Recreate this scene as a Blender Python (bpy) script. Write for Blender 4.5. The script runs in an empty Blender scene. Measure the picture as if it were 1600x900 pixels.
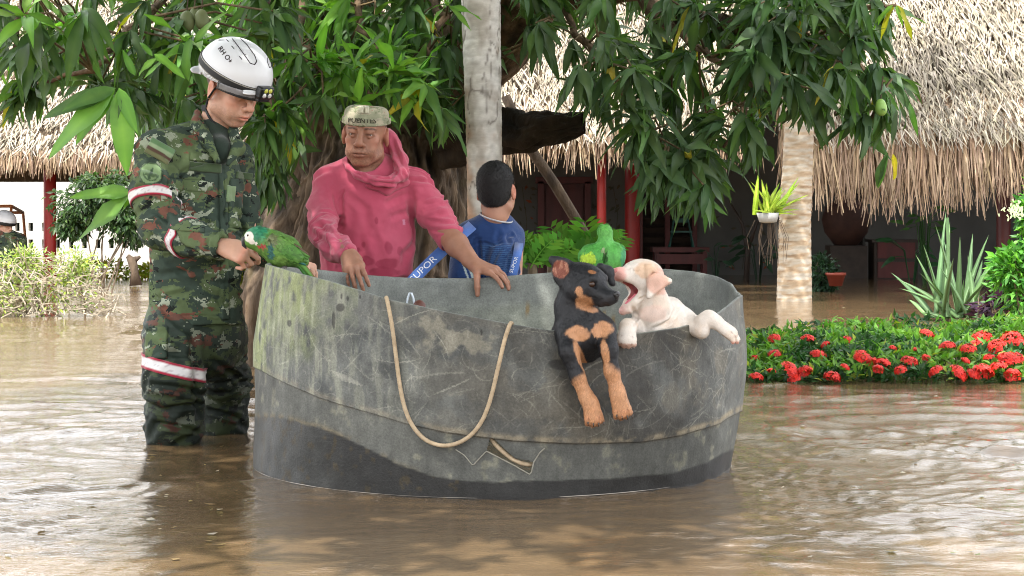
import bpy, bmesh, math, random, time
import numpy as np
from mathutils import Vector, Matrix, Quaternion
random.seed(7); rng = np.random.default_rng(7)
T0 = time.time()
S = bpy.context.scene; COL = S.collection
# ---------------------------------------------------------------- camera (horizon on pixel row 345 of 900, eye 0.8 m over the flood)
F = 2850.0; HY = 345.0; HC = 0.8
def P(px, py, Y): return Vector(((px-800)*Y/F, Y, HC+(HY-py)*Y/F))
cd = bpy.data.cameras.new('camera'); cam = bpy.data.objects.new('camera', cd); COL.objects.link(cam)
cam.location = (0, 0, HC); cam.rotation_euler = (math.pi/2, 0, 0)
cd.sensor_width = 36; cd.lens = F/1600*36; cd.shift_y = -(450-HY)/1600; cd.clip_end = 2000; cd.clip_start = .1
cd.dof.use_dof = True; cd.dof.focus_distance = 5.9; cd.dof.aperture_fstop = 32
S.camera = cam
# ---------------------------------------------------------------- light
SUN_EL, SUN_AZ = math.radians(62), math.radians(205)     # azimuth clockwise from +Y
w = bpy.data.worlds.new('World'); S.world = w; w.use_nodes = True
nt = w.node_tree; nt.nodes.clear()
def wn(t, **k):
    n = nt.nodes.new(t)
    for a, b in k.items(): setattr(n, a, b)
    return n
sky = wn('ShaderNodeTexSky', sky_type='NISHITA', sun_disc=False, sun_elevation=SUN_EL, sun_rotation=SUN_AZ)
sky.dust_density = 2.5; sky.air_density = 1.0
tc = wn('ShaderNodeTexCoord'); mp = wn('ShaderNodeMapping'); mp.inputs['Scale'].default_value = (1.6, 1.6, 3.2)
nz = wn('ShaderNodeTexNoise'); nz.inputs['Scale'].default_value = 1.5; nz.inputs['Detail'].default_value = 7; nz.inputs['Roughness'].default_value = .55
rp = wn('ShaderNodeValToRGB'); rp.color_ramp.elements[0].position = .30; rp.color_ramp.elements[1].position = .50
mx = wn('ShaderNodeMix', data_type='RGBA'); mx.inputs[7].default_value = (12.5, 12.6, 12.9, 1)
bg = wn('ShaderNodeBackground'); bg.inputs['Strength'].default_value = .13; wo = wn('ShaderNodeOutputWorld')
L = nt.links
L.new(tc.outputs['Generated'], mp.inputs[0]); L.new(mp.outputs[0], nz.inputs[0]); L.new(nz.outputs[0], rp.inputs[0])
L.new(rp.outputs[0], mx.inputs[0]); L.new(sky.outputs[0], mx.inputs[6]); L.new(mx.outputs[2], bg.inputs[0]); L.new(bg.outputs[0], wo.inputs[0])
sd = bpy.data.lights.new('sun', 'SUN'); sd.energy = 4.2; sd.angle = math.radians(.8); sd.color = (1, .955, .88)
sun = bpy.data.objects.new('sun', sd); COL.objects.link(sun)
sdir = Vector((math.sin(SUN_AZ)*math.cos(SUN_EL), math.cos(SUN_AZ)*math.cos(SUN_EL), math.sin(SUN_EL)))
sun.rotation_euler = sdir.to_track_quat('Z', 'Y').to_euler(); sun.location = (0, 0, 20)
vs = S.view_settings; vs.view_transform = 'Standard'; vs.look = 'None'; vs.gamma = 1; vs.exposure = 1.12
S.cycles.max_bounces = 8; S.cycles.diffuse_bounces = 3; S.cycles.transparent_max_bounces = 6
S.cycles.use_denoising = True; S.cycles.filter_width = 1.0
S.cycles.sample_clamp_indirect = 6; S.cycles.caustics_reflective = False
# ---------------------------------------------------------------- object helpers
def tag(o, label=None, cat=None, group=None, kind=None):
    for k, v in (('label', label), ('category', cat), ('group', group), ('kind', kind)):
        if v: o[k] = v
    return o
def empty(name, loc, label, cat, group=None, kind=None):
    o = bpy.data.objects.new(name, None); COL.objects.link(o); o.location = loc; o.empty_display_size = .1
    return tag(o, label, cat, group, kind)
def link(name, me, mat=None, parent=None, smooth=False):
    o = bpy.data.objects.new(name, me); COL.objects.link(o)
    if mat is not None:
        for m in (mat if isinstance(mat, (list, tuple)) else [mat]): me.materials.append(m)
    if parent:
        o.parent = parent
        wm = Matrix.Identity(4); q = parent
        while q: wm = q.matrix_basis @ wm; q = q.parent
        o.matrix_parent_inverse = Matrix.Identity(4); o.matrix_basis = wm.inverted()   # mesh data are in world coordinates
    if smooth: me.polygons.foreach_set('use_smooth', [True]*len(me.polygons))
    return o
def np_mesh(name, V, Q, col=None, uv=None, smooth=True, midx=None):
    V = np.asarray(V, np.float32); Q = np.asarray(Q, np.int32); k = Q.shape[1]
    me = bpy.data.meshes.new(name)
    me.vertices.add(len(V)); me.vertices.foreach_set('co', V.ravel())
    me.loops.add(Q.size); me.loops.foreach_set('vertex_index', Q.ravel())
    me.polygons.add(len(Q)); me.polygons.foreach_set('loop_start', np.arange(len(Q), dtype=np.int32)*k)
    if midx is not None: me.polygons.foreach_set('material_index', np.asarray(midx, np.int32))
    me.update(calc_edges=True)
    if smooth: me.polygons.foreach_set('use_smooth', np.ones(len(Q), bool))
    if col is not None:
        c = np.ones((len(V), 4), np.float32); col = np.asarray(col); c[:, :col.shape[1]] = col
        a = me.color_attributes.new('Col', 'FLOAT_COLOR', 'POINT'); a.data.foreach_set('color', c.ravel())
    return me
class MB:
    """collects polygons of mixed size with per-vertex colour; build() links them as one mesh"""
    def __init__(s): s.v = []; s.f = []; s.c = []
    def add(s, vs, fs, c=None):
        b = len(s.v); s.v += [tuple(v) for v in vs]; s.f += [tuple(b+i for i in f) for f in fs]
        s.c += [tuple(c) if c is not None else (1, 1, 1)]*len(vs)
    def box(s, c, h, R=None, col=None, taper=1.0):
        R = R or Matrix.Identity(3); c = Vector(c)
        vs = []
        for z in (-1, 1):
            t = taper if z > 0 else 1
            for x, y in ((-1, -1), (1, -1), (1, 1), (-1, 1)): vs.append(c+R@Vector((x*h[0]*t, y*h[1]*t, z*h[2])))
        s.add(vs, [(3, 2, 1, 0), (4, 5, 6, 7), (0, 1, 5, 4), (1, 2, 6, 5), (2, 3, 7, 6), (3, 0, 4, 7)], col)
    def tube(s, pts, rads, n=8, col=None, cap=True, noise=0, flat=1):
        pts = [Vector(p) for p in pts]; vs = []; fs = []; u = None
        if len(pts) < 2: return
        if not hasattr(rads, '__len__'): rads = [rads]*len(pts)
        for i, p in enumerate(pts):
            t = (pts[min(i+1, len(pts)-1)]-pts[max(i-1, 0)]).normalized()
            if u is None: u = t.orthogonal().normalized()
            u = (u-t*u.dot(t)).normalized(); w_ = t.cross(u)
            for j in range(n):
                a = 2*math.pi*j/n; r = rads[i]*(1+noise*(random.random()-.5))
                vs.append(p+u*math.cos(a)*r+w_*math.sin(a)*r*flat)
        for i in range(len(pts)-1):
            for j in range(n): fs.append((i*n+j, i*n+(j+1) % n, (i+1)*n+(j+1) % n, (i+1)*n+j))
        if cap: fs.append(tuple(range(n))[::-1]); fs.append(tuple((len(pts)-1)*n+j for j in range(n)))
        s.add(vs, fs, col)
    def lathe(s, c, prof, n=16, axis=(0, 0, 1), col=None, cap=False):
        q = Vector((0, 0, 1)).rotation_difference(Vector(axis)); c = Vector(c); vs = []; fs = []
        for r, z in prof:
            for j in range(n):
                a = 2*math.pi*j/n; vs.append(c+q@Vector((r*math.cos(a), r*math.sin(a), z)))
        m = len(prof)
        for i in range(m-1):
            for j in range(n): fs.append((i*n+j, i*n+(j+1) % n, (i+1)*n+(j+1) % n, (i+1)*n+j))
        if cap: fs.append(tuple(range(n))[::-1]); fs.append(tuple((m-1)*n+j for j in range(n)))
        s.add(vs, fs, col)
    def mesh(s, name):
        me = bpy.data.meshes.new(name); me.from_pydata(s.v, [], s.f); me.update()
        a = me.color_attributes.new('Col', 'FLOAT_COLOR', 'POINT')
        c = np.ones((len(s.v), 4), np.float32); c[:, :3] = np.array(s.c, np.float32).reshape(-1, 3); a.data.foreach_set('color', c.ravel())
        return me
    def build(s, name, mat, parent=None, smooth=False): return link(name, s.mesh(name), mat, parent, smooth)
# ---------------------------------------------------------------- numpy noise
def _h(ix, iy, iz, seed):
    n = (ix*374761393+iy*668265263+iz*2147483647+seed*974634777) & 0xffffffff
    n = ((n ^ (n >> 13))*1274126177) & 0xffffffff
    n = (n ^ (n >> 16)) & 0xffffffff
    return n.astype(np.float32)/4294967295.0
def vnoise(p, sc=1.0, seed=0):
    q = np.asarray(p, np.float64)*sc; i = np.floor(q).astype(np.int64); f = (q-i).astype(np.float32); f = f*f*(3-2*f)
    x, y, z = i[:, 0], i[:, 1], i[:, 2]; r = 0
    for dx in (0, 1):
        for dy in (0, 1):
            for dz in (0, 1):
                wt = (f[:, 0] if dx else 1-f[:, 0])*(f[:, 1] if dy else 1-f[:, 1])*(f[:, 2] if dz else 1-f[:, 2])
                r = r+wt*_h(x+dx, y+dy, z+dz, seed)
    return r
def fbm(p, sc=1.0, seed=0, o=3):
    r = 0; a = .5; t = 0
    for k in range(o): r = r+a*vnoise(p, sc*2**k, seed+k*17); t += a; a *= .5
    return r/t
def sstep(x, a, b):
    t = np.clip((x-a)/(b-a), 0, 1); return t*t*(3-2*t)
def mixc(c, col, m): return c*(1-m[:, None])+np.array(col, np.float32)[None, :]*m[:, None]
# ---------------------------------------------------------------- implicit-surface sculpting
class Sculpt:
    def __init__(s): s.ops = []; s.M = Matrix.Identity(4)
    def _T(s, p): return np.array(s.M@Vector(p))
    def _sc(s): return s.M.to_scale()[0]
    def _add(s, fn, c, rad, k, mode): s.ops.append((fn, np.array(c, float), float(rad), k, mode))
    def ell(s, c, r, k=.01, rot=None, mode='u'):
        C = s._T(c); sc = s._sc(); R = s.M.to_3x3().normalized()
        if rot is not None: R = R@(rot.to_3x3() if hasattr(rot, 'to_3x3') else rot)
        R = np.array(R, float); r = np.array(r, float)*sc if hasattr(r, '__len__') else np.array([r]*3)*sc
        def fn(p):
            q = (p-C)@R; a = q/r; k0 = np.sqrt((a*a).sum(-1)); b = a/r; k1 = np.sqrt((b*b).sum(-1))+1e-9
            return k0*(k0-1)/k1
        s._add(fn, C, r.max(), k, mode)
    def cap(s, a, b, ra, rb=None, k=.01, mode='u'):
        A = s._T(a); B = s._T(b); sc = s._sc(); ra *= sc; rb = ra if rb is None else rb*sc; d = B-A; dd = d@d+1e-12
        def fn(p):
            q = p-A; t = np.clip((q@d)/dd, 0, 1); q = q-t[..., None]*d
            return np.sqrt((q*q).sum(-1))-(ra+(rb-ra)*t)
        s._add(fn, (A+B)/2, np.linalg.norm(d)/2+max(ra, rb), k, mode)
    def chain(s, pts, rads, k=.01, mode='u'):
        for i in range(len(pts)-1): s.cap(pts[i], pts[i+1], rads[i], rads[i+1], k, mode)
    def ecap(s, a, b, wa, da, wb, db, side, k=.01, mode='u'):
        A = s._T(a); B = s._T(b); sc = s._sc(); side = np.array(s.M.to_3x3()@Vector(side)); d = B-A; ln = np.linalg.norm(d); z = d/ln
        u = side-z*(side@z); u /= np.linalg.norm(u); v = np.cross(z, u)
        def fn(p):
            q = p-A; h = q@z; t = np.clip(h/ln, 0, 1); w_ = (wa+(wb-wa)*t)*sc; e = (da+(db-da)*t)*sc; m = (w_+e)/2
            x = (q@u); y = (q@v); o = h-np.clip(h, 0, ln)
            k0 = np.sqrt((x/w_)**2+(y/e)**2+(o/m)**2); k1 = np.sqrt((x/w_**2)**2+(y/e**2)**2+(o/m**2)**2)+1e-9
            return k0*(k0-1)/k1
        s._add(fn, (A+B)/2, ln/2+max(wa, wb, da, db)*sc, k, mode)
    def box(s, c, h, r=.005, k=.01, rot=None, mode='u'):
        C = s._T(c); sc = s._sc(); R = s.M.to_3x3().normalized()
        if rot is not None: R = R@rot.to_3x3()
        R = np.array(R, float); h = np.array(h, float)*sc; r *= sc
        def fn(p):
            q = np.abs((p-C)@R)-(h-r); o = np.maximum(q, 0)
            return np.sqrt((o*o).sum(-1))+np.minimum(q.max(-1), 0)-r
        s._add(fn, C, np.linalg.norm(h), k, mode)
    def plane(s, c, n, k=.004):                                   # cuts away the side the normal points to
        C = s._T(c); n = np.array((s.M.to_3x3()@Vector(n)).normalized())
        s._add(lambda p: (p-C)@(-n), C, 1e6, k, 'i')
    def eval(s, p):                                               # p: (B, n, 3)
        d = np.full(p.shape[:2], .2, np.float64); c = (p.min(1)+p.max(1))/2; ext = np.linalg.norm(p.max(1)-p.min(1), axis=1)/2
        for fn, C, rad, k, mode in s.ops:
            if mode == 'i':                                       # keep only where fn is... subtract half space
                e = -fn(p); h = np.maximum(k-np.abs(d-e), 0)/max(k, 1e-6); d = np.maximum(d, e)+h*h*k/4; continue
            m = np.linalg.norm(c-C, axis=1) < rad+k+.05+ext
            if not m.any(): continue
            e = fn(p[m]); g = d[m]
            if mode == 'u': h = np.maximum(k-np.abs(g-e), 0)/max(k, 1e-6); g = np.minimum(g, e)-h*h*k/4
            else: e = -e; h = np.maximum(k-np.abs(g-e), 0)/max(k, 1e-6); g = np.maximum(g, e)+h*h*k/4
            d[m] = g
        return d
    def mesh(s, h=.004, lo=None, hi=None):
        if lo is None:
            bs = [(o[1]-o[2]-.01, o[1]+o[2]+.01) for o in s.ops if o[4] == 'u']
            lo = np.min([b[0] for b in bs], 0); hi = np.max([b[1] for b in bs], 0)
        lo = np.array(lo, float); hi = np.array(hi, float); B = 8; bs = h*B
        nb = np.ceil((hi-lo)/bs).astype(int)+1
        g = np.stack(np.meshgrid(*[np.arange(n) for n in nb], indexing='ij'), -1).reshape(-1, 3)
        cen = lo+(g+.5)*bs-h/2
        dc = s.eval(cen[:, None, :])[:, 0]
        act = np.abs(dc) < bs*1.35
        V = np.repeat(np.repeat(np.repeat(dc.reshape(nb), B, 0), B, 1), B, 2).astype(np.float32)
        off = np.stack(np.meshgrid(*[np.arange(B)]*3, indexing='ij'), -1).reshape(-1, 3)
        ga = g[act]
        for st in range(0, len(ga), 3000):
            gg = ga[st:st+3000]; p = lo+(gg[:, None, :]*B+off[None])*h
            d = s.eval(p).astype(np.float32); ii = gg[:, None, :]*B+off[None]
            V[ii[..., 0], ii[..., 1], ii[..., 2]] = d
        return surface_nets(V, lo, h)
def surface_nets(V, lo, h):
    I = V < 0; n = np.array(V.shape)
    c = np.zeros(n-1, np.uint8)
    cs = [(a, b, d) for a in (0, 1) for b in (0, 1) for d in (0, 1)]
    for a, b, d in cs: c += I[a:n[0]-1+a, b:n[1]-1+b, d:n[2]-1+d]
    m = (c > 0) & (c < 8); idx = np.argwhere(m); vid = np.full(n-1, -1, np.int32); vid[m] = np.arange(len(idx))
    val = {q: V[idx[:, 0]+q[0], idx[:, 1]+q[1], idx[:, 2]+q[2]] for q in cs}
    ps = np.zeros((len(idx), 3)); ct = np.zeros(len(idx))
    for q in cs:
        for ax in range(3):
            if q[ax] == 0:
                r = list(q); r[ax] = 1; r = tuple(r); a = val[q]; b = val[r]; x = (a < 0) != (b < 0)
                t = np.where(x, a/np.where(x, a-b, 1), 0); pt = np.tile(np.array(q, float), (len(idx), 1)); pt[:, ax] = t
                ps += pt*x[:, None]; ct += x
    P_ = lo+(idx+ps/ct[:, None])*h; Q = []
    for ax in range(3):
        sl0 = [slice(None)]*3; sl1 = [slice(None)]*3; sl0[ax] = slice(0, -1); sl1[ax] = slice(1, None)
        A = I[tuple(sl0)]; Bq = I[tuple(sl1)]; e = np.argwhere(A != Bq); o1, o2 = [(1, 2), (2, 0), (0, 1)][ax]
        e = e[(e[:, o1] > 0) & (e[:, o2] > 0) & (e[:, o1] < n[o1]-1) & (e[:, o2] < n[o2]-1)]
        ins = I[e[:, 0], e[:, 1], e[:, 2]]
        def at(d1, d2):
            q = e.copy(); q[:, o1] += d1; q[:, o2] += d2; return vid[q[:, 0], q[:, 1], q[:, 2]]
        q = np.stack([at(-1, -1), at(0, -1), at(0, 0), at(-1, 0)], 1); q[~ins] = q[~ins][:, ::-1]; Q.append(q)
    Q = np.concatenate(Q); Q = Q[(Q >= 0).all(1)]
    return P_, Q
def vnormals(V, Q):
    n = np.cross(V[Q[:, 2]]-V[Q[:, 0]], V[Q[:, 3]]-V[Q[:, 1]]); N = np.zeros_like(V)
    for k in range(4):
        for a in range(3): N[:, a] += np.bincount(Q[:, k], n[:, a], len(V))
    return N/(np.linalg.norm(N, axis=1)[:, None]+1e-12)
def smooth_v(V, Q, it=1):
    for _ in range(it):
        A = np.zeros_like(V); C = np.zeros(len(V))
        for a, b in ((0, 1), (1, 2), (2, 3), (3, 0)):
            for x in range(3): A[:, x] += np.bincount(Q[:, a], V[Q[:, b], x], len(V))
            C += np.bincount(Q[:, a], minlength=len(V))
        V = V*.4+.6*A/np.maximum(C, 1)[:, None]
    return V
def creases(V, N, segs, Q):
    """folds in cloth or skin: each (a, b, width, depth) is a valley with raised lips; its line is laid onto the surface first"""
    from mathutils.bvhtree import BVHTree
    bv = BVHTree.FromPolygons(V.tolist(), Q.tolist()); D = np.zeros(len(V)); cam_ = Vector((0, 0, HC))
    for sg in segs:
        a, b, wd, dp = sg[:4]; pts = []
        for t in np.linspace(0, 1, 7):
            p = Vector(np.array(a)*(1-t)+np.array(b)*t)
            if len(sg) > 4:
                d = (p-cam_).normalized(); h = bv.ray_cast(cam_, d)[0]
                if h is None: h = bv.find_nearest(p)[0]
            else: h = bv.find_nearest(p)[0]
            pts.append(np.array(h))
        pts = np.array(pts); m = ((V > pts.min(0)-3.2*wd) & (V < pts.max(0)+3.2*wd)).all(1); I = np.nonzero(m)[0]
        if not len(I): continue
        v = V[I]; best = np.full(len(I), 1e9); tt = np.zeros(len(I))
        for k in range(6):
            p, d = pts[k], pts[k+1]-pts[k]; q = v-p; t = np.clip(q@d/(d@d+1e-12), 0, 1); r = np.linalg.norm(q-t[:, None]*d, axis=1); u = r < best; best[u] = r[u]; tt[u] = (k+t[u])/6
        r = best/wd; w_ = np.sin(np.clip(tt, .0, 1)*math.pi)**.6*.9+.1
        D[I] += dp*(-np.exp(-r*r)+.6*np.exp(-(r-1.6)**2*1.6))*w_
    return V+N*np.clip(D, -.022, .018)[:, None]
def lookat(c, fwd, up=(0, 0, 1), roll=0):
    """frame whose -Y is the viewing direction and Z is up"""
    f = Vector(fwd).normalized(); y = -f; x = y.cross(Vector(up)).normalized(); z = x.cross(y).normalized()
    M = Matrix((x, y, z)).transposed().to_4x4(); M = M@Matrix.Rotation(roll, 4, 'Y'); M.translation = c
    return M
def rotm(ax, deg): return Matrix.Rotation(math.radians(deg), 3, ax)
def inv_pts(M, V): return (np.c_[V, np.ones(len(V))]@np.array(M.inverted()).T)[:, :3]
# ---------------------------------------------------------------- materials
def new_mat(name):
    m = bpy.data.materials.new(name); m.use_nodes = True; n = m.node_tree; b = n.nodes['Principled BSDF']
    return m, n, b
def node(n, t, ins=None, **k):
    x = n.nodes.new(t)
    for a, b in k.items(): setattr(x, a, b)
    for a, b in (ins or {}).items():
        if hasattr(b, 'node'): n.links.new(b, x.inputs[a])
        else: x.inputs[a].default_value = b
    return x
def ramp(n, fac, stops, const=False):
    r = n.nodes.new('ShaderNodeValToRGB'); n.links.new(fac, r.inputs[0]); e = r.color_ramp.elements
    while len(e) < len(stops): e.new(.5)
    for i, (p, c) in enumerate(stops): e[i].position = p; e[i].color = (*c, 1) if len(c) == 3 else c
    if const: r.color_ramp.interpolation = 'CONSTANT'
    return r.outputs[0]
def coords(n, scale=(1, 1, 1), kind='Object'):
    t = node(n, 'ShaderNodeTexCoord')
    m = node(n, 'ShaderNodeMapping', {0: t.outputs[kind], 'Scale': scale}); return m.outputs[0]
def noise(n, vec, sc=5, det=4, rough=.55, dist=0):
    return node(n, 'ShaderNodeTexNoise', {'Vector': vec, 'Scale': sc, 'Detail': det, 'Roughness': rough, 'Distortion': dist}).outputs[0]
def mulc(n, a, b, f=1.0, bt='MULTIPLY'):
    x = node(n, 'ShaderNodeMix', data_type='RGBA', blend_type=bt); x.inputs[0].default_value = f
    for i, v in ((6, a), (7, b)):
        if hasattr(v, 'node'): n.links.new(v, x.inputs[i])
        else: x.inputs[i].default_value = (*v, 1)
    return x.outputs[2]
def bump(n, b, h, st=.4, dist=.004):
    x = node(n, 'ShaderNodeBump', {'Height': h, 'Strength': st, 'Distance': dist}); n.links.new(x.outputs[0], b.inputs['Normal'])
def pmat(name, c1, c2=None, sc=8, rough=.7, bsc=60, bst=.3, bd=.003, attr=False, scale=(1, 1, 1), spec=.4, sss=0, stops=None, det=4, vary=0):
    m, n, b = new_mat(name); v = coords(n, scale); c2 = c2 or tuple(x*.75 for x in c1)
    out = ramp(n, noise(n, v, sc, det), stops or [(.32, c1), (.68, c2)])
    if attr:
        a = node(n, 'ShaderNodeVertexColor', layer_name='Col'); out = mulc(n, out, a.outputs[0])
    if vary:
        oi = node(n, 'ShaderNodeObjectInfo'); hs = node(n, 'ShaderNodeHueSaturation')
        mr = node(n, 'ShaderNodeMapRange', {0: oi.outputs['Random'], 3: 1-vary, 4: 1+vary}); n.links.new(mr.outputs[0], hs.inputs['Value'])
        n.links.new(out, hs.inputs['Color']); out = hs.outputs[0]
    n.links.new(out, b.inputs['Base Color']); b.inputs['Roughness'].default_value = rough; b.inputs['Specular IOR Level'].default_value = spec
    if sss: b.inputs['Subsurface Weight'].default_value = sss; b.inputs['Subsurface Radius'].default_value = (.012, .005, .003); b.inputs['Subsurface Scale'].default_value = .6
    if bst: bump(n, b, noise(n, v, bsc, 5, .6), bst, bd)
    return m
# ================================================================ SETTING
def m_water():
    m, n, b = new_mat('muddy_water'); v = coords(n, (1, 1, 1))
    c = ramp(n, noise(n, v, .9, 3), [(.3, (.108, .070, .036)), (.7, (.138, .092, .048))])
    n.links.new(c, b.inputs['Base Color']); b.inputs['Roughness'].default_value = .035; b.inputs['IOR'].default_value = 1.5
    b.inputs['Specular IOR Level'].default_value = .68
    v2 = coords(n, (1, 3.0, 1)); h1 = noise(n, v2, 26, 3, .55, .4); h2 = noise(n, v2, 90, 2, .5)
    a = node(n, 'ShaderNodeMath', {0: h1, 1: 1.0}, operation='MULTIPLY'); q = node(n, 'ShaderNodeMath', {0: h2, 1: .18, 2: a.outputs[0]}, operation='MULTIPLY_ADD')
    bump(n, b, q.outputs[0], .20, .010); return m
def wave_h(x, y):
    r = np.random.default_rng(3); h = np.zeros_like(x)
    wx = fbm(np.c_[x.ravel(), y.ravel(), 0*x.ravel()], .9, 5).reshape(x.shape)*.55
    wy = fbm(np.c_[x.ravel(), y.ravel(), 0*x.ravel()], .9, 9).reshape(x.shape)*.55
    X = x+wx; Y = y+wy; slope = 0
    for i in range(54):
        lam = .05*(1.06**i); th = r.normal(math.pi/2, .62); k = 2*math.pi/lam; a = .0052*lam/ (1+(lam/.35)**1.5)
        if r.random() < .25: th = r.uniform(0, math.pi)
        fade = np.clip(lam*260/np.maximum(y, 1)**1.7, 0, 1)       # waves thinner than the sheet can carry fade out with distance
        h += a*fade*np.sin(k*(X*math.cos(th)+Y*math.sin(th))+r.uniform(0, 6.28))
    c1 = fbm(np.c_[x.ravel(), y.ravel(), 0*x.ravel()], .8, 31, 2).reshape(x.shape)
    calm = np.exp(-((x+.30)/.95)**4)*np.exp(-((y-4.7)/1.25)**4)    # sheltered water in front of the tank and the soldier
    amp = (.42+1.3*sstep(c1, .30, .75))*(1-.80*calm)
    h *= amp
    # ring waves: a swirl in the right, wakes round the legs and the tank
    for cx, cy, l, a, r0, w_ in ((1.75, 6.75, .34, .0058, .72, .42), (-1.26, 6.6, .10, .0020, .34, .30), (-1.9, 5.6, .22, .003, .5, .5), (-.05, 6.05, .09, .0011, .95, .18)):
        d = np.hypot((x-cx), (y-cy)*1.0); h += a*np.sin(2*math.pi*d/l)*np.exp(-((d-r0)/w_)**2)
    return h
def build_water():
    py = np.concatenate([np.arange(1010, 560, -1.35), np.arange(560, 400, -1.8), np.arange(400, 352, -4), [350, 348, 347, 346.4]])
    Y = np.concatenate([[-60, -20, -6, 0, 1, 2, 2.8], HC*F/(py-HY)])
    u = np.concatenate([[-40000, -14000, -6000, -3000, -1500], np.arange(-1050, -860, 20), np.arange(-860, 861, 2.6), np.arange(880, 1060, 20), [1500, 3000, 6000, 14000, 40000]])
    YY, UU = np.meshgrid(Y, u, indexing='ij'); XX = UU*np.maximum(YY, 3.2)/F
    Z = wave_h(XX, YY); Z *= np.clip((YY-2.5)/1.2, 0, 1)
    n0, n1 = XX.shape; V = np.c_[XX.ravel(), YY.ravel(), Z.ravel()]
    i = np.arange(n0-1)[:, None]*n1+np.arange(n1-1)[None]; Q = np.stack([i, i+1, i+n1+1, i+n1], -1).reshape(-1, 4)
    tag(link('water', np_mesh('water', V, Q), m_water()), kind='structure')
build_water()
g = MB(); g.add([(-300, -80, -.42), (300, -80, -.42), (300, 900, -.42), (-300, 900, -.42)], [(0, 1, 2, 3)])
tag(g.build('ground', pmat('mud', (.11, .075, .045))), kind='structure')
# far vegetation beyond the water closes the horizon
# ---------------------------------------------------------------- thatch
M_thatch = pmat('palm_thatch', (.52, .47, .385), (.38, .34, .27), sc=3, rough=.85, attr=True, bst=0, spec=.15)
M_fringe = pmat('hanging_thatch', (.60, .47, .34), (.42, .31, .21), sc=4, rough=.9, attr=True, bst=0, spec=.1)
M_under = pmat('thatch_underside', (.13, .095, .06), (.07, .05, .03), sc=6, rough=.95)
def strands(n, fn, seed, segs=2):
    """n ribbons; fn(r) -> root, direction, length, width, bend, colour; all in one mesh"""
    r = np.random.default_rng(seed); V = []; Fc = []; C = []
    for i in range(n):
        p, d, ln, wd, bend, c = fn(r); d = d/np.linalg.norm(d); s = np.cross(d, np.array([r.normal(0, .5), -1, r.normal(.6, .4)])); s /= np.linalg.norm(s)+1e-9
        b = len(V); q = np.array(p, float)
        for k in range(segs+1):
            t = k/segs; w_ = wd*(1-.75*t)
            V.append(q-s*w_/2); V.append(q+s*w_/2); C += [c*(1-.15*t)]*2
            q = q+d*ln/segs; d = d+np.array(bend)/segs; d /= np.linalg.norm(d)
        for k in range(segs): Fc.append((b+2*k, b+2*k+1, b+2*k+3, b+2*k+2))
    return np_mesh('strands', V, Fc, np.array(C), smooth=False)
def roof(nm, x0, x1, ye, ze, slope, run, label, n, nf, fl, seed, brun=3.0, bz=1.6, inset=0.0):
    """lean roof plane rising away from its eave at (ye, ze), laid with palm strands and a hanging fringe"""
    root = empty(nm, ((x0+x1)/2, ye, 0), label, 'thatched roof')
    sl = math.atan(slope); up = np.array([0, math.cos(sl), math.sin(sl)]); nrm = np.array([0, -math.sin(sl), math.cos(sl)])
    b = MB(); L_ = run/math.cos(sl); n_ = 12
    A = [np.array([x0+(x1-x0)*i/n_, ye, ze]) for i in range(n_+1)]
    for i in range(n_):
        p, q = A[i], A[i+1]; r_ = [p-nrm*.05, q-nrm*.05, q-nrm*.05+up*L_, p-nrm*.05+up*L_]; t = [v-nrm*.20 for v in r_]
        b.add(r_+t, [(0, 1, 2, 3), (7, 6, 5, 4), (0, 4, 5, 1), (2, 6, 7, 3)])
    b.build('roof_deck', M_under, root)
    rg = MB(); rg.tube([(x0, ye+run, ze+run*slope), (x1, ye+run, ze+run*slope)], .12, 8); rg.build('ridge_pole', M_under, root)
    back = MB(); yb, zb = ye+run, ze+run*slope                     # the far side of the roof
    back.add([(x0, yb, zb), (x1, yb, zb), (x1, yb+brun, bz), (x0, yb+brun, bz), (x0, yb, zb-.2), (x1, yb, zb-.2), (x1, yb+brun, bz-.2), (x0, yb+brun, bz-.2)], [(0, 1, 2, 3), (7, 6, 5, 4), (3, 2, 6, 7)]); back.build('back_slope', M_under, root)
    vis = L_
    def top(r):
        x = r.uniform(x0, x1); t = (r.random()**1.0)*(vis if r.random() < .86 else L_); lift = r.uniform(-.04, .05)
        p = np.array([x, ye, ze])+up*t+nrm*(lift+.03)
        d = -up+np.array([r.normal(0, .24), 0, 0])+nrm*r.normal(.09, .13)
        g = r.uniform(.70, 1.10); c = np.array([g, g*r.uniform(.94, 1.0), g*r.uniform(.86, 1.0)])
        if r.random() < .12: c *= r.uniform(.3, .65)
        return p, d, r.uniform(.13, .38), r.uniform(.011, .030), np.array([r.normal(0, .5), 0, -.25]), c
    link('thatch', strands(n, top, seed), M_thatch, root)['kind'] = 'stuff'
    def fr(r):
        x = r.uniform(x0, x1); back_ = r.random()**1.3; L2 = fl*(.62+.38*vnoise(np.array([[x*2.2, 0, 1.]]), 1, 3)[0])*r.uniform(.45, 1.15)
        p = np.array([x, ye+inset+back_*(.55+inset), ze+(inset*slope-.06 if inset else .04)+back_*(.55+inset)*slope]); d = np.array([r.normal(0, .10), -.12*(1-back_)+r.normal(0, .07), -1])
        if inset and r.random() < .35: p = np.array([x, ye+r.uniform(-.02, .06), ze+r.uniform(-.10, .05)]); L2 *= .42
        g = r.uniform(.5, 1.15); return p, d, L2, r.uniform(.010, .030), np.array([r.normal(0, .14), r.normal(-.02, .1), 0]), np.array([g, g*r.uniform(.9, 1), g*r.uniform(.85, 1)])
    link('fringe', strands(nf, fr, seed+1, 3), M_fringe, root)['kind'] = 'stuff'
    return root
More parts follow.
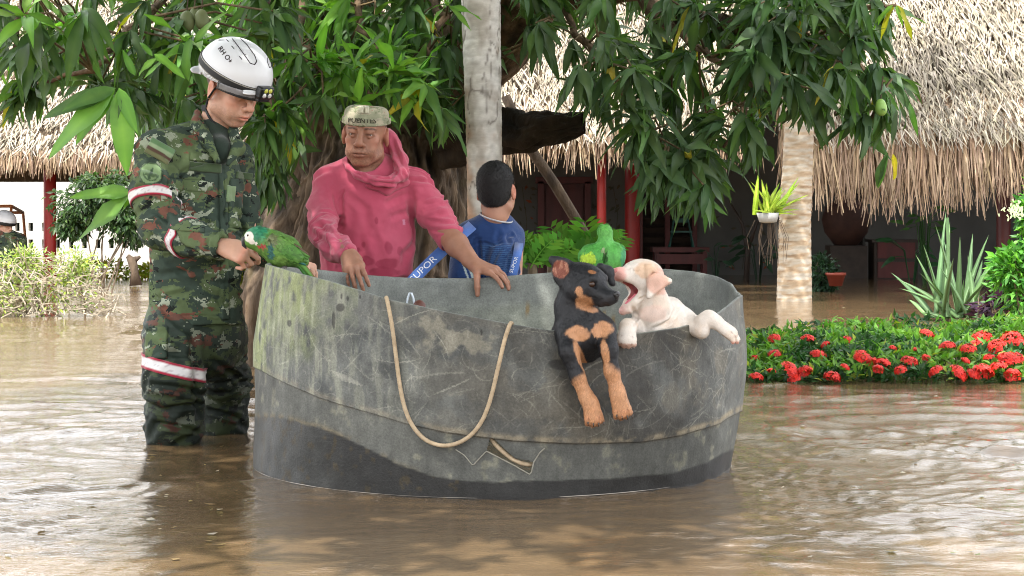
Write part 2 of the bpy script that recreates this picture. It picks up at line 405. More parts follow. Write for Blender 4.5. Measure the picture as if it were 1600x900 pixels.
roof('thatched_roof', 3.0, 10.5, 20.0, 1.72, .95, 3.8, 'pale palm-thatch roof of the right-hand house with the long shaggy hanging fringe', 25000, 7500, .95, 11, 8.4, 3.2)
roof("thatched_roof", -4.1, 3.0, 22.0, 1.80, .95, 3.2, 'palm-thatch roof behind the mango branches with a short ragged fringe over the red post', 14000, 3000, .62, 21, 7.6, 3.2)
roof('thatched_roof', -12, -4.3, 22.0, 1.62, .75, 3.2, 'thatched roof of the small shelter on the far left held by a red post', 11000, 6500, .62, 31, inset=.38)
# ---------------------------------------------------------------- house under the right roofs
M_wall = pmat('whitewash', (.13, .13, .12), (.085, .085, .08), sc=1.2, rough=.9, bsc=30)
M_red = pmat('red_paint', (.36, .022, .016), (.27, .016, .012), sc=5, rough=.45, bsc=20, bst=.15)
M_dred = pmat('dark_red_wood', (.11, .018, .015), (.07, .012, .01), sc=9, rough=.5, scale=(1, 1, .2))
M_dark = pmat('dark_wood', (.045, .03, .022), (.025, .017, .012), sc=9, rough=.6)
M_paintf = pmat('mural_paint', (.05, .06, .045), (.10, .07, .04), sc=12, rough=.9, bst=0, attr=True)
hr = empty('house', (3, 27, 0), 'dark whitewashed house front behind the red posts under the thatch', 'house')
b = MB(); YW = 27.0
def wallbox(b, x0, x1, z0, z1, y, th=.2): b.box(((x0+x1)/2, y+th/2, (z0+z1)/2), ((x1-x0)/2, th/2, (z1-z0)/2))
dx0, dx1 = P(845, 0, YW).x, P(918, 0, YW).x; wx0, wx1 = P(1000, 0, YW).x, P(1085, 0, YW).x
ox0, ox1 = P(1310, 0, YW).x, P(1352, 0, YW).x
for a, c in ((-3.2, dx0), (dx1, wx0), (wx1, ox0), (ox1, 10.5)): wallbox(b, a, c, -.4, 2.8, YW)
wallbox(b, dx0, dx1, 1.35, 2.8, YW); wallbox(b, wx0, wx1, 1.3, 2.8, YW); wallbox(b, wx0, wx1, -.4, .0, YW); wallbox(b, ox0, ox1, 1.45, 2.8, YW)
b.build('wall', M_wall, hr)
b = MB(); wallbox(b, -3.2, 10.5, -.4, 2.8, 31); wallbox(b, -3.3, -3.1, -.4, 2.8, 27.21, 3.79); wallbox(b, 10.4, 10.6, -.4, 2.8, 27.21, 3.79); wallbox(b, -4.3, -4.1, -.4, 3.0, 22.6, 9); wallbox(b, 10.6, 10.8, -.4, 3.0, 20.8, 11); b.build('back_wall', M_dark, hr)  # also unseen end walls, added to keep side light out of the porch
d = MB(); d.box(((dx0+dx1)/2, YW+.08, .47), ((dx1-dx0)/2-.03, .03, .87)); do = d.build('door', M_dred, hr)
for i in range(2):
    for zc in (-.05, .38, .85, 1.16):
        p_ = MB(); p_.box((dx0+(dx1-dx0)*(.27+.46*i), YW+.035, zc), ((dx1-dx0)*.17, .018, .13 if zc > 1 else .17), taper=1); p_.build('panel', M_dred, do)
fr = MB()
for x in (dx0, dx1): fr.box((x, YW-.03, .45), (.045, .05, .93))
fr.box(((dx0+dx1)/2, YW-.03, 1.40), ((dx1-dx0)/2+.08, .05, .05)); fr.build('door_frame', M_dred, hr)
w_ = MB()
for x in (wx0, (wx0+wx1)/2, wx1): w_.box((x, YW-.02, .65), (.035, .05, .68))
for z in (.0, 1.33): w_.box(((wx0+wx1)/2, YW-.02, z), ((wx1-wx0)/2+.06, .055, .04))
wo_ = w_.build('window_frame', M_dred, hr)
for i in range(2):
    for j in range(9):
        l = MB(); l.box((wx0+(wx1-wx0)*(.25+.5*i), YW+.03, .10+j*.14), ((wx1-wx0)*.21, .012, .045), R=rotm('X', 35)); l.build('slat', M_dark, wo_)
# painted garlands on the wall, left of the door and right of the window
r = random.Random(5)
for px0, px1, py0, py1, n in ((800, 838, 292, 400, 26), (926, 936, 300, 380, 8), (950, 972, 290, 380, 14), (1120, 1200, 330, 420, 16)):
    f = MB()
    for k in range(n):
        x, z = P(r.uniform(px0, px1), 0, YW).x, P(0, r.uniform(py0, py1), YW).z; a = r.uniform(0, 6.28); l = r.uniform(.03, .07)
        vs = [Vector((x+math.cos(a+t)*l*s_, YW-.006, z+math.sin(a+t)*l*s_)) for t, s_ in ((0, 1), (.9, .5), (3.14, .9), (-.9, .5))]
        f.add(vs, [(3, 2, 1, 0)], (1, 1, 1) if r.random() < .75 else (3.0, .8, .5))
    x = P((px0+px1)/2, 0, YW).x; f.tube([(x, YW-.004, P(0, py1, YW).z), (x+.04, YW-.004, P(0, (py0+py1)/2, YW).z), (x-.03, YW-.004, P(0, py0, YW).z)], .006, 4)
    f.build('mural', M_paintf, hr)
def post(px, Y, w_px, ztop, lab, mat=None):
    b = MB(); c = P(px, 0, Y); r_ = w_px*Y/F/2
    b.lathe((c.x, c.y, 0), [(r_, -.4), (r_, .1), (r_*.97, ztop*.5), (r_, ztop)], 20, cap=True)
    o = b.build('post', mat or M_red, None, True); tag(o, lab, 'post')
post(940, 22.9, 15, 2.0, 'bright red round post below the ragged short thatch fringe')
post(988, 25.5, 24, 2.4, 'darker red post beside the window behind the bright red one')
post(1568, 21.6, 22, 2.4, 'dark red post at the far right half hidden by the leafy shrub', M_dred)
post(78, 23.3, 20, 2.0, 'red post holding the thatched shelter on the far left')
# furniture and pots deep under the roof
tb = empty('console_table', P(1065, 0, 26)[:2]+(0,) if False else (P(1065, 0, 26).x, 26, 0), 'dark red console table against the house wall below the window', 'table')
b = MB(); c = P(1062, 390, 26); b.box((c.x, 26, c.z), (.40, .22, .035)); b.build('table_top', M_dred, tb)
for sx in (-.34, .34):
    for sy in (-.16, .16):
        b = MB(); b.box((c.x+sx, 26+sy, (c.z-.4)/2-.02), (.03, .03, (c.z+.4)/2)); b.build('leg', M_dred, tb)
b = MB(); b.box((c.x, 25.8, c.z-.13), (.34, .02, .07)); b.build('drawer', M_dred, tb)
# green folding chair frame on the table
M_teal = pmat('teal_paint', (.02, .09, .07), rough=.5)
b = MB(); zc = c.z+.035
for s_ in (-1, 1): b.tube([(c.x+.02+s_*.17, 25.9, zc), (c.x+.02+s_*.10, 26.05, zc+.40)], .013, 6); b.tube([(c.x+.02+s_*.17, 26.1, zc), (c.x+.02+s_*.12, 25.9, zc+.22)], .013, 6)
b.box((c.x+.02, 26, zc+.22), (.15, .11, .012)); b.box((c.x+.02, 26.06, zc+.38), (.11, .01, .03))
tag(b.build('stool', M_teal), 'small teal folding stool standing on the dark red console table', 'stool')
def lathe_thing(nm, px, py_base, Y, prof, mat, lab, cat, n=24):
    b = MB(); c = P(px, py_base, Y); b.lathe(c, prof, n); return tag(b.build(nm, mat, None, True), lab, cat)
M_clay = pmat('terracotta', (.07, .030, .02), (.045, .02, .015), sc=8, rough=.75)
ck = empty('dresser', (P(1395, 0, 25.5).x, 25.5, 0), 'dark wooden dresser in the shade under the right roof', 'dresser')
b = MB(); c = P(1395, 0, 25.5); b.box((c.x, 25.5, .03), (.30, .22, .47)); b.box((c.x, 25.5, .52), (.34, .25, .02)); b.build('body', M_dark, ck)
for k in range(3): b = MB(); b.box((c.x, 25.27, -.15+.27*k), (.26, .015, .11)); b.build('drawer', M_dred, ck)
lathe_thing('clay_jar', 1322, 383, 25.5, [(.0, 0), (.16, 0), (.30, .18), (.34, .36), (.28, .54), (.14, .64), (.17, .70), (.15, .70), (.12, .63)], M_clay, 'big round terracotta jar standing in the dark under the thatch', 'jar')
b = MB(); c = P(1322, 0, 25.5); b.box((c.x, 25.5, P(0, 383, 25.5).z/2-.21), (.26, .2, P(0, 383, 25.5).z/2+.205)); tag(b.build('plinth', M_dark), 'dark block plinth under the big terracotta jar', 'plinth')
lathe_thing('flower_pot', 1306, 447, 20.4, [(0, 0), (.07, 0), (.105, .12), (.115, .12), (.115, .15), (.095, .15), (.09, .11)], pmat('orange_pot', (.24, .045, .025), rough=.5), 'small orange flower pot on the water edge beside the dark fern', 'flower pot')
# ---------------------------------------------------------------- left shelter wall with square openings
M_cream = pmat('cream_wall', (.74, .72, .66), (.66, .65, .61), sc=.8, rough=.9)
bw = empty('garden_wall', (-7, 27, 0), 'long white wall pierced by rows of small square openings behind the left shelter', 'wall')
b = MB(); YB = 30.0; x0, x1 = P(-260, 0, YB).x, P(560, 0, YB).x
rows = [(P(0, 388, YB).z, P(0, 374, YB).z), (P(0, 361, YB).z, P(0, 348, YB).z)]
cols = [P(a, 0, YB).x for a in range(-246, 540, 21)]; hw = 3.6*YB/F
zz = [-.4]+[v for r_ in rows for v in r_]+[2.6]
for i in range(0, len(zz)-1, 2): wallbox(b, x0, x1, zz[i], zz[i+1], YB, .15)
for i in (0, 1):
    for j in range(len(cols)-1): wallbox(b, cols[j]+hw, cols[j+1]-hw, rows[i][0], rows[i][1], YB, .15)
b.build('wall', M_cream, bw)
b = MB(); wallbox(b, x0, x1, -.4, 2.5, YB+.5, .1); b.build('backing_panel', pmat('shadow_green', (.05, .07, .045)), bw)  # dark green panel added behind the openings so that they read dark
# orange swing frame
sw = empty('swing_frame', P(20, 345, 25), 'rusty orange metal swing frame by the white wall', 'swing frame'); M_or = pmat('rusty_orange', (.50, .17, .06), rough=.6)
A = [P(-40, 330, 24.5), P(34, 333, 25)]; z0 = -.4
b = MB(); b.tube([P(-60, 323, 24), P(18, 322, 24)], .022, 6); b.tube([P(18, 322, 24), P(36, 332, 25.2)], .022, 6); b.tube([P(-44, 333, 25.2), P(36, 332, 25.2)], .022, 6); b.build('top_rail', M_or, sw)
for p_, q_ in (((18, 322, 24), (2, 470, 23.4)), ((36, 332, 25.2), (47, 460, 25.2))):
    b = MB(); b.tube([P(*p_), P(*q_)], .022, 6); b.build('leg', M_or, sw)
# ---------------------------------------------------------------- trunks
def bark_mesh(pts, rads, nseg, nth, amp, sc, seed, ridge=True, ringamp=0, ringsc=0, flare=0):
    pts = np.array([list(p) for p in pts]); rads = np.array(rads, float); t = np.linspace(0, 1, nseg); tt = np.linspace(0, 1, len(pts))
    def cr(y): # smooth interpolation
        return np.stack([np.interp(t, tt, y[:, k]) for k in range(y.shape[1])], 1)
    C = cr(pts); Rr = np.interp(t, tt, rads)
    for _ in range(int(nseg/8)): C[1:-1] = (C[:-2]+C[1:-1]*2+C[2:])/4; Rr[1:-1] = (Rr[:-2]+2*Rr[1:-1]+Rr[2:])/4
    T = np.gradient(C, axis=0); T /= np.linalg.norm(T, axis=1)[:, None]
    u = np.cross(T, [0, 1, 0.01]); u /= np.linalg.norm(u, axis=1)[:, None]; v = np.cross(T, u)
    th = np.linspace(0, 2*np.pi, nth, endpoint=False); ln = np.linalg.norm(C[-1]-C[0])
    TH, TT = np.meshgrid(th, t); q = np.c_[np.cos(TH).ravel()*rads.mean(), np.sin(TH).ravel()*rads.mean(), TT.ravel()*ln]
    if ridge: nz_ = 1-np.abs(2*fbm(q*np.array([1, 1, .22]), sc, seed, 4)-1); nz_ = nz_**2.2
    else: nz_ = fbm(q, sc, seed, 4)
    D = nz_.reshape(TH.shape)*amp
    if ringamp: D = D+ringamp*(np.abs(((TT*ln*ringsc+.15*vnoise(q, 9, 4).reshape(TH.shape)) % 1)-.5) < .09)*-1.0
    if flare: D = D+flare*(vnoise(np.c_[np.cos(TH).ravel()*2, np.sin(TH).ravel()*2, TT.ravel()*3], 1.2, seed+5).reshape(TH.shape)-.4)
    Rf = Rr[:, None]+D
    V = C[:, None, :]+u[:, None, :]*(np.cos(TH)*Rf)[..., None]+v[:, None, :]*(np.sin(TH)*Rf)[..., None]
    i = np.arange(nseg-1)[:, None]*nth+np.arange(nth)[None]; j = np.arange(nseg-1)[:, None]*nth+(np.arange(nth)+1)[None] % nth
    Q = np.stack([i, j, j+nth, i+nth], -1).reshape(-1, 4)
    return V.reshape(-1, 3), Q, nz_, q
M_palm1 = pmat('pale_palm_bark', (.74, .725, .68), (.52, .50, .45), sc=9, rough=.9, attr=True, bsc=50, bst=.5, scale=(1, 1, 2.2))
M_bark = pmat('mango_bark', (.12, .085, .056), (.045, .032, .023), sc=12, rough=.95, attr=True, bsc=28, bst=.9, bd=.02, scale=(1, 1, .35))
# palm 1: grey lichened stem just behind the boy
pt = empty('palm_tree', (P(755, 0, 8.3).x, 8.3, 0), 'pale grey palm stem rising right behind the boy', 'palm tree')
V, Q, nz_, q = bark_mesh([P(765, 640, 8.3), P(759, 400, 8.3), P(756, 200, 8.3), P(751, 0, 8.3), P(745, -700, 8.3), P(735, -1300, 8.3)], [.105, .078, .080, .088, .085, .08], 520, 64, .004, 14, 3, False, .0012, 13)
pz = (HY-(V[:, 2]-HC)*F/V[:, 1]); px = 800+V[:, 0]*F/V[:, 1]
c = np.ones((len(V), 3)); n1 = fbm(V, 16, 8, 3); n2 = fbm(V, 45, 4, 3)
c *= (.72+.50*n2)[:, None]; c = mixc(c, (.55, .50, .45), sstep(fbm(V*np.array([1, 1, .5]), 22, 31, 3), .45, .65)*.6); c = mixc(c, (.60, .46, .36), sstep(n1+.0011*(pz-180), .55, .90)*.6); c = mixc(c, (.85, .45, .26), sstep((pz-190)/260+n1*.7-(px-733)/30, .35, 1.1)*.75)
crk = sstep(np.abs(2*fbm(V*np.array([1, 1, .35]), 13, 77, 3)-1), .05, .0); c = mixc(c, (.16, .13, .11), crk*.7)
link('trunk', np_mesh('trunk', V, Q, c), M_palm1, pt)
# palm 2: banded brown stem in the flooded yard
pt2 = empty('palm_tree', (P(1241, 0, 18.2).x, 18.2, 0), 'banded tan palm stem standing in the flooded yard left of the dark doorway', 'palm tree')
V, Q, nz_, q = bark_mesh([P(1241, 530, 18.2), P(1241, 470, 18.2), P(1242, 350, 18.2), P(1247, 240, 18.2), P(1252, 100, 18.2), P(1256, -300, 18.2)], [.185, .172, .155, .145, .14, .135], 300, 48, .008, 14, 13, False, .004, 7.5)
c = np.ones((len(V), 3)); n1 = fbm(V*np.array([1, 1, 5.5]), 8, 8, 4)
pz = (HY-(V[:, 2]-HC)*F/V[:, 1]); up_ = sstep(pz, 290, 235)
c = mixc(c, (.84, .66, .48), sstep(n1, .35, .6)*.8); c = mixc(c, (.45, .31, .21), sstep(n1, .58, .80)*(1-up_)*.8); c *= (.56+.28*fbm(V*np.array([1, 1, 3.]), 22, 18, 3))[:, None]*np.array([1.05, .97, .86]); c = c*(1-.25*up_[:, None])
link('trunk', np_mesh('trunk', V, Q, c), M_palm1, pt2)
def palm_crown(root, C, n, L_, seed):
    """arching fronds high above the picture: they shade the yard and show in the water"""
    r = random.Random(seed); b = MB()
    for i in range(n):
        a = 6.283*i/n+r.uniform(-.2, .2); el = r.uniform(.0, 1.0); p = Vector(C); d = Vector((math.cos(a)*math.cos(el), math.sin(a)*math.cos(el), math.sin(el))); s_ = Vector((-math.sin(a), math.cos(a), 0))
        for k in range(18):
            q_ = p+d*(L_/18)
            for sg in (-1, 1):
                l = .55*math.sin((k+1.5)/20*3.1)+.08; e = q_+s_*sg*l+d*l*.35+Vector((0, 0, -.35*l)); b.add([p, q_, e], [(0, 1, 2)])
            p = q_; d = (d+Vector((0, 0, -.10))).normalized()
    o = b.build('fronds', M_leaf_d, root); o['kind'] = 'stuff'
# ================================================================ THE CUT-OFF WATER TANK USED AS A RAFT
TC = Vector((-.045, 6.05, 0)); TR = .80
def tank_R(th, z):
    s = np.sin(th); left = np.clip(-s, 0, 1)**2; zz = np.clip(z/.65, 0, 1.1)
    return TR+.006*np.sin(th*3+1)-.050*left*zz**2.2+.010*np.clip(s, 0, 1)*np.sin(np.clip(zz, 0, 1)*3.1)+.004-.034*np.clip(s, 0, 1)*np.clip(1-zz*1.9, 0, 1)**1.3
def tank_pt(th, z, dr=0.0):
    R = tank_R(th, z)+dr; return np.stack([TC.x+R*np.sin(th), TC.y-R*np.cos(th), z+0*R], -1)
near = np.array([(418, 412), (425, 415), (470, 428), (520, 440), (568, 456), (612, 470), (700, 489), (790, 506), (858, 517), (930, 523), (994, 522), (1052, 514), (1090, 505), (1124, 491), (1156, 464), (1170, 455)], float)
far = np.array([(418, 410), (425, 412), (470, 419), (513, 424), (576, 431), (637, 435), (742, 436), (858, 427), (940, 422), (1034, 421), (1084, 425), (1120, 432), (1148, 444), (1156, 458), (1170, 455)], float)
seam = np.array([(380, 560), (400, 572), (430, 590), (500, 622), (560, 640), (640, 663), (700, 676), (800, 688), (900, 693), (1000, 690), (1060, 680), (1120, 662), (1150, 645), (1170, 636)], float)
tide = np.array([(380, 648), (398, 650), (440, 653), (500, 668), (560, 695), (620, 725), (680, 745), (740, 752), (850, 751), (950, 748), (1050, 738), (1100, 722), (1140, 702), (1170, 690)], float)
def z_at(th, tabN, tabF, z0=.55, off=0):
    z = np.full_like(th, z0)
    for _ in range(5):
        p = tank_pt(th, z); px = 800+p[:, 0]*F/p[:, 1]; f = np.cos(th) > 0
        py = np.where(f, np.interp(px, tabN[:, 0], tabN[:, 1]), np.interp(px, tabF[:, 0], tabF[:, 1]))
        z = HC+(HY-py)*p[:, 1]/F
    return z
th_f = np.concatenate([np.linspace(-1.75, 1.75, 1120), np.linspace(1.75, 2*math.pi-1.75, 300)[1:-1]])
rim = z_at(th_f, near, far); sm = z_at(th_f, seam, seam, .2); sm[np.cos(th_f) <= 0] = .25
for _ in range(10):
    rim = (np.roll(rim, 1)+rim*2+np.roll(rim, -1))/4
    sm = (np.roll(sm, 1)+sm*2+np.roll(sm, -1))/4
def rim_at(th): return float(np.interp(th % (2*math.pi), np.r_[th_f % (2*math.pi), 6.283185][np.argsort(np.r_[th_f % (2*math.pi), 6.283185])], np.r_[rim, rim[np.argmin(np.abs(th_f))]][np.argsort(np.r_[th_f % (2*math.pi), 6.283185])]))
# scratches drawn into a (arc, height) raster
RS = .0025; nS = int(2*1.75*TR/RS)+2; nZ = int(.80/RS); SCR = np.zeros((nS, nZ), np.float32); SBR = np.zeros((nS, nZ), np.float32)
rs = np.random.default_rng(12)
def draw(buf, s0, z0, ang, ln, cur, al, wd=1):
    n = int(ln/RS*1.6)+2; a = ang+cur*np.linspace(-1, 1, n); s_ = s0+np.cumsum(np.cos(a))*ln/n; z_ = z0+np.cumsum(np.sin(a))*ln/n
    f = al*np.sin(np.linspace(.15, 3.0, n))**.5*rs.uniform(.5, 1, n)
    for o in range(wd):
        i = (s_/RS).astype(int); j = ((z_+.1)/RS).astype(int)+o; k = (i >= 0) & (i < nS) & (j >= 0) & (j < nZ); np.maximum.at(buf, (i[k], j[k]), f[k])
for cs_, cz, spread, cnt, al in ((.62, .42, .16, 110, .55), (1.45, .33, .30, 190, .5), (2.05, .30, .22, 130, .55), (1.0, .36, .18, 60, .4), (2.3, .25, .2, 60, .4), (1.3, .12, .5, 60, .3)):
    for i in range(cnt):
        draw(SCR, rs.normal(cs_, spread), rs.normal(cz, spread*.45), rs.uniform(0, math.pi), rs.gamma(2.0, .022), rs.normal(0, .5), rs.uniform(.15, al))
for i in range(90): draw(SCR, rs.uniform(.1, 2.7), rs.uniform(.1, .5), rs.choice([.7, 2.3, .2, 2.9])+rs.normal(0, .25), rs.uniform(.05, .17), rs.normal(0, .15), rs.uniform(.3, .75), 1 if rs.random() < .8 else 2)
for i in range(26): draw(SCR, rs.normal(1.55, .5), rs.normal(.34, .08), rs.uniform(0, 6), rs.uniform(.08, .14), rs.choice([-1, 1])*rs.uniform(1, 2.0), rs.uniform(.3, .6))
for i in range(5): draw(SCR, .86+i*.012, .355-i*.006, -.18, .085, 0, .75, 2)
for i in range(14): draw(SBR, rs.uniform(.2, 2.5), rs.uniform(.0, .5), rs.uniform(0, 3.1), rs.uniform(.05, .15), rs.normal(0, .2), .7)
def tank_col(V, inner=False):
    rel = V-np.array([TC.x, TC.y, 0]); th = np.arctan2(rel[:, 0], -rel[:, 1]); z = V[:, 2]
    px = 800+V[:, 0]*F/V[:, 1]; py = HY-(z-HC)*F/V[:, 1]
    q = np.c_[th*TR, z, 0*z]; n1 = fbm(q, 7, 1, 4); n2 = fbm(q, 30, 2, 4); n3 = fbm(q*np.array([1, .18, 1]), 60, 3, 3); n4 = fbm(q*np.array([.3, 1, 1]), 70, 6, 2)
    if inner:
        c = np.tile(np.array([.23, .245, .225]), (len(V), 1)); low = sstep(z+.05*(n1-.5), .50, .46)
        c = mixc(c, (.32, .34, .285), low*.8); c = mixc(c, (.13, .14, .14), sstep(n1, .55, .8)*.5); c = mixc(c, (.30, .22, .11), sstep(fbm(q, 22, 44, 2), .74, .80)*low)
        c *= (.72+.56*n2)[:, None]*.85; c *= (.85+.3*n4)[:, None]; return c, np.zeros(len(V))
    c = np.tile(np.array([.17, .182, .18]), (len(V), 1))
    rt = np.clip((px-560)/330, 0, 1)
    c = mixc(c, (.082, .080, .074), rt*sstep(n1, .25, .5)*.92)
    c = mixc(c, (.19, .20, .195), sstep(px, 1040, 1150)*.8)
    c = mixc(c, (.085, .095, .10), sstep(n1, .50, .62)*(1-.5*rt)*sstep(py, 440, 480)*.75)
    c = mixc(c, (.20, .185, .15), rt*sstep(fbm(q, 11, 19, 4), .50, .66)*.55)
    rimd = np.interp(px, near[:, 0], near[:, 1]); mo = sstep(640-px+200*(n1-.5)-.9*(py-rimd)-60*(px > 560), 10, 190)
    c = mixc(c, (.33, .39, .18), mo*.85*sstep(n2, .2, .55)); c = mixc(c, (.34, .36, .29), sstep(720-px, 0, 260)*sstep(n3, .45, .7)*.5)
    c = mixc(c, (.30, .29, .24), sstep(n2+.5*np.exp(-((px-700)/90)**2-((py-rimd-35)/28)**2), .74, .98)*.7)
    s_ = (th+1.75)*TR; i = np.clip((s_/RS).astype(int), 0, nS-1); j = np.clip(((z+.1)/RS).astype(int), 0, nZ-1)
    c = mixc(c, (.74, .75, .66), SCR[i, j]*(.30+.35*n1)); c = mixc(c, (.03, .03, .03), SBR[i, j]*.7)
    for sx, sy, rx, ry in ((534, 480, 7, 7), (523, 500, 2.5, 14), (453, 505, 4, 6), (536, 463, 2, 5), (545, 466, 2, 4), (563, 464, 2, 3), (888, 570, 30, 9), (752, 520, 2, 5)):
        c = mixc(c, (.05, .05, .05), sstep(((px-sx)/rx)**2+((py-sy)/ry)**2+(n2-.5), 1.3, .6)*.8)
    sd_ = np.interp(px, seam[:, 0], seam[:, 1]); low = py > sd_+1
    lc = np.tile(np.array([.155, .163, .155]), (len(V), 1)); lc = mixc(lc, (.10, .105, .10), sstep(n1, .4, .6)*.6); lc = mixc(lc, (.27, .27, .21), sstep(n2, .62, .8)*.55)
    c[low] = lc[low]; c = mixc(c, (.36, .31, .22), np.exp(-((py-sd_+4)/4.5)**2)*(.35+.65*rt)*.8*sstep(n2, .25, .5))
    td = np.interp(px, tide[:, 0], tide[:, 1])+4*(fbm(q, 18, 23, 2)-.5)
    wet = sstep(py-td, -1.0, 2.0); silt = sstep(td-py, 12, 2)*(1-wet)
    c = mixc(c, (.19, .165, .115), np.exp(-((py-td)/5.0)**2)*sstep(n2, .35, .55)*sstep(720-px, 0, 200)*.9)
    wc = np.tile(np.array([.030, .032, .034]), (len(V), 1)); wc = mixc(wc, (.085, .095, .10), sstep(560-px+120*(n1-.5), 0, 150)*.9); wc = mixc(wc, (.08, .065, .035), sstep(fbm(q, 40, 29, 3), .60, .72)*.7*(px < 740))
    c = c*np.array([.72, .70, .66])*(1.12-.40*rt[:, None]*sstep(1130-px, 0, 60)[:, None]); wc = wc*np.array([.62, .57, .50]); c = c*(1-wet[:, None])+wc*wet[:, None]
    c *= (.70+.60*n2)[:, None]; c *= (.80+.40*n3)[:, None]
    return c, wet
def m_tank():
    m, n, b = new_mat('weathered_tank'); v = coords(n); a = node(n, 'ShaderNodeVertexColor', layer_name='Col')
    f = ramp(n, noise(n, v, 160, 4, .7), [(.3, (.72, .72, .72)), (.7, (1.22, 1.22, 1.22))]); n.links.new(mulc(n, a.outputs[0], f), b.inputs['Base Color'])
    r_ = node(n, 'ShaderNodeMapRange', {0: a.outputs[1], 3: .40, 4: .62}); n.links.new(r_.outputs[0], b.inputs['Roughness'])
    bump(n, b, noise(n, v, 130, 5, .7), .45, .003); b.inputs['Specular IOR Level'].default_value = .25; return m
M_tank = m_tank(); M_tanki = M_tank
def shell(name, lo, hi, nz_, dro, dri, parent, mat):
    """wall strip between heights lo(theta) and hi(theta): outer and inner face, closed at both edges"""
    n = len(th_f); t = np.linspace(0, 1, nz_); rows = []
    edge = .0025
    for k in t: rows.append(tank_pt(th_f, lo+(hi-lo)*k, dro+.0025*np.sin(k*9+th_f*5)*0))
    bul = .0; ni = 24
    rows.append(tank_pt(th_f, hi+edge, (dro+dri)/2))
    for k in np.linspace(1, 0, ni): rows.append(tank_pt(th_f, lo+(hi-lo)*k, dri))
    V = np.stack(rows); m = len(rows); V2 = V.reshape(-1, 3)
    i = np.arange(m)[:, None]*n+np.arange(n)[None]; j = np.arange(m)[:, None]*n+(np.arange(n)+1)[None] % n
    i2 = np.roll(i, -1, 0); j2 = np.roll(j, -1, 0); Q = np.stack([i, j, j2, i2], -1).reshape(-1, 4)
    no = nz_*n; c = np.zeros((len(V2), 4)); co, wet = tank_col(V2[:no]); ci, _ = tank_col(V2[no:], True)
    c[:no, :3] = co; c[no:, :3] = ci; c[:no, 3] = 1-wet; c[no:, 3] = 1
    q = np.c_[V2[:, 0], V2[:, 1], V2[:, 2]]; nr = V2-np.array([TC.x, TC.y, 0]); nr[:, 2] = 0; nr /= np.linalg.norm(nr, axis=1)[:, None]
    V2 = V2+nr*((fbm(q, 5, 41, 3)-.5)*.020+(fbm(q, 1.5, 43, 2)-.5)*.03)[:, None]
    return link(name, np_mesh(name, V2, Q, c), mat, parent)
tank = empty('water_tank', TC, 'scratched grey cut-off water tank used as a raft with mossy left side', 'tank')
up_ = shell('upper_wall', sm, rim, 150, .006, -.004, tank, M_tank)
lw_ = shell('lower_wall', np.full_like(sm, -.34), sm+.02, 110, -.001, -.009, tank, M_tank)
b = MB(); b.lathe((TC.x, TC.y, -.33), [(0, 0), (.76, 0), (.78, .012), (0, .012)], 64); b.build('base', M_tank, tank, True)
b = MB(); b.tube([tank_pt(np.array([t]), np.array([.003]), .001)[0] for t in np.linspace(-1.6, 1.6, 200)], [.0004+.0020*max(0, vnoise(np.array([[t*6, 0, 0]]), 1, 3)[0]-.35) for t in np.linspace(-1.6, 1.6, 200)], 6, cap=False); b.build('bright_waterline', pmat('pale_gloss', (.32, .29, .25), rough=.15, bst=0), tank, True)  # pale glossy tube drawn in for the bright line where wall meets water
# the torn hole: cut through the lower wall
hole = [(767, 687), (761, 704), (827, 740), (833, 722), (800, 708)]
def on_tank(px, py, dr=0.0):
    """point of the near wall seen at a pixel, offset by dr from the wall"""
    z = .3; X = 0; Y = 5.3
    for _ in range(25):
        z = HC+(HY-py)*Y/F; X = (px-800)*Y/F; s = max(-1, min(1, (X-TC.x)/(float(tank_R(np.array([0.0]), np.array([z]))[0])+dr))); th = math.asin(s)
        R = float(tank_R(np.array([th]), np.array([z]))[0])+dr; th = math.asin(max(-1, min(1, (X-TC.x)/R))); Y = TC.y-R*math.cos(th)
    return Vector((X, Y, z)), th
def cut(ob, poly, y0=-.05, y1=.05):
    vs = [on_tank(a, c_, .05)[0] for a, c_ in poly]+[on_tank(a, c_, -.06)[0] for a, c_ in poly]; n = len(poly)
    b = MB(); b.add(vs, [tuple(range(n)), tuple(range(2*n-1, n-1, -1))]+[(i, i+n, (i+1) % n+n, (i+1) % n) for i in range(n)])
    co = b.build('cutter', None); bm = bmesh.new(); bm.from_mesh(co.data); bmesh.ops.recalc_face_normals(bm, faces=bm.faces); bm.to_mesh(co.data); bm.free()
    md = ob.modifiers.new('cut', 'BOOLEAN'); md.object = co; md.operation = 'DIFFERENCE'; md.solver = 'EXACT'
    dg = bpy.context.evaluated_depsgraph_get(); me = bpy.data.meshes.new_from_object(ob.evaluated_get(dg)); ob.modifiers.clear(); ob.data = me; bpy.data.objects.remove(co)
for pl in ([(767, 680), (760, 705), (828, 740), (834, 722), (805, 716), (790, 703)],): cut(lw_, pl)
_a = lw_.data.color_attributes['Col']; _c = np.empty(len(_a.data)*4, np.float32); _a.data.foreach_get('color', _c); _c = _c.reshape(-1, 4); _m = (_c[:, :3].min(1) > .8) | (_c[:, :3].max(1) < .002); _c[_m] = (.10, .10, .09, 1); _a.data.foreach_set('color', _c.ravel())
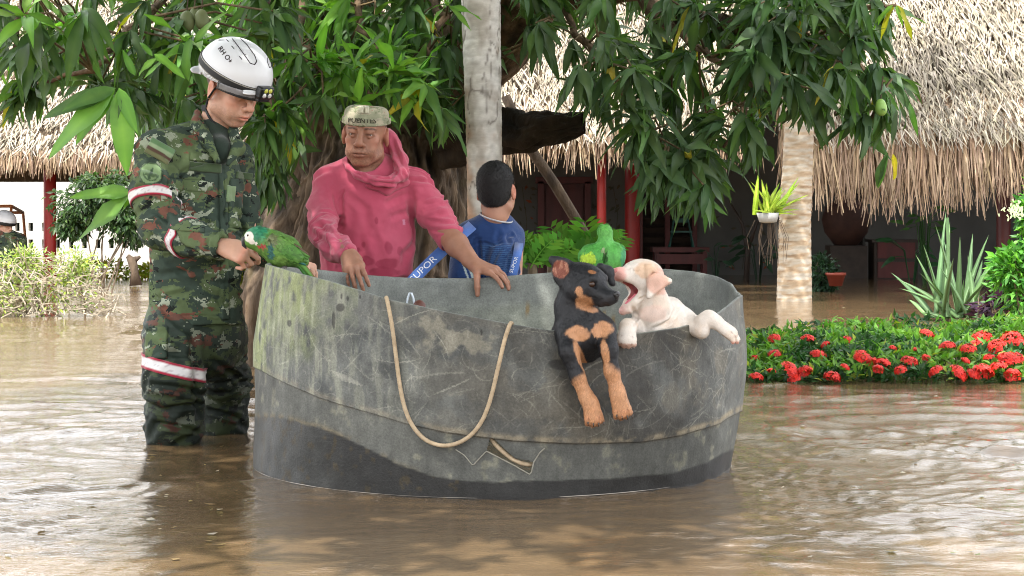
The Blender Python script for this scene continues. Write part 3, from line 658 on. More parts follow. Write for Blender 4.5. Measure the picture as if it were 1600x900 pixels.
# pale torn edges and the crack lines around the hole
from mathutils.bvhtree import BVHTree as _B
bm_ = bmesh.new(); bm_.from_mesh(lw_.data); bvL = _B.FromBMesh(bm_); bm_.free()
def snap(p):
    q, n = bvL.find_nearest(p)[:2]; o = Vector((q.x-TC.x, q.y-TC.y, 0)).normalized(); return q+o*.0012
M_edge = pmat('torn_edge', (.26, .25, .21), (.18, .17, .14), sc=30, rough=.8); M_crack = pmat('crack', (.03, .03, .028), rough=.9)
b = MB()
for pl in ([(711, 703), (725, 712), (737, 726), (740, 726), (758, 707), (761, 705), (790, 720), (827, 741), (830, 738), (834, 722), (843, 708), (853, 698)],):
    pl = [(pl[i][0]+(pl[i+1][0]-pl[i][0])*k/5, pl[i][1]+(pl[i+1][1]-pl[i][1])*k/5) for i in range(len(pl)-1) for k in range(5)]; b.tube([snap(on_tank(a, c_, .004)[0]) for a, c_ in pl], .0021 if 1 else [.0012, .002, .0022, .0022, .0018, .0022, .0025, .0028, .0022, .002, .0018, .001], 6)
b.build('torn_edge', M_edge, tank)
# rope
M_rope = pmat('rope', (.46, .36, .24), (.33, .25, .16), sc=60, rough=.95, bsc=220, bst=.6)
def rope_mesh(pts, r=.0056, n=10, tw=260):
    pts = [Vector(p) for p in pts]; C = np.array([list(p) for p in pts]); m = len(C)*14; t = np.linspace(0, len(C)-1, m); C = np.stack([np.interp(t, np.arange(len(C)), C[:, k]) for k in range(3)], 1)
    for _ in range(60): C[1:-1] = (C[:-2]+C[1:-1]*2+C[2:])/4
    s_ = np.r_[0, np.cumsum(np.linalg.norm(np.diff(C, axis=0), axis=1))]; k = int(s_[-1]/.0022); t = np.linspace(0, s_[-1], k); C = np.stack([np.interp(t, s_, C[:, a]) for a in range(3)], 1)
    T = np.gradient(C, axis=0); T /= np.linalg.norm(T, axis=1)[:, None]; u = np.cross(T, [0.02, 1, .01]); u /= np.linalg.norm(u, axis=1)[:, None]; v = np.cross(T, u)
    th = np.linspace(0, 2*np.pi, n, endpoint=False); R = r*(1+.13*np.abs(np.cos(1.5*(th[None]+t[:, None]*tw))))
    V = C[:, None]+u[:, None]*(np.cos(th)*R)[..., None]+v[:, None]*(np.sin(th)*R)[..., None]
    i = np.arange(k-1)[:, None]*n+np.arange(n)[None]; j = np.arange(k-1)[:, None]*n+(np.arange(n)+1)[None] % n
    return np_mesh('rope', V.reshape(-1, 3), np.stack([i, j, j+n, i+n], -1).reshape(-1, 4))
rp_px = [(604, 464), (607, 478), (613, 510), (618, 550), (624, 600), (632, 640), (645, 668), (664, 689), (690, 698), (715, 694), (738, 680), (756, 655), (768, 620), (777, 580), (784, 550), (790, 525), (796, 508)]
rp_pts = [on_tank(604, 467, -.02)[0]+Vector((0, .02, -.01)), on_tank(603, 461, .002)[0]]+[on_tank(a, c_, .017)[0] for a, c_ in rp_px[1:]]+[on_tank(799, 503, .006)[0], on_tank(801, 505, -.02)[0]+Vector((0, .02, -.01))]
tag(link('rope', rope_mesh(rp_pts), M_rope), 'beige rope looped down the scratched front of the tank', 'rope')
tag(link('rope', rope_mesh([on_tank(766, 684, -.02)[0], on_tank(776, 697, -.010)[0], on_tank(795, 714, -.006)[0], on_tank(812, 724, -.006)[0], on_tank(832, 727, -.014)[0], on_tank(842, 722, -.03)[0]], .0062), M_rope), 'short piece of rope showing through the torn hole in the tank', 'rope')
# ================================================================ PEOPLE
from mathutils.bvhtree import BVHTree
def m_skin(name, base, red=(1.15, .8, .75)):
    m, n, b = new_mat(name); v = coords(n); a = node(n, 'ShaderNodeVertexColor', layer_name='Col')
    c = ramp(n, noise(n, v, 14, 5, .6), [(.3, tuple(x*.86 for x in base)), (.7, tuple(x*1.1 for x in base))]); n.links.new(mulc(n, c, a.outputs[0]), b.inputs['Base Color'])
    b.inputs['Roughness'].default_value = .58; b.inputs['Subsurface Weight'].default_value = .18; b.inputs['Subsurface Radius'].default_value = (.010, .004, .002); b.inputs['Subsurface Scale'].default_value = .5
    bump(n, b, noise(n, v, 320, 3, .6), .22, .0015); return m
def m_cloth(name, c1, c2, sc=9, rough=.85, weave=900, attr=True, extra=None):
    m, n, b = new_mat(name); v = coords(n); c = ramp(n, noise(n, v, sc, 5, .6), [(.3, c1), (.7, c2)])
    if attr: c = mulc(n, c, node(n, 'ShaderNodeVertexColor', layer_name='Col').outputs[0])
    n.links.new(c, b.inputs['Base Color']); b.inputs['Roughness'].default_value = rough; b.inputs['Specular IOR Level'].default_value = .2
    b.inputs['Sheen Weight'].default_value = .25; b.inputs['Sheen Roughness'].default_value = .5
    h = node(n, 'ShaderNodeMath', {0: noise(n, v, weave, 2, .5), 1: noise(n, v, 45, 4, .6)}, operation='ADD'); bump(n, b, h.outputs[0], .35, .004); return m
def m_camo(name, cols, cell=.0045, sc=10.5, attr=True):
    """digital camouflage: blotches cut into small square steps"""
    m, n, b = new_mat(name); t = node(n, 'ShaderNodeTexCoord')
    dz = node(n, 'ShaderNodeTexNoise', {'Vector': t.outputs['Object'], 'Scale': 3})
    sn = node(n, 'ShaderNodeVectorMath', {0: t.outputs['Object'], 1: (cell, cell, cell)}, operation='SNAP')
    mp_ = node(n, 'ShaderNodeMapping', {0: sn.outputs[0], 'Scale': (1, 1, 1.7)})
    out = None
    for i, (c, thr, s_, off) in enumerate(cols):
        o2 = node(n, 'ShaderNodeVectorMath', {0: mp_.outputs[0], 1: (off, off*.7, off*1.3)}, operation='ADD')
        f = node(n, 'ShaderNodeTexNoise', {'Vector': o2.outputs[0], 'Scale': sc*s_, 'Detail': 4, 'Roughness': .62, 'Distortion': .3})
        g = node(n, 'ShaderNodeMath', {0: f.outputs[0], 1: thr}, operation='GREATER_THAN')
        if out is None: out = mulc(n, c, c, 0.0)
        else:
            x = node(n, 'ShaderNodeMix', data_type='RGBA'); n.links.new(g.outputs[0], x.inputs[0]); n.links.new(out, x.inputs[6]); x.inputs[7].default_value = (*c, 1); out = x.outputs[2]
    v = coords(n); out = mulc(n, out, ramp(n, noise(n, v, 25, 5, .6), [(.3, (.78, .78, .78)), (.7, (1.15, 1.15, 1.15))]))
    if attr: out = mulc(n, out, node(n, 'ShaderNodeVertexColor', layer_name='Col').outputs[0])
    n.links.new(out, b.inputs['Base Color']); b.inputs['Roughness'].default_value = .85; b.inputs['Specular IOR Level'].default_value = .2
    h = node(n, 'ShaderNodeMath', {0: noise(n, v, 800, 2, .5), 1: noise(n, v, 38, 4, .6)}, operation='ADD'); bump(n, b, h.outputs[0], .4, .005); return m
CAMO = [((.044, .066, .050), 0, 1, 0), ((.105, .145, .068), .52, 1.0, 3), ((.17, .075, .052), .595, .9, 7), ((.33, .37, .28), .60, 1.35, 11), ((.012, .016, .014), .625, 1.5, 17)]
M_camo = m_camo('camouflage_cloth', CAMO, .0038)
M_camo_wet = m_camo('wet_camouflage', [(tuple(x*.55 for x in c), t, s_, o) for c, t, s_, o in CAMO]); M_camo_wet.node_tree.nodes['Principled BSDF'].inputs['Roughness'].default_value = .55
M_skinA = m_skin('fair_tan_skin', (.56, .32, .225)); M_skinB = m_skin('weathered_brown_skin', (.34, .165, .105)); M_skinC = m_skin('boy_skin', (.42, .22, .145))
M_black = pmat('black_webbing', (.012, .012, .013), (.02, .02, .02), rough=.55, bsc=200); M_blackp = pmat('black_plastic', (.012, .013, .015), rough=.3, bst=.05)
M_hair = pmat('black_hair', (.006, .0055, .0055), (.011, .009, .009), sc=60, rough=.55, bsc=300, bst=.8, attr=False)
M_eye = pmat('eye_white', (.38, .33, .30), rough=.15, bst=0); M_iris = pmat('iris', (.022, .012, .008), rough=.45, bst=0)
def hexsm(s, pts, rads, k=.012): s.chain(pts, rads, k)
def head_ops(s, o):
    """o: dict of variations; local frame: -Y forward, +X the person's left"""
    E = s.ell; C = s.cap
    E((0, .018, .038-.5*o.get('flat', 0)), (.073, .092, .080-o.get('flat', 0)*.5), .02); E((0, -.025, .03), (.066, .062, .058-o.get('flat', 0)*.5), .02)
    E((0, -.035, -.035), (.055*o.get('jaw', 1), .055, .070), .03); E((0, -.062, -.092), (.026, .022, .021), .028)
    for g in (-1, 1):
        E((g*.050*o.get('jaw', 1), -.005, -.062), (.014, .030, .022), .03); C((g*.052, -.002, -.075), (g*.018, -.066, -.102), .013, .012, .025)
        E((g*.043, -.063, -.026), (.018, .019, .014), .022); C((g*.016, -.087, .021), (g*.045, -.075, .022), .0085, .007, .014)
        E((g*.035, -.066, -.060), (.020, .022, .024), .025)
    for g in (-1, 1): E((g*.031, -.101, .001), (.019, .018, .0125), .012, mode='s')
    gp = o.get('gap', .0042)
    for g in (-1, 1):
        ey = -.0835
        C((g*.017, ey+.002, .000), (g*.030, ey-.0055, .0045+gp*.5), .0042, .0048, .005); C((g*.030, ey-.0055, .0045+gp*.5), (g*.046, ey+.009, .0005), .0048, .0038, .005)
        C((g*.018, ey+.002, -.003), (g*.031, ey-.003, -.0065-gp*.5), .0036, .0042, .006); C((g*.031, ey-.003, -.0065-gp*.5), (g*.045, ey+.008, -.003), .0042, .0034, .006)
        E((g*.032, ey+.002, .011), (.017, .009, .007), .008)
    nw = o.get('nose', 1)
    s.chain([(0, -.088, .012), (0, -.100, -.008), (0, -.113, -.028), (0, -.1165, -.034)], [.0075, .0085, .0105*nw, .0115*nw], .010)
    for g in (-1, 1): E((g*.0135*nw, -.1015, -.0385), (.0085, .0105, .008), .007); E((g*.0075*nw, -.109, -.0475), (.0042, .006, .0035), .003, mode='s')
    E((0, -.088, -.064), (.027, .018, .019), .018)
    sm_ = o.get('smile', 0)
    s.chain([(-.025, -.084, -.0690+sm_), (-.010, -.1015, -.0650), (0, -.103, -.0665), (.010, -.1015, -.0650), (.025, -.084, -.0690+sm_)], [.0025, .0048, .0044, .0048, .0025], .004)
    s.chain([(-.022, -.085, -.0735+sm_), (-.008, -.0995, -.0765), (.008, -.0995, -.0765), (.022, -.085, -.0735+sm_)], [.003, .0062, .0062, .003], .004)
    s.chain([(-.024, -.094, -.0707+sm_), (0, -.1085, -.0707), (.024, -.094, -.0707+sm_)], [.0012, .0018+o.get('open', 0), .0012], .0025, 's')
    E((0, -.093, -.083), (.012, .008, .004), .006, mode='s') if False else None
    for g in (-1, 1):
        R = rotm('Z', g*18)@rotm('X', -12)
        E((g*.0785, .012, -.008), (.0075, .019, .032), .006, R); E((g*.0745, .004, -.010), (.008, .012, .020), .008, R)
        E((g*.0865, .009, -.005), (.0050, .0105, .019), .004, R, 's'); E((g*.079, .008, -.036), (.006, .009, .010), .006)
def head_col(L_, V, o):
    """tint multipliers for the skin of the head, from head-local coordinates"""
    c = np.ones((len(V), 3)); x, y, z = L_[:, 0], L_[:, 1], L_[:, 2]; hd_ = (np.abs(x) < .1) & (np.abs(y) < .14) & (z > -.14) & (z < .13); n = fbm(V, 260, 3, 3)
    def blob(cx, cy, cz, r, col, a): nonlocal c; d = ((np.abs(x)-cx)/r[0])**2+((y-cy)/r[1])**2+((z-cz)/r[2])**2; c = mixc(c, col, np.exp(-d)*a*hd_)
    blob(.045, -.07, -.028, (.022, .03, .018), (1.15, .78, .72), .6); blob(0, -.113, -.034, (.014, .02, .014), (1.15, .78, .74), .6); blob(.084, .01, -.005, (.02, .03, .035), (1.12, .72, .68), .6)
    lip = np.exp(-((np.abs(x))/.024)**4)*np.exp(-((z+.071)/.0085)**4)*(y < -.083)*hd_; c = mixc(c, o.get('lip', (.95, .48, .45)), lip*.75)
    seam = np.exp(-(x/.025)**4)*np.exp(-((z+.0707)/.0016)**2)*(y < -.085)*hd_; c = mixc(c, (.25, .10, .08), seam*.9)
    bw = o.get('brow', 1); arch = .0175+.003*np.cos((np.abs(x)-.032)*60); br = np.exp(-((z-arch)/.0042)**4)*sstep(np.abs(x), .011, .016)*sstep(np.abs(x), .056, .046)*(y < -.055)*hd_; c = mixc(c, (.08, .06, .05), br*.85*sstep(n, .2, .5)*bw)
    ld = np.exp(-((np.abs(x)-.031)/.016)**4)*np.exp(-((z+.0005)/.0035)**2)*(y < -.07)*hd_; c = mixc(c, (.12, .07, .05), ld*.75)
    st = o.get('stub', 0)
    if st: m = (sstep(z, -.045, -.06)*(np.abs(x) < .07)*(y < .01)*(z > -.125)+np.exp(-((z+.055)/.006)**2)*(np.abs(x) < .028)*(y < -.09))*hd_; c = mixc(c, (.42, .38, .36), np.clip(m, 0, 1)*st*sstep(n, .35, .65))
    if o.get('nost', 1): blob(.0075, -.112, -.0475, (.005, .01, .004), (.15, .07, .05), .9)
    if o.get('wr'): 
        for zz_, a in ((.045, .4), (.055, .35), (.038, .25)): c = mixc(c, (.6, .5, .45), np.exp(-((z-zz_-.002*np.sin(x*90))/.0015)**2)*(np.abs(x) < .04)*(y < -.05)*a*hd_)
        nl = np.abs(x)-(.020+.45*np.clip(-.040-z, 0, .05)); c = mixc(c, (.55, .45, .4), np.exp(-(nl/.0022)**2)*(z < -.038)*(z > -.082)*(y < -.07)*.6*hd_)
    return c
def hand_ops(s, H, curls, thumb, sc=1.0, mir=1, splay=(.10, .02, -.05, -.12)):
    """H: frame at the wrist, +X to the fingers, +Z back of the hand, thumb on +Y*mir; curls: per finger three bends in degrees"""
    M0 = s.M; s.M = H@Matrix.Scale(sc, 4); tips = []
    kn = [(.086, .029, .002), (.091, .009, .004), (.086, -.011, .002), (.077, -.029, -.002)]; ln = [(.040, .025, .020), (.044, .029, .021), (.041, .026, .020), (.032, .020, .018)]
    s.ecap((-.03, 0, 0), (.02, 0, 0), .025, .019, .029, .016, (0, 1, 0), .015)
    for i, (kx, ky, kz) in enumerate(kn):
        ky *= mir; s.cap((.012, ky*.55, 0), (kx, ky, kz), .014, .0112, .013); s.ell((kx, ky, kz+.003), (.0105, .0095, .0085), .005)
        a = 0; p = Vector((kx, ky, kz)); y = splay[i]*mir
        for j in range(3):
            a += math.radians(curls[i][j]); d = Vector((math.cos(a)*math.cos(y), math.sin(y), -math.sin(a))); q = p+d*ln[i][j]; r0 = (.0096, .0085, .0078, .0070)[j]*(1 if i < 3 else .88)
            s.cap(p, q, r0, r0*.92, .0025 if j else .006)
            if j: s.ell(p, (r0*1.06,)*3, .002)
            p = q
        tips.append(p)
    s.ecap((.03, 0, -.006), (.075, 0, -.004), .032, .012, .036, .010, (0, 1, 0), .012)
    T = [Vector((t[0], t[1]*mir, t[2])) for t in thumb]; s.cap((.005, .012*mir, -.006), T[0], .016, .0155, .016); s.chain([T[0], T[1], T[2], T[3]], [.0150, .0115, .0105, .0085], .006)
    s.M = M0; return tips
def hand_frame(w_, d, up): 
    x = (Vector(d)).normalized(); z = Vector(up); z = (z-x*z.dot(x)).normalized(); y = z.cross(x); M = Matrix((x, y, z)).transposed().to_4x4(); M.translation = w_; return M
def bvh_of(V, Q): return BVHTree.FromPolygons([tuple(v) for v in V], [tuple(int(i) for i in q) for q in Q])
CAMP = Vector((0, 0, HC))
def thick(V, Q, C, th):
    """gives a sheet a back face and closed edges"""
    V = np.array([tuple(v) for v in V], float); Q = np.array(Q); C = np.array(C); N = vnormals(V, Q); n = len(V); E = {}
    for q in Q.tolist():
        for a, b in zip(q, q[1:]+q[:1]): E[(a, b)] = 1
    R = [(b, a, a+n, b+n) for (a, b) in E if (b, a) not in E]
    return np.r_[V+N*th/2, V-N*th/2], np.r_[Q, Q[:, ::-1]+n, np.array(R)] if R else np.r_[Q, Q[:, ::-1]+n], np.r_[C, C]
def hit(bv, px, py, off=.002):
    d = (P(px, py, 10)-CAMP).normalized(); h = bv.ray_cast(CAMP, d)
    if h[0] is None: return None, None
    n = h[1] if h[1].dot(d) < 0 else -h[1]
    return h[0]+n*off, n
def patch(name, bv, cpx, w_px, h_px, rot, mat, parent, colf=None, n=(20, 14), off=.002, mask=None):
    """badge or flap sewn on the cloth where the photo shows it, following the cloth's surface"""
    V = []; C = []; Qs = []; ok = {}
    for j in range(n[1]+1):
        for i in range(n[0]+1):
            u, v = i/n[0]*2-1, j/n[1]*2-1; a = math.radians(rot); x = u*w_px/2; y = v*h_px/2; h_, nn = hit(bv, cpx[0]+x*math.cos(a)-y*math.sin(a), cpx[1]+x*math.sin(a)+y*math.cos(a), off*(1 if max(abs(u), abs(v)) < .97 else .2))
            if h_ is None or (mask and not mask(u, v)): continue
            ok[i, j] = len(V); V.append(h_); C.append(colf(u, v) if colf else (1, 1, 1))
    for j in range(n[1]):
        for i in range(n[0]):
            q = [(i, j), (i, j+1), (i+1, j+1), (i+1, j)]
            if all(k in ok for k in q): Qs.append([ok[k] for k in q])
    if not Qs: return None
    V, Qs, C = thick(V, Qs, C, .002); return link(name, np_mesh(name, V, Qs, C), mat, parent)
def text_on(bv, txt, cpx, h_px, rot, mat, parent, off=.0035, name='lettering', sx=1.0, bold=.0):
    cu = bpy.data.curves.new('t', 'FONT'); cu.body = txt; cu.size = 1; cu.align_x = 'CENTER'; cu.align_y = 'CENTER'; cu.resolution_u = 3; cu.offset = bold
    to = bpy.data.objects.new('t', cu); COL.objects.link(to); me = bpy.data.meshes.new_from_object(to.evaluated_get(bpy.context.evaluated_depsgraph_get())); bpy.data.objects.remove(to)
    bm = bmesh.new(); bm.from_mesh(me); bmesh.ops.triangulate(bm, faces=bm.faces)
    for _ in range(3):
        le = [e for e in bm.edges if e.calc_length() > .10]
        if le: bmesh.ops.subdivide_edges(bm, edges=le, cuts=1); bmesh.ops.triangulate(bm, faces=bm.faces)
    a = math.radians(rot); h0 = hit(bv, *cpx)[0]; dep = h0.y if h0 else 6.7
    for v in bm.verts:
        x = v.co.x*h_px*1.3*sx; y = -v.co.y*h_px*1.3; h_, _ = hit(bv, cpx[0]+x*math.cos(a)-y*math.sin(a), cpx[1]+x*math.sin(a)+y*math.cos(a), off)
        if h_ is None:
            h_ = bv.find_nearest(P(cpx[0]+x*math.cos(a)-y*math.sin(a), cpx[1]+x*math.sin(a)+y*math.cos(a), dep))[0]
        v.co = h_
    bm.to_mesh(me); bm.free(); me.name = name; me.materials.clear(); return link(name, me, mat, parent)
def surf_tube(name, bv, pts, r, mat, parent, off=.002, n=6, col=None, flat=1):
    P_ = []
    for i in range(len(pts)-1):
        for k in range(4): t = k/4; P_.append((pts[i][0]*(1-t)+pts[i+1][0]*t, pts[i][1]*(1-t)+pts[i+1][1]*t))
    P_.append(pts[-1]); hs = [hit(bv, *p, off)[0] for p in P_]; hs = [h for h in hs if h is not None]; b = MB(); b.tube(hs, r, n, col=col, flat=flat)
    return b.build(name, mat, parent, True) if b.v else print('EMPTY', name, pts)
def rand_creases(rs_, a, b, rad, n, wd=.010, dp=.006, along=.3):
    """creases round a limb from a to b"""
    a = np.array(a); b = np.array(b); ax = b-a; L_ = np.linalg.norm(ax); ax /= L_; u = np.cross(ax, [.3, .9, .2]); u /= np.linalg.norm(u); v = np.cross(ax, u); out = []
    for i in range(n):
        t = rs_.uniform(0, 1); th = rs_.uniform(0, 6.28); dth = rs_.uniform(.7, 1.6); sl = rs_.normal(0, along)*rad*2
        p = a+ax*t*L_+(u*math.cos(th)+v*math.sin(th))*rad; q = a+ax*(t*L_+sl)+(u*math.cos(th+dth)+v*math.sin(th+dth))*rad
        out.append((p, q, wd*rs_.uniform(.6, 1.4), dp*rs_.uniform(.5, 1.3)))
    return out
def pc(*pts): # crease list given in pixels with depth: (x0,y0,x1,y1,Y,width,depth)
    return [(np.array(P(a, b, Y)), np.array(P(c, d, Y)), w_, dp, 1) for a, b, c, d, Y, w_, dp in pts]
def cloth_part(name, s, h, mat, parent, cr, seed, amp=.006, colf=None, sm_=1, bv=True):
    V, Q = s.mesh(h); V = smooth_v(V, Q, sm_); N = vnormals(V, Q)
    if cr: V = creases(V, N, cr, Q); N = vnormals(V, Q)
    V = V+N*((fbm(V, 14, seed, 3)-.5)*amp+(fbm(V, 38, seed+3, 2)-.5)*amp*.45)[:, None]
    c = colf(V) if colf else None; o = link(name, np_mesh(name, V, Q, c if c is not None else np.ones((len(V), 3))), mat, parent); return o, (bvh_of(V, Q) if bv else None), V, Q
def eyes(M, parent, look=(0, -1, 0), gap=1):
    for g in (-1, 1):
        c = M@Vector((g*.031, -.0772, -.0010)); f = (M.to_3x3()@Vector(look)).normalized(); sc = M.to_scale()[0]; b = MB()
        b.lathe(c, [(0, .0122*sc)]+[(.0122*math.sin(t)*sc, .0122*math.cos(t)*sc) for t in np.linspace(.08, 2.2, 12)], 16, f); e = b.build('eye', M_eye, parent, True)
        b = MB(); b.lathe(c, [(0, .0128*sc)]+[(.0125*math.sin(t)*sc, .0125*math.cos(t)*sc) for t in np.linspace(.05, .46, 5)], 16, f); b.build('iris', M_iris, e, True)
# ---------------------------------------------------------------- SOLDIER
def band_on(s_ops, c, n, half, mat_cols, name, parent, grow=.006, h=.003):
    pass
so = empty('person', (P(305, 0, 6.65).x, 6.65, 0), 'soldier in camouflage uniform and white helmet feeding the parrot', 'person')
rsh, rel, rwr = P(247, 238, 6.56), P(250, 358, 6.42), P(348, 386, 6.24); lsh, lel, lwr = P(367, 250, 6.86), P(391, 385, 6.82), P(466, 412, 6.52)
sd_ = (.839, .545, 0)
HM = lookat(P(361, 137, 6.64), (.80*math.cos(math.radians(24)), -.60*math.cos(math.radians(24)), -math.sin(math.radians(24))), roll=math.radians(-3))
s = Sculpt(); s.M = HM@Matrix.Scale(1.07, 4); oA = dict(gap=.0012, jaw=.97, stub=.25, lip=(1.05, .55, .52), open=0); head_ops(s, oA); s.M = Matrix.Identity(4)
s.chain([P(355, 150, 6.67), P(341, 190, 6.70), P(328, 222, 6.70)], [.058, .060, .072], .025); s.ell(P(310, 232, 6.69), (.11, .08, .03), .03)
s.ecap(P(306, 480, 6.66), P(308, 275, 6.68), .11, .08, .12, .08, sd_, .03)
for sh, el, wr in ((rsh, rel, rwr), (lsh, lel, lwr)): s.cap(P(310, 252, 6.69), sh, .042, .042, .03); s.cap(sh, el, .042, .038, .02); s.cap(el, wr, .042, .0255, .015)
Hr = hand_frame(rwr+Vector((.004, 0, 0)), P(424, 408, 6.16)-rwr, (-.10, -.80, .55))
hand_ops(s, Hr, [(25, 45, 30), (48, 62, 38), (60, 72, 40), (66, 72, 40)], [(.030, .028, -.012), (.060, .040, -.026), (.090, .030, -.034), (.108, .018, -.036)], 1.03, 1)
Hl = hand_frame(lwr, P(500, 420, 6.36)-lwr, (.25, -.30, .9)); hand_ops(s, Hl, [(38, 45, 25), (40, 45, 25), (42, 45, 30), (46, 45, 30)], [(.03, .03, -.01), (.05, .045, -.02), (.075, .052, -.03), (.09, .05, -.045)], .92, -1)
V, Q = s.mesh(.0028); V = smooth_v(V, Q, 1); Lc = inv_pts(HM, V)/1.07; c = head_col(Lc, V, oA)
hm_ = (Lc[:, 2] > -.01) & (Lc[:, 1] > .015+.02*(Lc[:, 2] < .02)) & (np.abs(Lc[:, 0]) < .09) & (Lc[:, 2] < .12) & (Lc[:, 1] < .13); ear = ((np.abs(Lc[:, 0])-.0785)/.012)**2+((Lc[:, 1]-.012)/.024)**2+((Lc[:, 2]+.008)/.036)**2 < 1
hr_ = sstep(Lc[:, 2]+.5*(Lc[:, 1]-.03), -.030, .005)*sstep(Lc[:, 1], .020, .032)*(~ear)*(np.abs(Lc[:, 0]) < .1)*(Lc[:, 2] < .13)*(Lc[:, 1] < .13); c = mixc(c, (.10, .09, .09), hr_*.92)
Hc = inv_pts(Hr, V); hn = np.exp(-((np.abs(Hc[:, 0]-.088)/.012)**2))*(np.abs(Hc[:, 2]) < .03)*(np.abs(Hc[:, 1]) < .05); c = mixc(c, (1.08, .74, .68), hn*.6); c = c*(.93+.14*fbm(V, 60, 5, 2))[:, None]
bodyA = link('body', np_mesh('body', V, Q, c), M_skinA, so); bvA = bvh_of(V, Q); eyes(HM@Matrix.Scale(1.07, 4), so, (0, -.75, -.65))
rs_ = np.random.default_rng(4)
# T-shirt
s = Sculpt(); s.ecap(P(308, 480, 6.65), P(311, 290, 6.67), .125, .095, .130, .092, sd_, .02); s.chain([P(328, 232, 6.67), P(333, 206, 6.69)], [.084, .070], .03); s.cap(P(343, 230, 6.60), P(346, 243, 6.60), .040, .036, .03)
for g in (1,): s.cap(P(331, 185, 6.70), P(330, 160, 6.70), .060, .060, .002, 's')
cloth_part('t_shirt', s, .004, m_cloth('dark_green_cotton', (.022, .036, .028), (.030, .048, .036)), so, None, 3, .002)
# jacket
s = Sculpt()
s.ecap(P(306, 503, 6.65), P(306, 395, 6.65), .176, .140, .162, .130, sd_, .02); s.ecap(P(306, 400, 6.65), P(307, 285, 6.66), .160, .126, .170, .124, sd_, .04)
s.chain([P(300, 215, 6.68), rsh], [.060, .077], .05); s.chain([P(335, 222, 6.74), lsh], [.055, .068], .05); s.cap(P(312, 262, 6.67), P(312, 300, 6.66), .12, .13, .05)
s.chain([rsh, P(240, 300, 6.49), rel], [.079, .077, .068], .03); s.chain([rel, P(296, 372, 6.33), P(340, 384, 6.25)], [.070, .062, .046], .02)
s.chain([lsh, P(379, 320, 6.86), lel], [.066, .061, .056], .03); s.chain([lel, lwr], [.062, .046], .02)
s.cap(P(345, 384.5, 6.248), P(392, 398, 6.17), .0375, .036, .003, 's'); s.cap(lwr+Vector((-.02, 0, 0)), lwr+Vector((.06, 0, 0)), .036, .034, .003, 's')
s.plane(P(352, 387.3, 6.23), (P(360, 389, 6.22)-P(340, 384, 6.25)), .002) if False else None
# open neck
s.chain([P(338, 160, 6.70), P(337, 203, 6.70)], [.078, .074], .01, 's'); s.cap(P(347, 200, 6.58), P(350, 250, 6.50), .040, .012, .012, 's')
# collar flaps
s.chain([P(308, 176, 6.72), P(308, 192, 6.62), P(322, 218, 6.565), P(341, 252, 6.52)], [.012, .024, .024, .010], .006)
s.chain([P(360, 178, 6.80), P(364, 206, 6.66), P(372, 232, 6.60), P(356, 256, 6.53)], [.010, .018, .024, .010], .012)
s.ell(P(368, 228, 6.61), (.022, .012, .035), .01); s.ell(P(312, 205, 6.59), (.028, .012, .038), .01)
s.plane(P(306, 505, 6.65), (0, 0, -1), .004)
cr = rand_creases(rs_, rsh, rel, .078, 26, .010, .008)+rand_creases(rs_, rel, rwr, .062, 20, .008, .007, .5)+rand_creases(rs_, lsh, lel, .07, 18, .009, .007)+rand_creases(rs_, P(308, 480, 6.65), P(308, 280, 6.66), .15, 26, .012, .006, .4)
cr += pc((232, 345, 275, 372, 6.36, .013, .010), (238, 330, 268, 345, 6.38, .01, .008), (215, 290, 262, 300, 6.44, .010, .006), (262, 250, 285, 330, 6.52, .016, .013), (252, 330, 290, 395, 6.5, .014, .010), (349, 262, 352, 500, 6.52, .006, .008), (343, 262, 346, 500, 6.52, .005, -.006),
         (240, 430, 330, 420, 6.5, .012, .007), (235, 470, 300, 455, 6.5, .012, .007), (300, 440, 345, 470, 6.5, .011, .006), (360, 400, 392, 440, 6.62, .011, .007), (290, 330, 340, 360, 6.5, .013, .006), (225, 410, 250, 480, 6.55, .013, .008), (360, 300, 385, 380, 6.65, .014, .008), (270, 380, 330, 405, 6.5, .012, .008), (255, 400, 300, 440, 6.5, .012, .007), (310, 480, 345, 492, 6.5, .01, .005), (225, 492, 388, 494, 6.5, .004, .003))
jk, bvJ, Vj, Qj = cloth_part('jacket', s, .0036, M_camo, so, cr, 5, .010)
# pockets, tapes, badges
M_olive = m_cloth('olive_patch', (.045, .075, .035), (.065, .10, .045), 30)
patch('pocket', bvJ, (293, 322), 58, 80, 4, M_camo, so, off=.005, n=(24, 30)); patch('pocket_flap', bvJ, (293, 290), 62, 20, 4, M_camo, so, off=.009, n=(24, 8))
patch('pocket', bvJ, (374, 318), 34, 78, 3, M_camo, so, off=.005, n=(16, 30))
patch('name_tape', bvJ, (321, 262), 50, 14, 5, M_olive, so, off=.006); patch('name_tape', bvJ, (318, 246), 44, 13, 5, M_camo, so, off=.005); patch('name_tape', bvJ, (381, 275), 26, 11, 8, M_olive, so, off=.006)
patch('rank_tab', bvJ, (360, 303), 13, 26, 3, m_cloth('sage_patch', (.16, .24, .12), (.20, .28, .15)), so, off=.006)
patch('placket', bvJ, (350, 385), 13, 230, -1.0, M_camo, so, off=.005, n=(6, 60))
patch('flag_patch', bvJ, (250, 236), 42, 26, 30, m_cloth('flag_cloth', (1, 1, 1), (.9, .9, .9)), so, lambda u, v: (.13, .24, .11) if v < -.35 else (.30, .40, .24) if v < .05 else (.10, .055, .04) if v < .5 else (.16, .17, .08), off=.004)
def badge(u, v):
    r_ = math.hypot(u, v)
    if r_ > .84: return (.06, .10, .05)
    if abs(r_-.55) < .07 and v > 0: return (.07, .12, .06)
    if abs(u+.25*v) < .10 and abs(v) < .5: return (.05, .09, .05)
    if abs(v-.1) < .09 and abs(u) < .42: return (.08, .13, .06)
    return (.20, .30, .15)
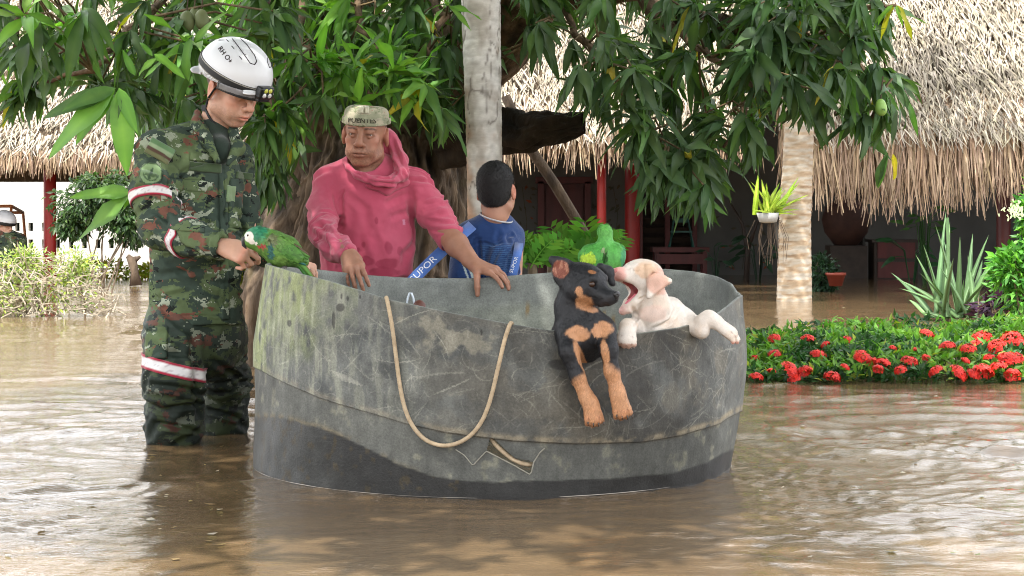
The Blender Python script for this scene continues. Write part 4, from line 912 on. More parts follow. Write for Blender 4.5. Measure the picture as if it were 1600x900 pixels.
patch('round_badge', bvJ, (236, 272), 38, 38, 10, m_cloth('badge_cloth', (1, 1, 1), (.9, .9, .9)), so, badge, (26, 26), .005, lambda u, v: math.hypot(u, v) < 1.0)
# red and white reflective bands: cut from the sleeve's own shape, a little larger
M_band = m_cloth('band_cloth', (1, 1, 1), (.92, .92, .92), 40, .6)
def ring_band(name, parent, a, b, t0, t1, r, cen, nrm, half, bv, seed=1):
    half *= .78
    """a sewn band: rays from the limb axis find the cloth and the band lies on it"""
    A = Vector(cen); n = Vector(nrm).normalized(); u = n.orthogonal().normalized(); v = n.cross(u); nth = 90; V = []; C = []; nz_ = 9
    for k in range(nz_):
        f = k/(nz_-1)*2-1
        for j in range(nth):
            t = 2*math.pi*j/nth; d = u*math.cos(t)+v*math.sin(t); h_ = bv.ray_cast(A+n*f*half, d, .2); R_ = (h_[0]-(A+n*f*half)).length if h_[0] is not None else r
            R_ = min(max(R_, r*.72), r*1.3)+.0045; V.append(A+n*(f*half)+d*R_); C.append((.36, .018, .045) if abs(f) > .52 else (.72, .70, .70) if random.random() > .12 else (.5, .45, .47))
    V = np.array([tuple(x) for x in V]).reshape(nz_, nth, 3)
    for _ in range(3): V = (np.roll(V, 1, 1)+2*V+np.roll(V, -1, 1))/4
    i = np.arange(nz_-1)[:, None]*nth+np.arange(nth)[None]; j = np.arange(nz_-1)[:, None]*nth+(np.arange(nth)+1)[None] % nth; Q_ = np.stack([i, j, j+nth, i+nth], -1).reshape(-1, 4)
    V, Q_, C = thick(V.reshape(-1, 3), Q_, C, .003); return link(name, np_mesh(name, V, Q_, C), M_band, parent)
ring_band('arm_band', so, 0, 0, 0, 0, .082, P(243, 313, 6.475), rel-rsh+Vector((-.02, 0, .0)), .026, bvJ); ring_band('arm_band', so, 0, 0, 0, 0, .066, P(288, 369, 6.345), P(340, 384, 6.25)-rel, .026, bvJ)
ring_band('cuff', so, 0, 0, 0, 0, .047, P(338, 383, 6.255), P(340, 384, 6.25)-rel, .012, bvJ).data.materials[0] = M_camo
# trousers
rk, lk = P(270, 596, 6.50), P(350, 600, 6.88)
s = Sculpt(); s.ecap(P(306, 530, 6.66), P(306, 478, 6.66), .178, .13, .175, .125, sd_, .02)
s.chain([P(270, 520, 6.58), rk, P(272, 660, 6.54), P(272, 730, 6.56)], [.108, .101, .100, .088], .035); s.chain([P(346, 520, 6.76), lk, P(348, 660, 6.92), P(346, 730, 6.95)], [.095, .091, .089, .080], .03)
cr = rand_creases(rs_, P(270, 520, 6.58), P(270, 700, 6.55), .105, 34, .012, .009, .3)+rand_creases(rs_, P(348, 520, 6.8), P(348, 700, 6.93), .095, 34, .012, .009, .3)
cr += pc((228, 600, 318, 612, 6.42, .013, .012), (300, 520, 312, 660, 6.6, .02, .016), (230, 540, 300, 560, 6.45, .012, .007), (240, 660, 320, 676, 6.45, .010, .009), (250, 640, 318, 630, 6.45, .010, .008), (330, 560, 385, 600, 6.8, .013, .010), (325, 640, 380, 655, 6.84, .011, .010))
tr, bvT, Vt, Qt = cloth_part('trousers', s, .0042, M_camo_wet, so, cr, 8, .012, colf=lambda V: np.ones((len(V), 3))*(1.6-1.0*sstep(-V[:, 2], -.62, -.12))[:, None])
ring_band('knee_band', so, 0, 0, 0, 0, .108, P(269, 574, 6.51), (.24, .05, .97), .030, bvT)
patch('thigh_pocket', bvT, (245, 535), 34, 50, 2, M_camo, so, off=.006, n=(14, 20))
# helmet
M_helm = pmat('white_helmet', (.74, .76, .79), (.68, .70, .73), sc=3, rough=.32, bsc=9, bst=.05, attr=True, spec=.5)
he = empty('helmet', HM.translation, 'x', None); del he['label']; he.parent = so; he.matrix_parent_inverse = Matrix.Identity(4); he.location = HM.translation-so.location
HM = HM@Matrix.Translation((0, 0, .010))
hk = 1.0
s = Sculpt(); s.M = HM; s.ell((0, -.002, .054), (.120, .152, .122), .01); s.ell((0, .150, -.004), (.070, .030, .011), .02, rotm('X', 20)); s.ell((0, -.140, .022), (.075, .022, .010), .02, rotm('X', -10))
s.ell((0, -.002, .042), (.1155, .1475, .117), .003, mode='s'); s.ell((0, -.120, -.095), (.20, .118, .122), .006, mode='s'); s.ell((0, .150, -.120), (.20, .095, .116), .006, mode='s')
s.plane((0, 0, -.034), (0, 0, -1), .003)
for x in (-.045, 0, .045): s.cap((x, -.07, .148-.25*abs(x)), (x, .06, .160-.25*abs(x)), .0085, .008, .010, 's') if x else None
Vh, Qh = s.mesh(.0028); Vh = smooth_v(Vh, Qh, 1); hs = link('shell', np_mesh('shell', Vh, Qh, np.ones((len(Vh), 3))), M_helm, he); bvH = bvh_of(Vh, Qh)
Lh = inv_pts(HM, Vh)
s = Sculpt(); s.M = HM; s.ell((0, -.002, .054), (.124, .1565, .126), .003); s.ell((0, -.002, .054), (.1165, .1485, .1185), .002, mode='s'); s.plane((0, 0, .037), (0, .14, -1), .002); s.plane((0, 0, .067), (0, -.14, 1), .002)
V, Q = s.mesh(.0019); L1 = inv_pts(HM, V); zc_ = L1[:, 2]-.14*L1[:, 1]; c = np.ones((len(V), 3))*.9; c = mixc(c, (22, 21, 18), (np.abs(np.abs(zc_-.052)-.0125) < .0014).astype(float)); hsb = link('headlamp_strap', np_mesh('headlamp_strap', V, Q, c), pmat('strap_elastic', (.013, .013, .014), (.02, .02, .02), rough=.6, attr=True), he); bvS = bvh_of(V, Q)
s = Sculpt(); s.M = HM; s.ell((0, -.002, .032), (.125, .159, .110), .003); s.ell((0, -.002, .032), (.116, .149, .102), .002, mode='s'); s.plane((0, 0, .004), (0, .05, -1), .002); s.plane((0, 0, .036), (0, -.05, 1), .002); s.plane((0, -.045, 0), (0, 1, 0), .002)
V, Q = s.mesh(.003); L1 = inv_pts(HM, V); z_ = L1[:, 2]; edge = ((z_ < .009) | (z_ > .030) | (L1[:, 1] > -.055)); c = np.ones((len(V), 3)); c = mixc(c, (.15, .15, .16), edge.astype(float))
link('goggles', np_mesh('goggles', V, Q, c), pmat('goggle_grey', (.17, .17, .18), (.34, .33, .34), sc=14, rough=.12, bst=0, attr=True, spec=.7), he)
lamp = MB(); Rl = HM.to_3x3()
def hl_(p): return HM@Vector(p)
sl_ = Sculpt(); sl_.M = HM; sl_.box((0, -.168, .038), (.034, .016, .022), .008); sl_.box((0, -.166, .014), (.028, .012, .011), .005, .004); V, Q = sl_.mesh(.0025); lo_ = link('lamp_housing', np_mesh('lamp_housing', V, Q), M_blackp, he)
M_lens = pmat('lamp_lens', (.75, .75, .72), (.5, .5, .5), sc=80, rough=.08, bst=.3); M_lensy = pmat('yellow_lens', (.60, .62, .10), rough=.1, bst=0)
for x, z, m in ((-.013, .028, M_lens), (.013, .028, M_lens), (-.010, .046, M_lensy), (.011, .046, M_lensy)):
    b = MB(); b.lathe(hl_((x, -.184, z+.002)), [(0, .003), (.0075, .002), (.009, 0)], 14, Rl@Vector((0, -1, 0))); b.build('lens', m, lo_, True)
M_ink = pmat('dark_ink', (.03, .02, .025), rough=.6, bst=0); M_gold = pmat('tan_print', (.55, .42, .22), rough=.6, bst=0)
surf_tube('trim_line', bvH, [(360, 57), (371, 71), (384, 89), (391, 99), (398, 101), (401, 96), (398, 87), (385, 69), (373, 58)], .0017, M_ink, he, .0008)
surf_tube('trim_line', bvH, [(418, 88), (418, 98), (421, 106), (424, 104), (423, 96)], .0014, M_ink, he, .0008)
for a, b_ in (((354, 62), (357, 65)), ((362, 72), (366, 77)), ((374, 88), (378, 93))): surf_tube('vent_slot', bvH, [a, b_], .0015, M_ink, he, .0005)
text_on(bvH, 'RH O+', (352, 86), 8.5, 52, M_ink, he, .0012, sx=.9, bold=.02); text_on(bvS, '<BEAL>', (368, 122), 6.5, 30, M_gold, hsb, .0012, sx=1.0, bold=.02)
# chin strap
def px_tube(name, pts, r, mat, parent, n=8, flat=1): b = MB(); b.tube([P(*p) for p in pts], r, n, flat=flat); return b.build(name, mat, parent, True)
surf_tube('chin_strap', bvA, [(318, 118), (318, 140), (319, 160), (322, 172), (330, 187), (340, 199), (350, 205)], .0055, M_black, he, .003, flat=.5); surf_tube('chin_strap', bvA, [(343, 132), (334, 140), (327, 152), (323, 168)], .0048, M_black, he, .003, flat=.5)
b = MB(); h_, _ = hit(bvA, 321, 170, .006); b.box(h_, (.008, .006, .012)); b.build('buckle', M_blackp, he)
# ---------------------------------------------------------------- MAN IN PINK
mn = empty('person', (P(572, 0, 7.1).x, 7.1, 0), 'man in faded pink long-sleeved shirt leaning on the tank rim', 'person')
HM2 = lookat(P(571, 208, 7.02), (-.11, -.98, -.09), roll=math.radians(4))
oB = dict(flat=.040, gap=.0030, jaw=1.04, stub=.5, nose=1.12, lip=(.8, .55, .52), wr=1, open=.0006)
rsh, rel, rwr = P(517, 286, 7.08), P(506, 364, 6.90), P(545, 398, 6.68); lsh, lel, lwr = P(645, 290, 7.12), P(698, 366, 7.04), P(742, 413, 6.90)
s = Sculpt(); s.M = HM2@Matrix.Scale(1.06, 4); head_ops(s, oB)
for g in (-1, 1): s.ell((g*.062, -.045, -.052), (.010, .02, .022), .02, mode='s')
s.cap((-.006, -.094, .020), (-.006, -.090, .032), .0018, .0012, .004, 's'); s.cap((.006, -.094, .020), (.006, -.090, .032), .0018, .0012, .004, 's')
s.M = Matrix.Identity(4); s.chain([P(573, 220, 7.05), P(577, 258, 7.08), P(577, 280, 7.1)], [.060, .060, .075], .025); s.cap(P(566, 250, 7.02), P(566, 278, 7.03), .018, .016, .02)
s.ecap(P(573, 460, 7.12), P(574, 300, 7.11), .13, .09, .16, .095, (1, 0, 0), .03)
for sh, el, wr in ((rsh, rel, rwr), (lsh, lel, lwr)): s.cap(P(576, 288, 7.11), sh+Vector((0, .01, -.01)), .04, .028, .02); s.cap(sh+Vector((0, .01, -.01)), el, .027, .034, .01)
s.cap(rel, rwr, .040, .026, .015); s.chain([lel, lel.lerp(lwr, .35), lwr], [.044, .046, .0265], .015); s.cap(P(706, 384, 7.0), P(742, 412, 6.92), .012, .008, .02)
H3 = hand_frame(rwr, P(556, 430, 6.575)-rwr, (-.05, -.75, .5)); hand_ops(s, H3, [(22, 30, 20), (22, 32, 22), (24, 34, 22), (28, 36, 24)], [(.030, .026, -.012), (.055, .034, -.022), (.078, .028, -.03), (.094, .022, -.034)], 1.0, 1, (.08, .02, -.04, -.10))
H4 = hand_frame(lwr, P(792, 431, 6.82)-lwr, (.12, -.38, .95)); hand_ops(s, H4, [(6, 18, 15), (12, 24, 20), (18, 30, 22), (24, 34, 25)], [(.034, .032, -.006), (.056, .058, -.020), (.072, .074, -.046), (.080, .080, -.072)], 1.04, -1, (.22, .08, -.04, -.16))
V, Q = s.mesh(.0028); V = smooth_v(V, Q, 1); Lc = inv_pts(HM2, V)/1.06; c = head_col(Lc, V, oB); ear = ((np.abs(Lc[:, 0])-.0785)/.014)**2+((Lc[:, 1]-.012)/.026)**2+((Lc[:, 2]+.008)/.038)**2 < 1
c = mixc(c, (.12, .11, .11), sstep(Lc[:, 2], -.012, .01)*sstep(Lc[:, 1], -.012, .005)*(~ear)*(np.abs(Lc[:, 0]) < .1)*(Lc[:, 2] < .13)*(Lc[:, 1] < .13)*.85)
c = c*(.88+.24*fbm(V, 55, 5, 3))[:, None]; c = mixc(c, (1.45, 1.25, 1.2), sstep(V[:, 0], .55, .62)*0)
link('body', np_mesh('body', V, Q, c), M_skinB, mn); bvB = bvh_of(V, Q); eyes(HM2@Matrix.Scale(1.06, 4), mn, (0, -1, -.08))
M_nail = pmat('fingernail', (.55, .36, .30), rough=.3, bst=0)
def m_pink():
    return m_cloth('faded_pink_cotton', (.43, .065, .115), (.50, .095, .15), 6, .9, 700)
M_pink = m_pink(); rs_ = np.random.default_rng(14)
s = Sculpt(); s.ecap(P(574, 470, 7.12), P(573, 380, 7.12), .180, .112, .174, .112, (1, 0, 0), .02); s.ecap(P(573, 385, 7.12), P(575, 305, 7.11), .172, .110, .178, .108, (1, 0, 0), .05)
s.chain([P(565, 262, 7.12), rsh], [.052, .066], .04); s.chain([P(585, 262, 7.12), lsh], [.052, .066], .04); s.cap(P(575, 280, 7.1), P(575, 320, 7.1), .11, .12, .05)
s.chain([rsh, P(505, 325, 7.03), rel], [.063, .059, .054], .03); s.chain([rel, P(524, 386, 6.78), P(543, 397, 6.70)], [.057, .050, .040], .02)
s.chain([lsh, P(678, 332, 7.09), P(702, 372, 7.04)], [.065, .060, .054], .03)
s.plane(P(709, 381, 7.03), P(712, 388, 7.02)-P(690, 347, 7.07), .003); s.cap(P(706, 376, 7.03), P(718, 396, 7.0), .045, .046, .004, 's')
s.cap(P(545, 399, 6.685), P(556, 412, 6.63), .029, .031, .004, 's')
s.chain([P(570, 215, 7.06), P(572, 262, 7.06)], [.07, .068], .008, 's')
cr = rand_creases(rs_, rsh, rel, .076, 16, .011, .007, .35)+rand_creases(rs_, rel, rwr, .056, 14, .009, .006, .5)+rand_creases(rs_, lsh, lel, .072, 18, .011, .008, .4)
cr += pc((640, 292, 650, 420, 7.0, .018, .012), (525, 300, 535, 400, 7.0, .018, .012), (530, 380, 560, 430, 7.0, .014, .008), (560, 300, 600, 420, 7.0, .018, .005), (600, 320, 640, 300, 7.0, .014, .008), (610, 340, 640, 330, 7.0, .013, .006), (540, 300, 575, 330, 7.0, .015, .006), (668, 345, 712, 350, 7.0, .009, .007), (672, 360, 718, 362, 7.0, .008, .007), (660, 330, 700, 320, 7.02, .010, .007), (575, 330, 560, 400, 7.0, .02, .006), (490, 345, 530, 372, 6.9, .012, .009), (484, 360, 520, 392, 6.9, .012, .009), (500, 350, 520, 420, 6.95, .014, .008))
def pinkcol(V):
    px = 800+V[:, 0]*F/V[:, 1]; py = HY-(V[:, 2]-HC)*F/V[:, 1]; c = np.ones((len(V), 3)); n = fbm(V, 30, 4, 3)
    for sx, sy, rx, ry in ((607, 388, 7, 13), (625, 393, 5, 7), (568, 383, 4, 6), (608, 412, 22, 9), (575, 408, 12, 8), (598, 425, 26, 8), (560, 390, 3, 4), (588, 345, 3, 6)): c = mixc(c, (.62, .42, .50), sstep(((px-sx)/rx)**2+((py-sy)/ry)**2+(n-.5)*1.6, 1.2, .6)*.8)
    c = mixc(c, (1.05, 1.5, 1.4), sstep(fbm(V, 7, 14, 3), .5, .75)*.22); c = mixc(c, (1.3, 3.5, 3.0), ((np.abs(px-631) < 2) & (np.abs(py-347) < 4)).astype(float)*.8)
    return c
sh_, bvP, _, _ = cloth_part('shirt', s, .0036, M_pink, mn, cr, 15, .009, pinkcol)
s = Sculpt()  # loose hood lying round the neck and down the left shoulder
s.chain([P(606, 206, 7.16), P(616, 226, 7.12), P(626, 250, 7.06), P(628, 272, 7.0), P(612, 284, 6.95), P(590, 283, 6.93), P(570, 275, 6.94)], [.016, .024, .027, .024, .018, .014, .011], .02)
s.chain([P(536, 250, 7.03), P(545, 262, 6.98), P(558, 274, 6.95), P(572, 281, 6.93)], [.007, .010, .012, .013], .018); s.chain([P(606, 214, 7.13), P(600, 240, 7.14), P(560, 240, 7.18)], [.03, .03, .03], .02); s.chain([P(575, 290, 6.97), P(605, 298, 6.99), P(635, 285, 7.03)], [.010, .014, .014], .02)
s.chain([P(571, 215, 7.04), P(571, 262, 7.03)], [.064, .058], .006, 's')
cloth_part('hood', s, .0034, M_pink, mn, pc((612, 215, 634, 282, 6.97, .009, .009), (604, 225, 620, 275, 6.95, .008, .008), (575, 284, 628, 288, 6.9, .007, .008), (545, 252, 575, 282, 6.9, .006, .006), (585, 276, 625, 268, 6.9, .007, .007), (620, 235, 640, 275, 7.0, .008, .008)), 16, .006, pinkcol, bv=False)
# cap
CAPC = [((.30, .31, .21), 0, 1, 0), ((.40, .37, .27), .50, 1.0, 3), ((.20, .22, .13), .60, 1.1, 9), ((.36, .24, .17), .64, .9, 13)]
M_cap = m_camo('faded_camo_cap', CAPC, .003, 22); s = Sculpt(); s.M = HM2@Matrix.Scale(1.06, 4)
s.ecap((0, .008, .046), (0, .010, .072), .083, .100, .080, .096, (1, 0, 0), .01); s.plane((0, .01, .100), (0, .05, 1), .034); s.plane((0, 0, .038), (0, .10, -1), .003); s.ell((0, .006, .035), (.079, .098, .05), .003, mode='s')
ca, bvC, Vc, Qc = cloth_part('cap', s, .0028, M_cap, mn, None, 21, .005, lambda V: np.ones((len(V), 3)))
Lk = inv_pts(HM2@Matrix.Scale(1.06, 4), Vc)
s = Sculpt(); s.M = HM2@Matrix.Scale(1.06, 4); s.ecap((0, .008, .036), (0, .009, .060), .0890, .1085, .0870, .1060, (1, 0, 0), .01); s.ecap((0, .008, .030), (0, .009, .068), .0850, .1045, .0840, .1025, (1, 0, 0), .002, 's'); s.plane((0, 0, .037), (0, .10, -1), .002); s.plane((0, 0, .0600), (0, -.05, 1), .002)
cb, bvCB, _, _ = cloth_part('cap_band', s, .0028, M_cap, ca, None, 22, .001); text_on(bvCB, 'FUENTES', (566, 189), 7.6, 2, pmat('embroidery', (.06, .055, .035), rough=.9, bst=0), cb, .0040, sx=1.08, bold=.015)
for x in (565, 573): patch('tab', bvC, (x, 172), 6, 11, 0, m_cloth('pale_tab', (.58, .56, .42), (.5, .48, .36)), ca, n=(5, 6), off=.003)
# ---------------------------------------------------------------- BOY
by = empty('person', (P(768, 0, 7.3).x, 7.3, 0), 'boy in blue football shirt seen from behind against the palm stem', 'person')
HM3 = lookat(P(776, 297, 7.25), (.30, .95, -.02)); s = Sculpt(); s.M = HM3@Matrix.Scale(.93, 4); head_ops(s, dict()); s.M = Matrix.Identity(4)
s.chain([P(775, 305, 7.24), P(775, 335, 7.25), P(772, 352, 7.28)], [.048, .046, .056], .02); s.ecap(P(765, 470, 7.3), P(768, 375, 7.29), .10, .07, .12, .075, (1, .1, 0), .03)
for a in (P(728, 372, 7.26), P(803, 374, 7.32)): s.cap(P(768, 365, 7.29), a, .04, .042, .02); s.cap(a, a+Vector((0, -.05, -.22)), .038, .03, .02)
V, Q = s.mesh(.0030); V = smooth_v(V, Q, 1); Lc = inv_pts(HM3, V)/.93; c = np.ones((len(V), 3)); c = mixc(c, (1.15, .72, .66), np.exp(-((np.abs(Lc[:, 0])-.085)/.012)**2)*(np.abs(Lc[:, 2]) < .05)*.7); c = mixc(c, (.5, .45, .42), sstep(Lc[:, 2], -.075, -.045)*(Lc[:, 1] > .03)*(Lc[:, 2] < .1)*(np.abs(Lc[:, 0]) < .07)*.8)
link('body', np_mesh('body', V, Q, c), M_skinC, by)
s = Sculpt(); s.M = HM3@Matrix.Scale(.93, 4); s.ell((0, .020, .040), (.0785, .097, .084), .02); s.ell((0, .035, -.020), (.066, .070, .060), .03); s.ell((0, -.11, .0), (.2, .07, .2), .01, mode='s')
for g in (-1, 1): s.ell((g*.085, .0, -.012), (.022, .028, .038), .008, mode='s')
s.plane((0, 0, -.072), (0, -.1, -1), .01); V, Q = s.mesh(.003); N = vnormals(V, Q); V = V+N*((fbm(V, 180, 3, 2)-.5)*.004)[:, None]; hr_ = link('hair', np_mesh('hair', V, Q), M_hair, by); HAIRVQ = (V, Q, hr_)
M_blue = m_cloth('blue_jersey', (.012, .038, .135), (.016, .052, .17), 8, .75); s = Sculpt()
s.ecap(P(764, 475, 7.3), P(766, 385, 7.3), .125, .095, .132, .095, (1, .1, 0), .03); s.cap(P(774, 352, 7.28), P(773, 372, 7.28), .064, .08, .03); s.chain([P(770, 356, 7.28), P(738, 366, 7.27)], [.056, .056], .04); s.chain([P(778, 356, 7.29), P(797, 368, 7.33)], [.056, .056], .04); s.cap(P(732, 370, 7.27), P(724, 432, 7.23), .056, .062, .02)
s.chain([P(792, 372, 7.30), P(788, 400, 7.22), P(784, 438, 7.18)], [.054, .060, .062], .02); s.chain([P(776, 305, 7.23), P(776, 331, 7.235)], [.052, .050], .006, 's')
def bluecol(V):
    px = 800+V[:, 0]*F/V[:, 1]; py = HY-(V[:, 2]-HC)*F/V[:, 1]; c = np.ones((len(V), 3)); m = sstep(px, 748, 754)*sstep(px, 810, 806)*sstep(py, 378, 384)*(V[:, 1] < 7.30); st = (np.sin(py*1.9+np.sin(px*.16)*1.0) > .25)
    c = mixc(c, (4.6, 3.4, 2.1), m*st*.75); c = mixc(c, (.55, .6, .7), sstep(np.abs(px-746-.08*(py-380)), 4, 2)*(py > 365)*.7); w_ = (np.abs((px-736)-(py-425)*.35) < 2.2)*(py > 408)+(np.abs((px-728)-(py-425)*.35) < 1.6)*(py > 405); c = mixc(c, (30, 11, 3.2), np.clip(w_, 0, 1)*.9*(px < 748)); return c
cloth_part('shirt', s, .0036, M_blue, by, rand_creases(rs_, P(732, 370, 7.25), P(790, 430, 7.2), .10, 14, .010, .006)+pc((748, 372, 752, 435, 7.2, .008, .008), (726, 400, 745, 420, 7.2, .008, .006), (805, 380, 798, 435, 7.25, .007, .006)), 25, .006, bluecol, bv=False)
b = MB(); ct_ = P(775, 340, 7.255); b.tube([ct_+Vector((.064*math.cos(t), .062*math.sin(t), .012*math.sin(t)-.016*math.cos(t))) for t in np.linspace(0, 6.283, 40)], .0040, 8, cap=False, flat=.6); b.build('collar', m_cloth('white_collar', (.55, .56, .58), (.48, .49, .5)), by, True)
if 0: s = Sculpt(); s.chain([P(775, 328, 7.25), P(774, 350, 7.26)], [.056, .066], .01); s.chain([P(775, 310, 7.24), P(774, 350, 7.25)], [.0525, .057], .004, 's'); s.plane(P(774, 334, 7.22), (-.25, .25, 1), .003); s.plane(P(774, 343, 7.22), (.25, -.25, -1), .003)
if 0: cloth_part('collar', s, .003, m_cloth('white_collar', (.72, .72, .72), (.65, .65, .66)), by, None, 3, .001, bv=False)
# blue lanyard strap with white print: one strap from the tank up past the man's arm to the boy's shoulder, one at his side
M_strap = m_cloth('blue_strap', (.06, .14, .42), (.08, .18, .50), 20, .6, attr=False); M_wp = pmat('white_print', (.80, .84, .90), rough=.6, bst=0)
def flat_strap(pts, w_, lab):
    V = []; Qs = []; pts = [P(*p) for p in pts]
    for i, p in enumerate(pts):
        t = (pts[min(i+1, len(pts)-1)]-pts[max(i-1, 0)]).normalized(); n = Vector((0, -1, .15)); s_ = t.cross(n).normalized(); V += [p-s_*w_/2, p+s_*w_/2]
    for i in range(len(pts)-1): Qs.append((2*i, 2*i+1, 2*i+3, 2*i+2))
    b_ = bvh_of(V, Qs); V, Qs, _ = thick(V, Qs, [(1, 1, 1)]*len(V), .004); o = link('strap', np_mesh('strap', V, Qs, smooth=False), M_strap); tag(o, lab, 'strap'); return o, b_
st1, b1 = flat_strap([(634, 450, 6.95), (650, 432, 6.98), (675, 407, 7.02), (700, 384, 7.08), (722, 366, 7.14), (738, 352, 7.18)], .044, 'blue strap printed with white letters slanting between the man and the boy'); text_on(b1, 'SUPOR', (661, 421), 10.5, -44, M_wp, st1, .003, sx=1.25)
st2, b2 = flat_strap([(796, 446, 7.08), (802, 425, 7.08), (808, 400, 7.10), (811, 380, 7.2)], .034, 'short blue strap with white letters hanging at the side of the boy'); text_on(b2, 'SUPOR', (803, 414), 6, -70, M_wp, st2, .003, sx=1.1)
# ---------------------------------------------------------------- SOLDIER FAR BEHIND
fs = empty('person', (P(12, 0, 23).x, 24, 0), 'second soldier in a white helmet behind the twiggy bush on the far left', 'person')
HM5 = lookat(P(7, 351, 23), (.8, -.55, -.2))@Matrix.Scale(1.12, 4); s = Sculpt(); s.M = HM5; head_ops(s, {}); s.M = Matrix.Identity(4); s.cap(P(9, 352, 23), P(8, 366, 23), .055, .07, .03); s.ecap(P(6, 440, 23), P(7, 375, 23), .15, .11, .16, .11, (1, .2, 0), .03); V, Q = s.mesh(.009); link('body', np_mesh('body', V, Q, np.ones((len(V), 3))), M_skinA, fs)
s = Sculpt(); s.ecap(P(6, 450, 23), P(8, 378, 23), .20, .14, .20, .13, (1, .2, 0), .03); s.chain([P(8, 366, 23), P(30, 376, 23.1), P(36, 400, 23), P(30, 425, 22.8)], [.07, .09, .075, .06], .04); s.chain([P(6, 366, 23), P(-14, 378, 23), P(-20, 410, 23)], [.07, .085, .07], .04); V, Q = s.mesh(.012); link('jacket', np_mesh('jacket', V, Q, np.ones((len(V), 3))*.9), M_camo, fs)
s = Sculpt(); s.M = HM5; s.ell((0, .006, .052), (.118, .148, .112)); s.ell((0, -.1, -.09), (.2, .12, .12), .006, mode='s'); s.plane((0, 0, -.02), (0, 0, -1), .003); V, Q = s.mesh(.008); hh = link('helmet', np_mesh('helmet', V, Q, np.ones((len(V), 3))), M_helm, fs)
s = Sculpt(); s.M = HM5; s.ell((0, .006, .052), (.122, .152, .115)); s.plane((0, 0, .004), (0, 0, -1), .003); s.plane((0, 0, .045), (0, 0, 1), .003); V, Q = s.mesh(.008); link('goggles', np_mesh('goggles', V, Q, np.ones((len(V), 3))), M_black, hh)
# ================================================================ ANIMALS
def cards(name, V, Q, C, n, L_, wd, flow, mat, parent, seed, lift=.25, mask=None, oval=False, jit=.25, var=(.55, 1.6)):
    """short hairs or feathers: little blades rooted on the skin and lying along the flow"""
    r = np.random.default_rng(seed); tri = V[Q[:, :3]]; ar = np.linalg.norm(np.cross(tri[:, 1]-tri[:, 0], tri[:, 2]-tri[:, 0]), axis=1); ok = np.ones(len(Q), bool) if mask is None else mask(V[Q[:, 0]]); ar = ar*ok; pi = r.choice(len(Q), n, p=ar/ar.sum())
    w_ = r.random((n, 4)); w_ /= w_.sum(1)[:, None]; p = (V[Q[pi]]*w_[..., None]).sum(1); N = vnormals(V, Q)[Q[pi, 0]]; c = C[Q[pi, 0], :3]*r.uniform(*var, (n, 1))
    f = flow(p)+r.normal(0, jit, (n, 3)); f = f-N*(f*N).sum(1)[:, None]; f /= np.linalg.norm(f, axis=1)[:, None]+1e-9; d = f+N*lift; d /= np.linalg.norm(d, axis=1)[:, None]; s_ = np.cross(d, N); s_ /= np.linalg.norm(s_, axis=1)[:, None]+1e-9; l = L_*r.uniform(.6, 1.3, (n, 1))
    if oval: vs = np.stack([p, p+d*l*.5-s_*wd/2, p+d*l+0*N, p+d*l*.5+s_*wd/2], 1); k = 4
    else: vs = np.stack([p-s_*wd/2, p+s_*wd/2, p+d*l], 1); k = 3
    o = link(name, np_mesh(name, vs.reshape(-1, 3), np.arange(n*k).reshape(-1, k), np.repeat(c, k, 0), smooth=False), mat, parent); o['kind'] = 'stuff'; return o
def pxpy(V): return 800+V[:, 0]*F/V[:, 1], HY-(V[:, 2]-HC)*F/V[:, 1]
def spot(c, px, py, cx, cy, rx, ry, col, n, rough=.9, a=1, edge=.35, rot=0):
    t = math.radians(rot); x = (px-cx)*math.cos(t)+(py-cy)*math.sin(t); y = -(px-cx)*math.sin(t)+(py-cy)*math.cos(t); return mixc(c, col, sstep((x/rx)**2+(y/ry)**2+(n-.5)*rough, 1+edge, 1-edge)*a)
GAPS = []
def toe_lines(c, V, col):  # paints dark lines for the shade in the gaps between toes
    for a, b_ in GAPS:
        d = b_-a; q = V-a; t = np.clip(q@d/(d@d), 0, 1); r = np.linalg.norm(q-t[:, None]*d, axis=1); c = mixc(c, col, np.exp(-(r/.0021)**2)*.85)
    GAPS.clear(); return c
def paw(s, w_, tip, up, r_, toes=4, curl=.3):
    w_ = Vector(w_); tip = Vector(tip); d = (tip-w_); L_ = d.length; d.normalize(); z = Vector(up); z = (z-d*z.dot(d)).normalized(); y = z.cross(d)
    s.ecap(w_, w_+d*L_*.62, r_*.92, r_*.80, r_*1.18, r_*.78, y, .012)
    for i in range(toes-1):
        o = (i-(toes-2)/2)/(toes-1)*2; GAPS.append((np.array(w_+d*L_*.58+y*o*r_*.9+z*r_*.62), np.array(w_+d*L_*1.0+y*o*r_*.9+z*r_*.15)))
    for i in range(toes):
        o = (i-(toes-1)/2)/(toes-1)*2; e = y*o*r_*.86; ln = 1-.16*abs(o)
        s.cap(w_+d*L_*.50+e*.8, w_+d*L_*.86*ln+e-z*r_*.1, r_*.33, r_*.32, .0015); s.ell(w_+d*L_*ln*.92+e-z*r_*.28, (r_*.34,)*3, .004)
M_fur = pmat('short_fur', (1, 1, 1), (.86, .86, .86), sc=40, rough=.5, attr=True, bsc=260, bst=.5, bd=.002, spec=.35)
M_nose = pmat('wet_black_nose', (.016, .016, .018), (.03, .03, .03), sc=60, rough=.28, bsc=300, bst=.4); M_eyed = pmat('dog_eye', (.035, .016, .008), rough=.04, bst=0); M_claw = pmat('claw', (.06, .045, .035), rough=.4, bst=0)
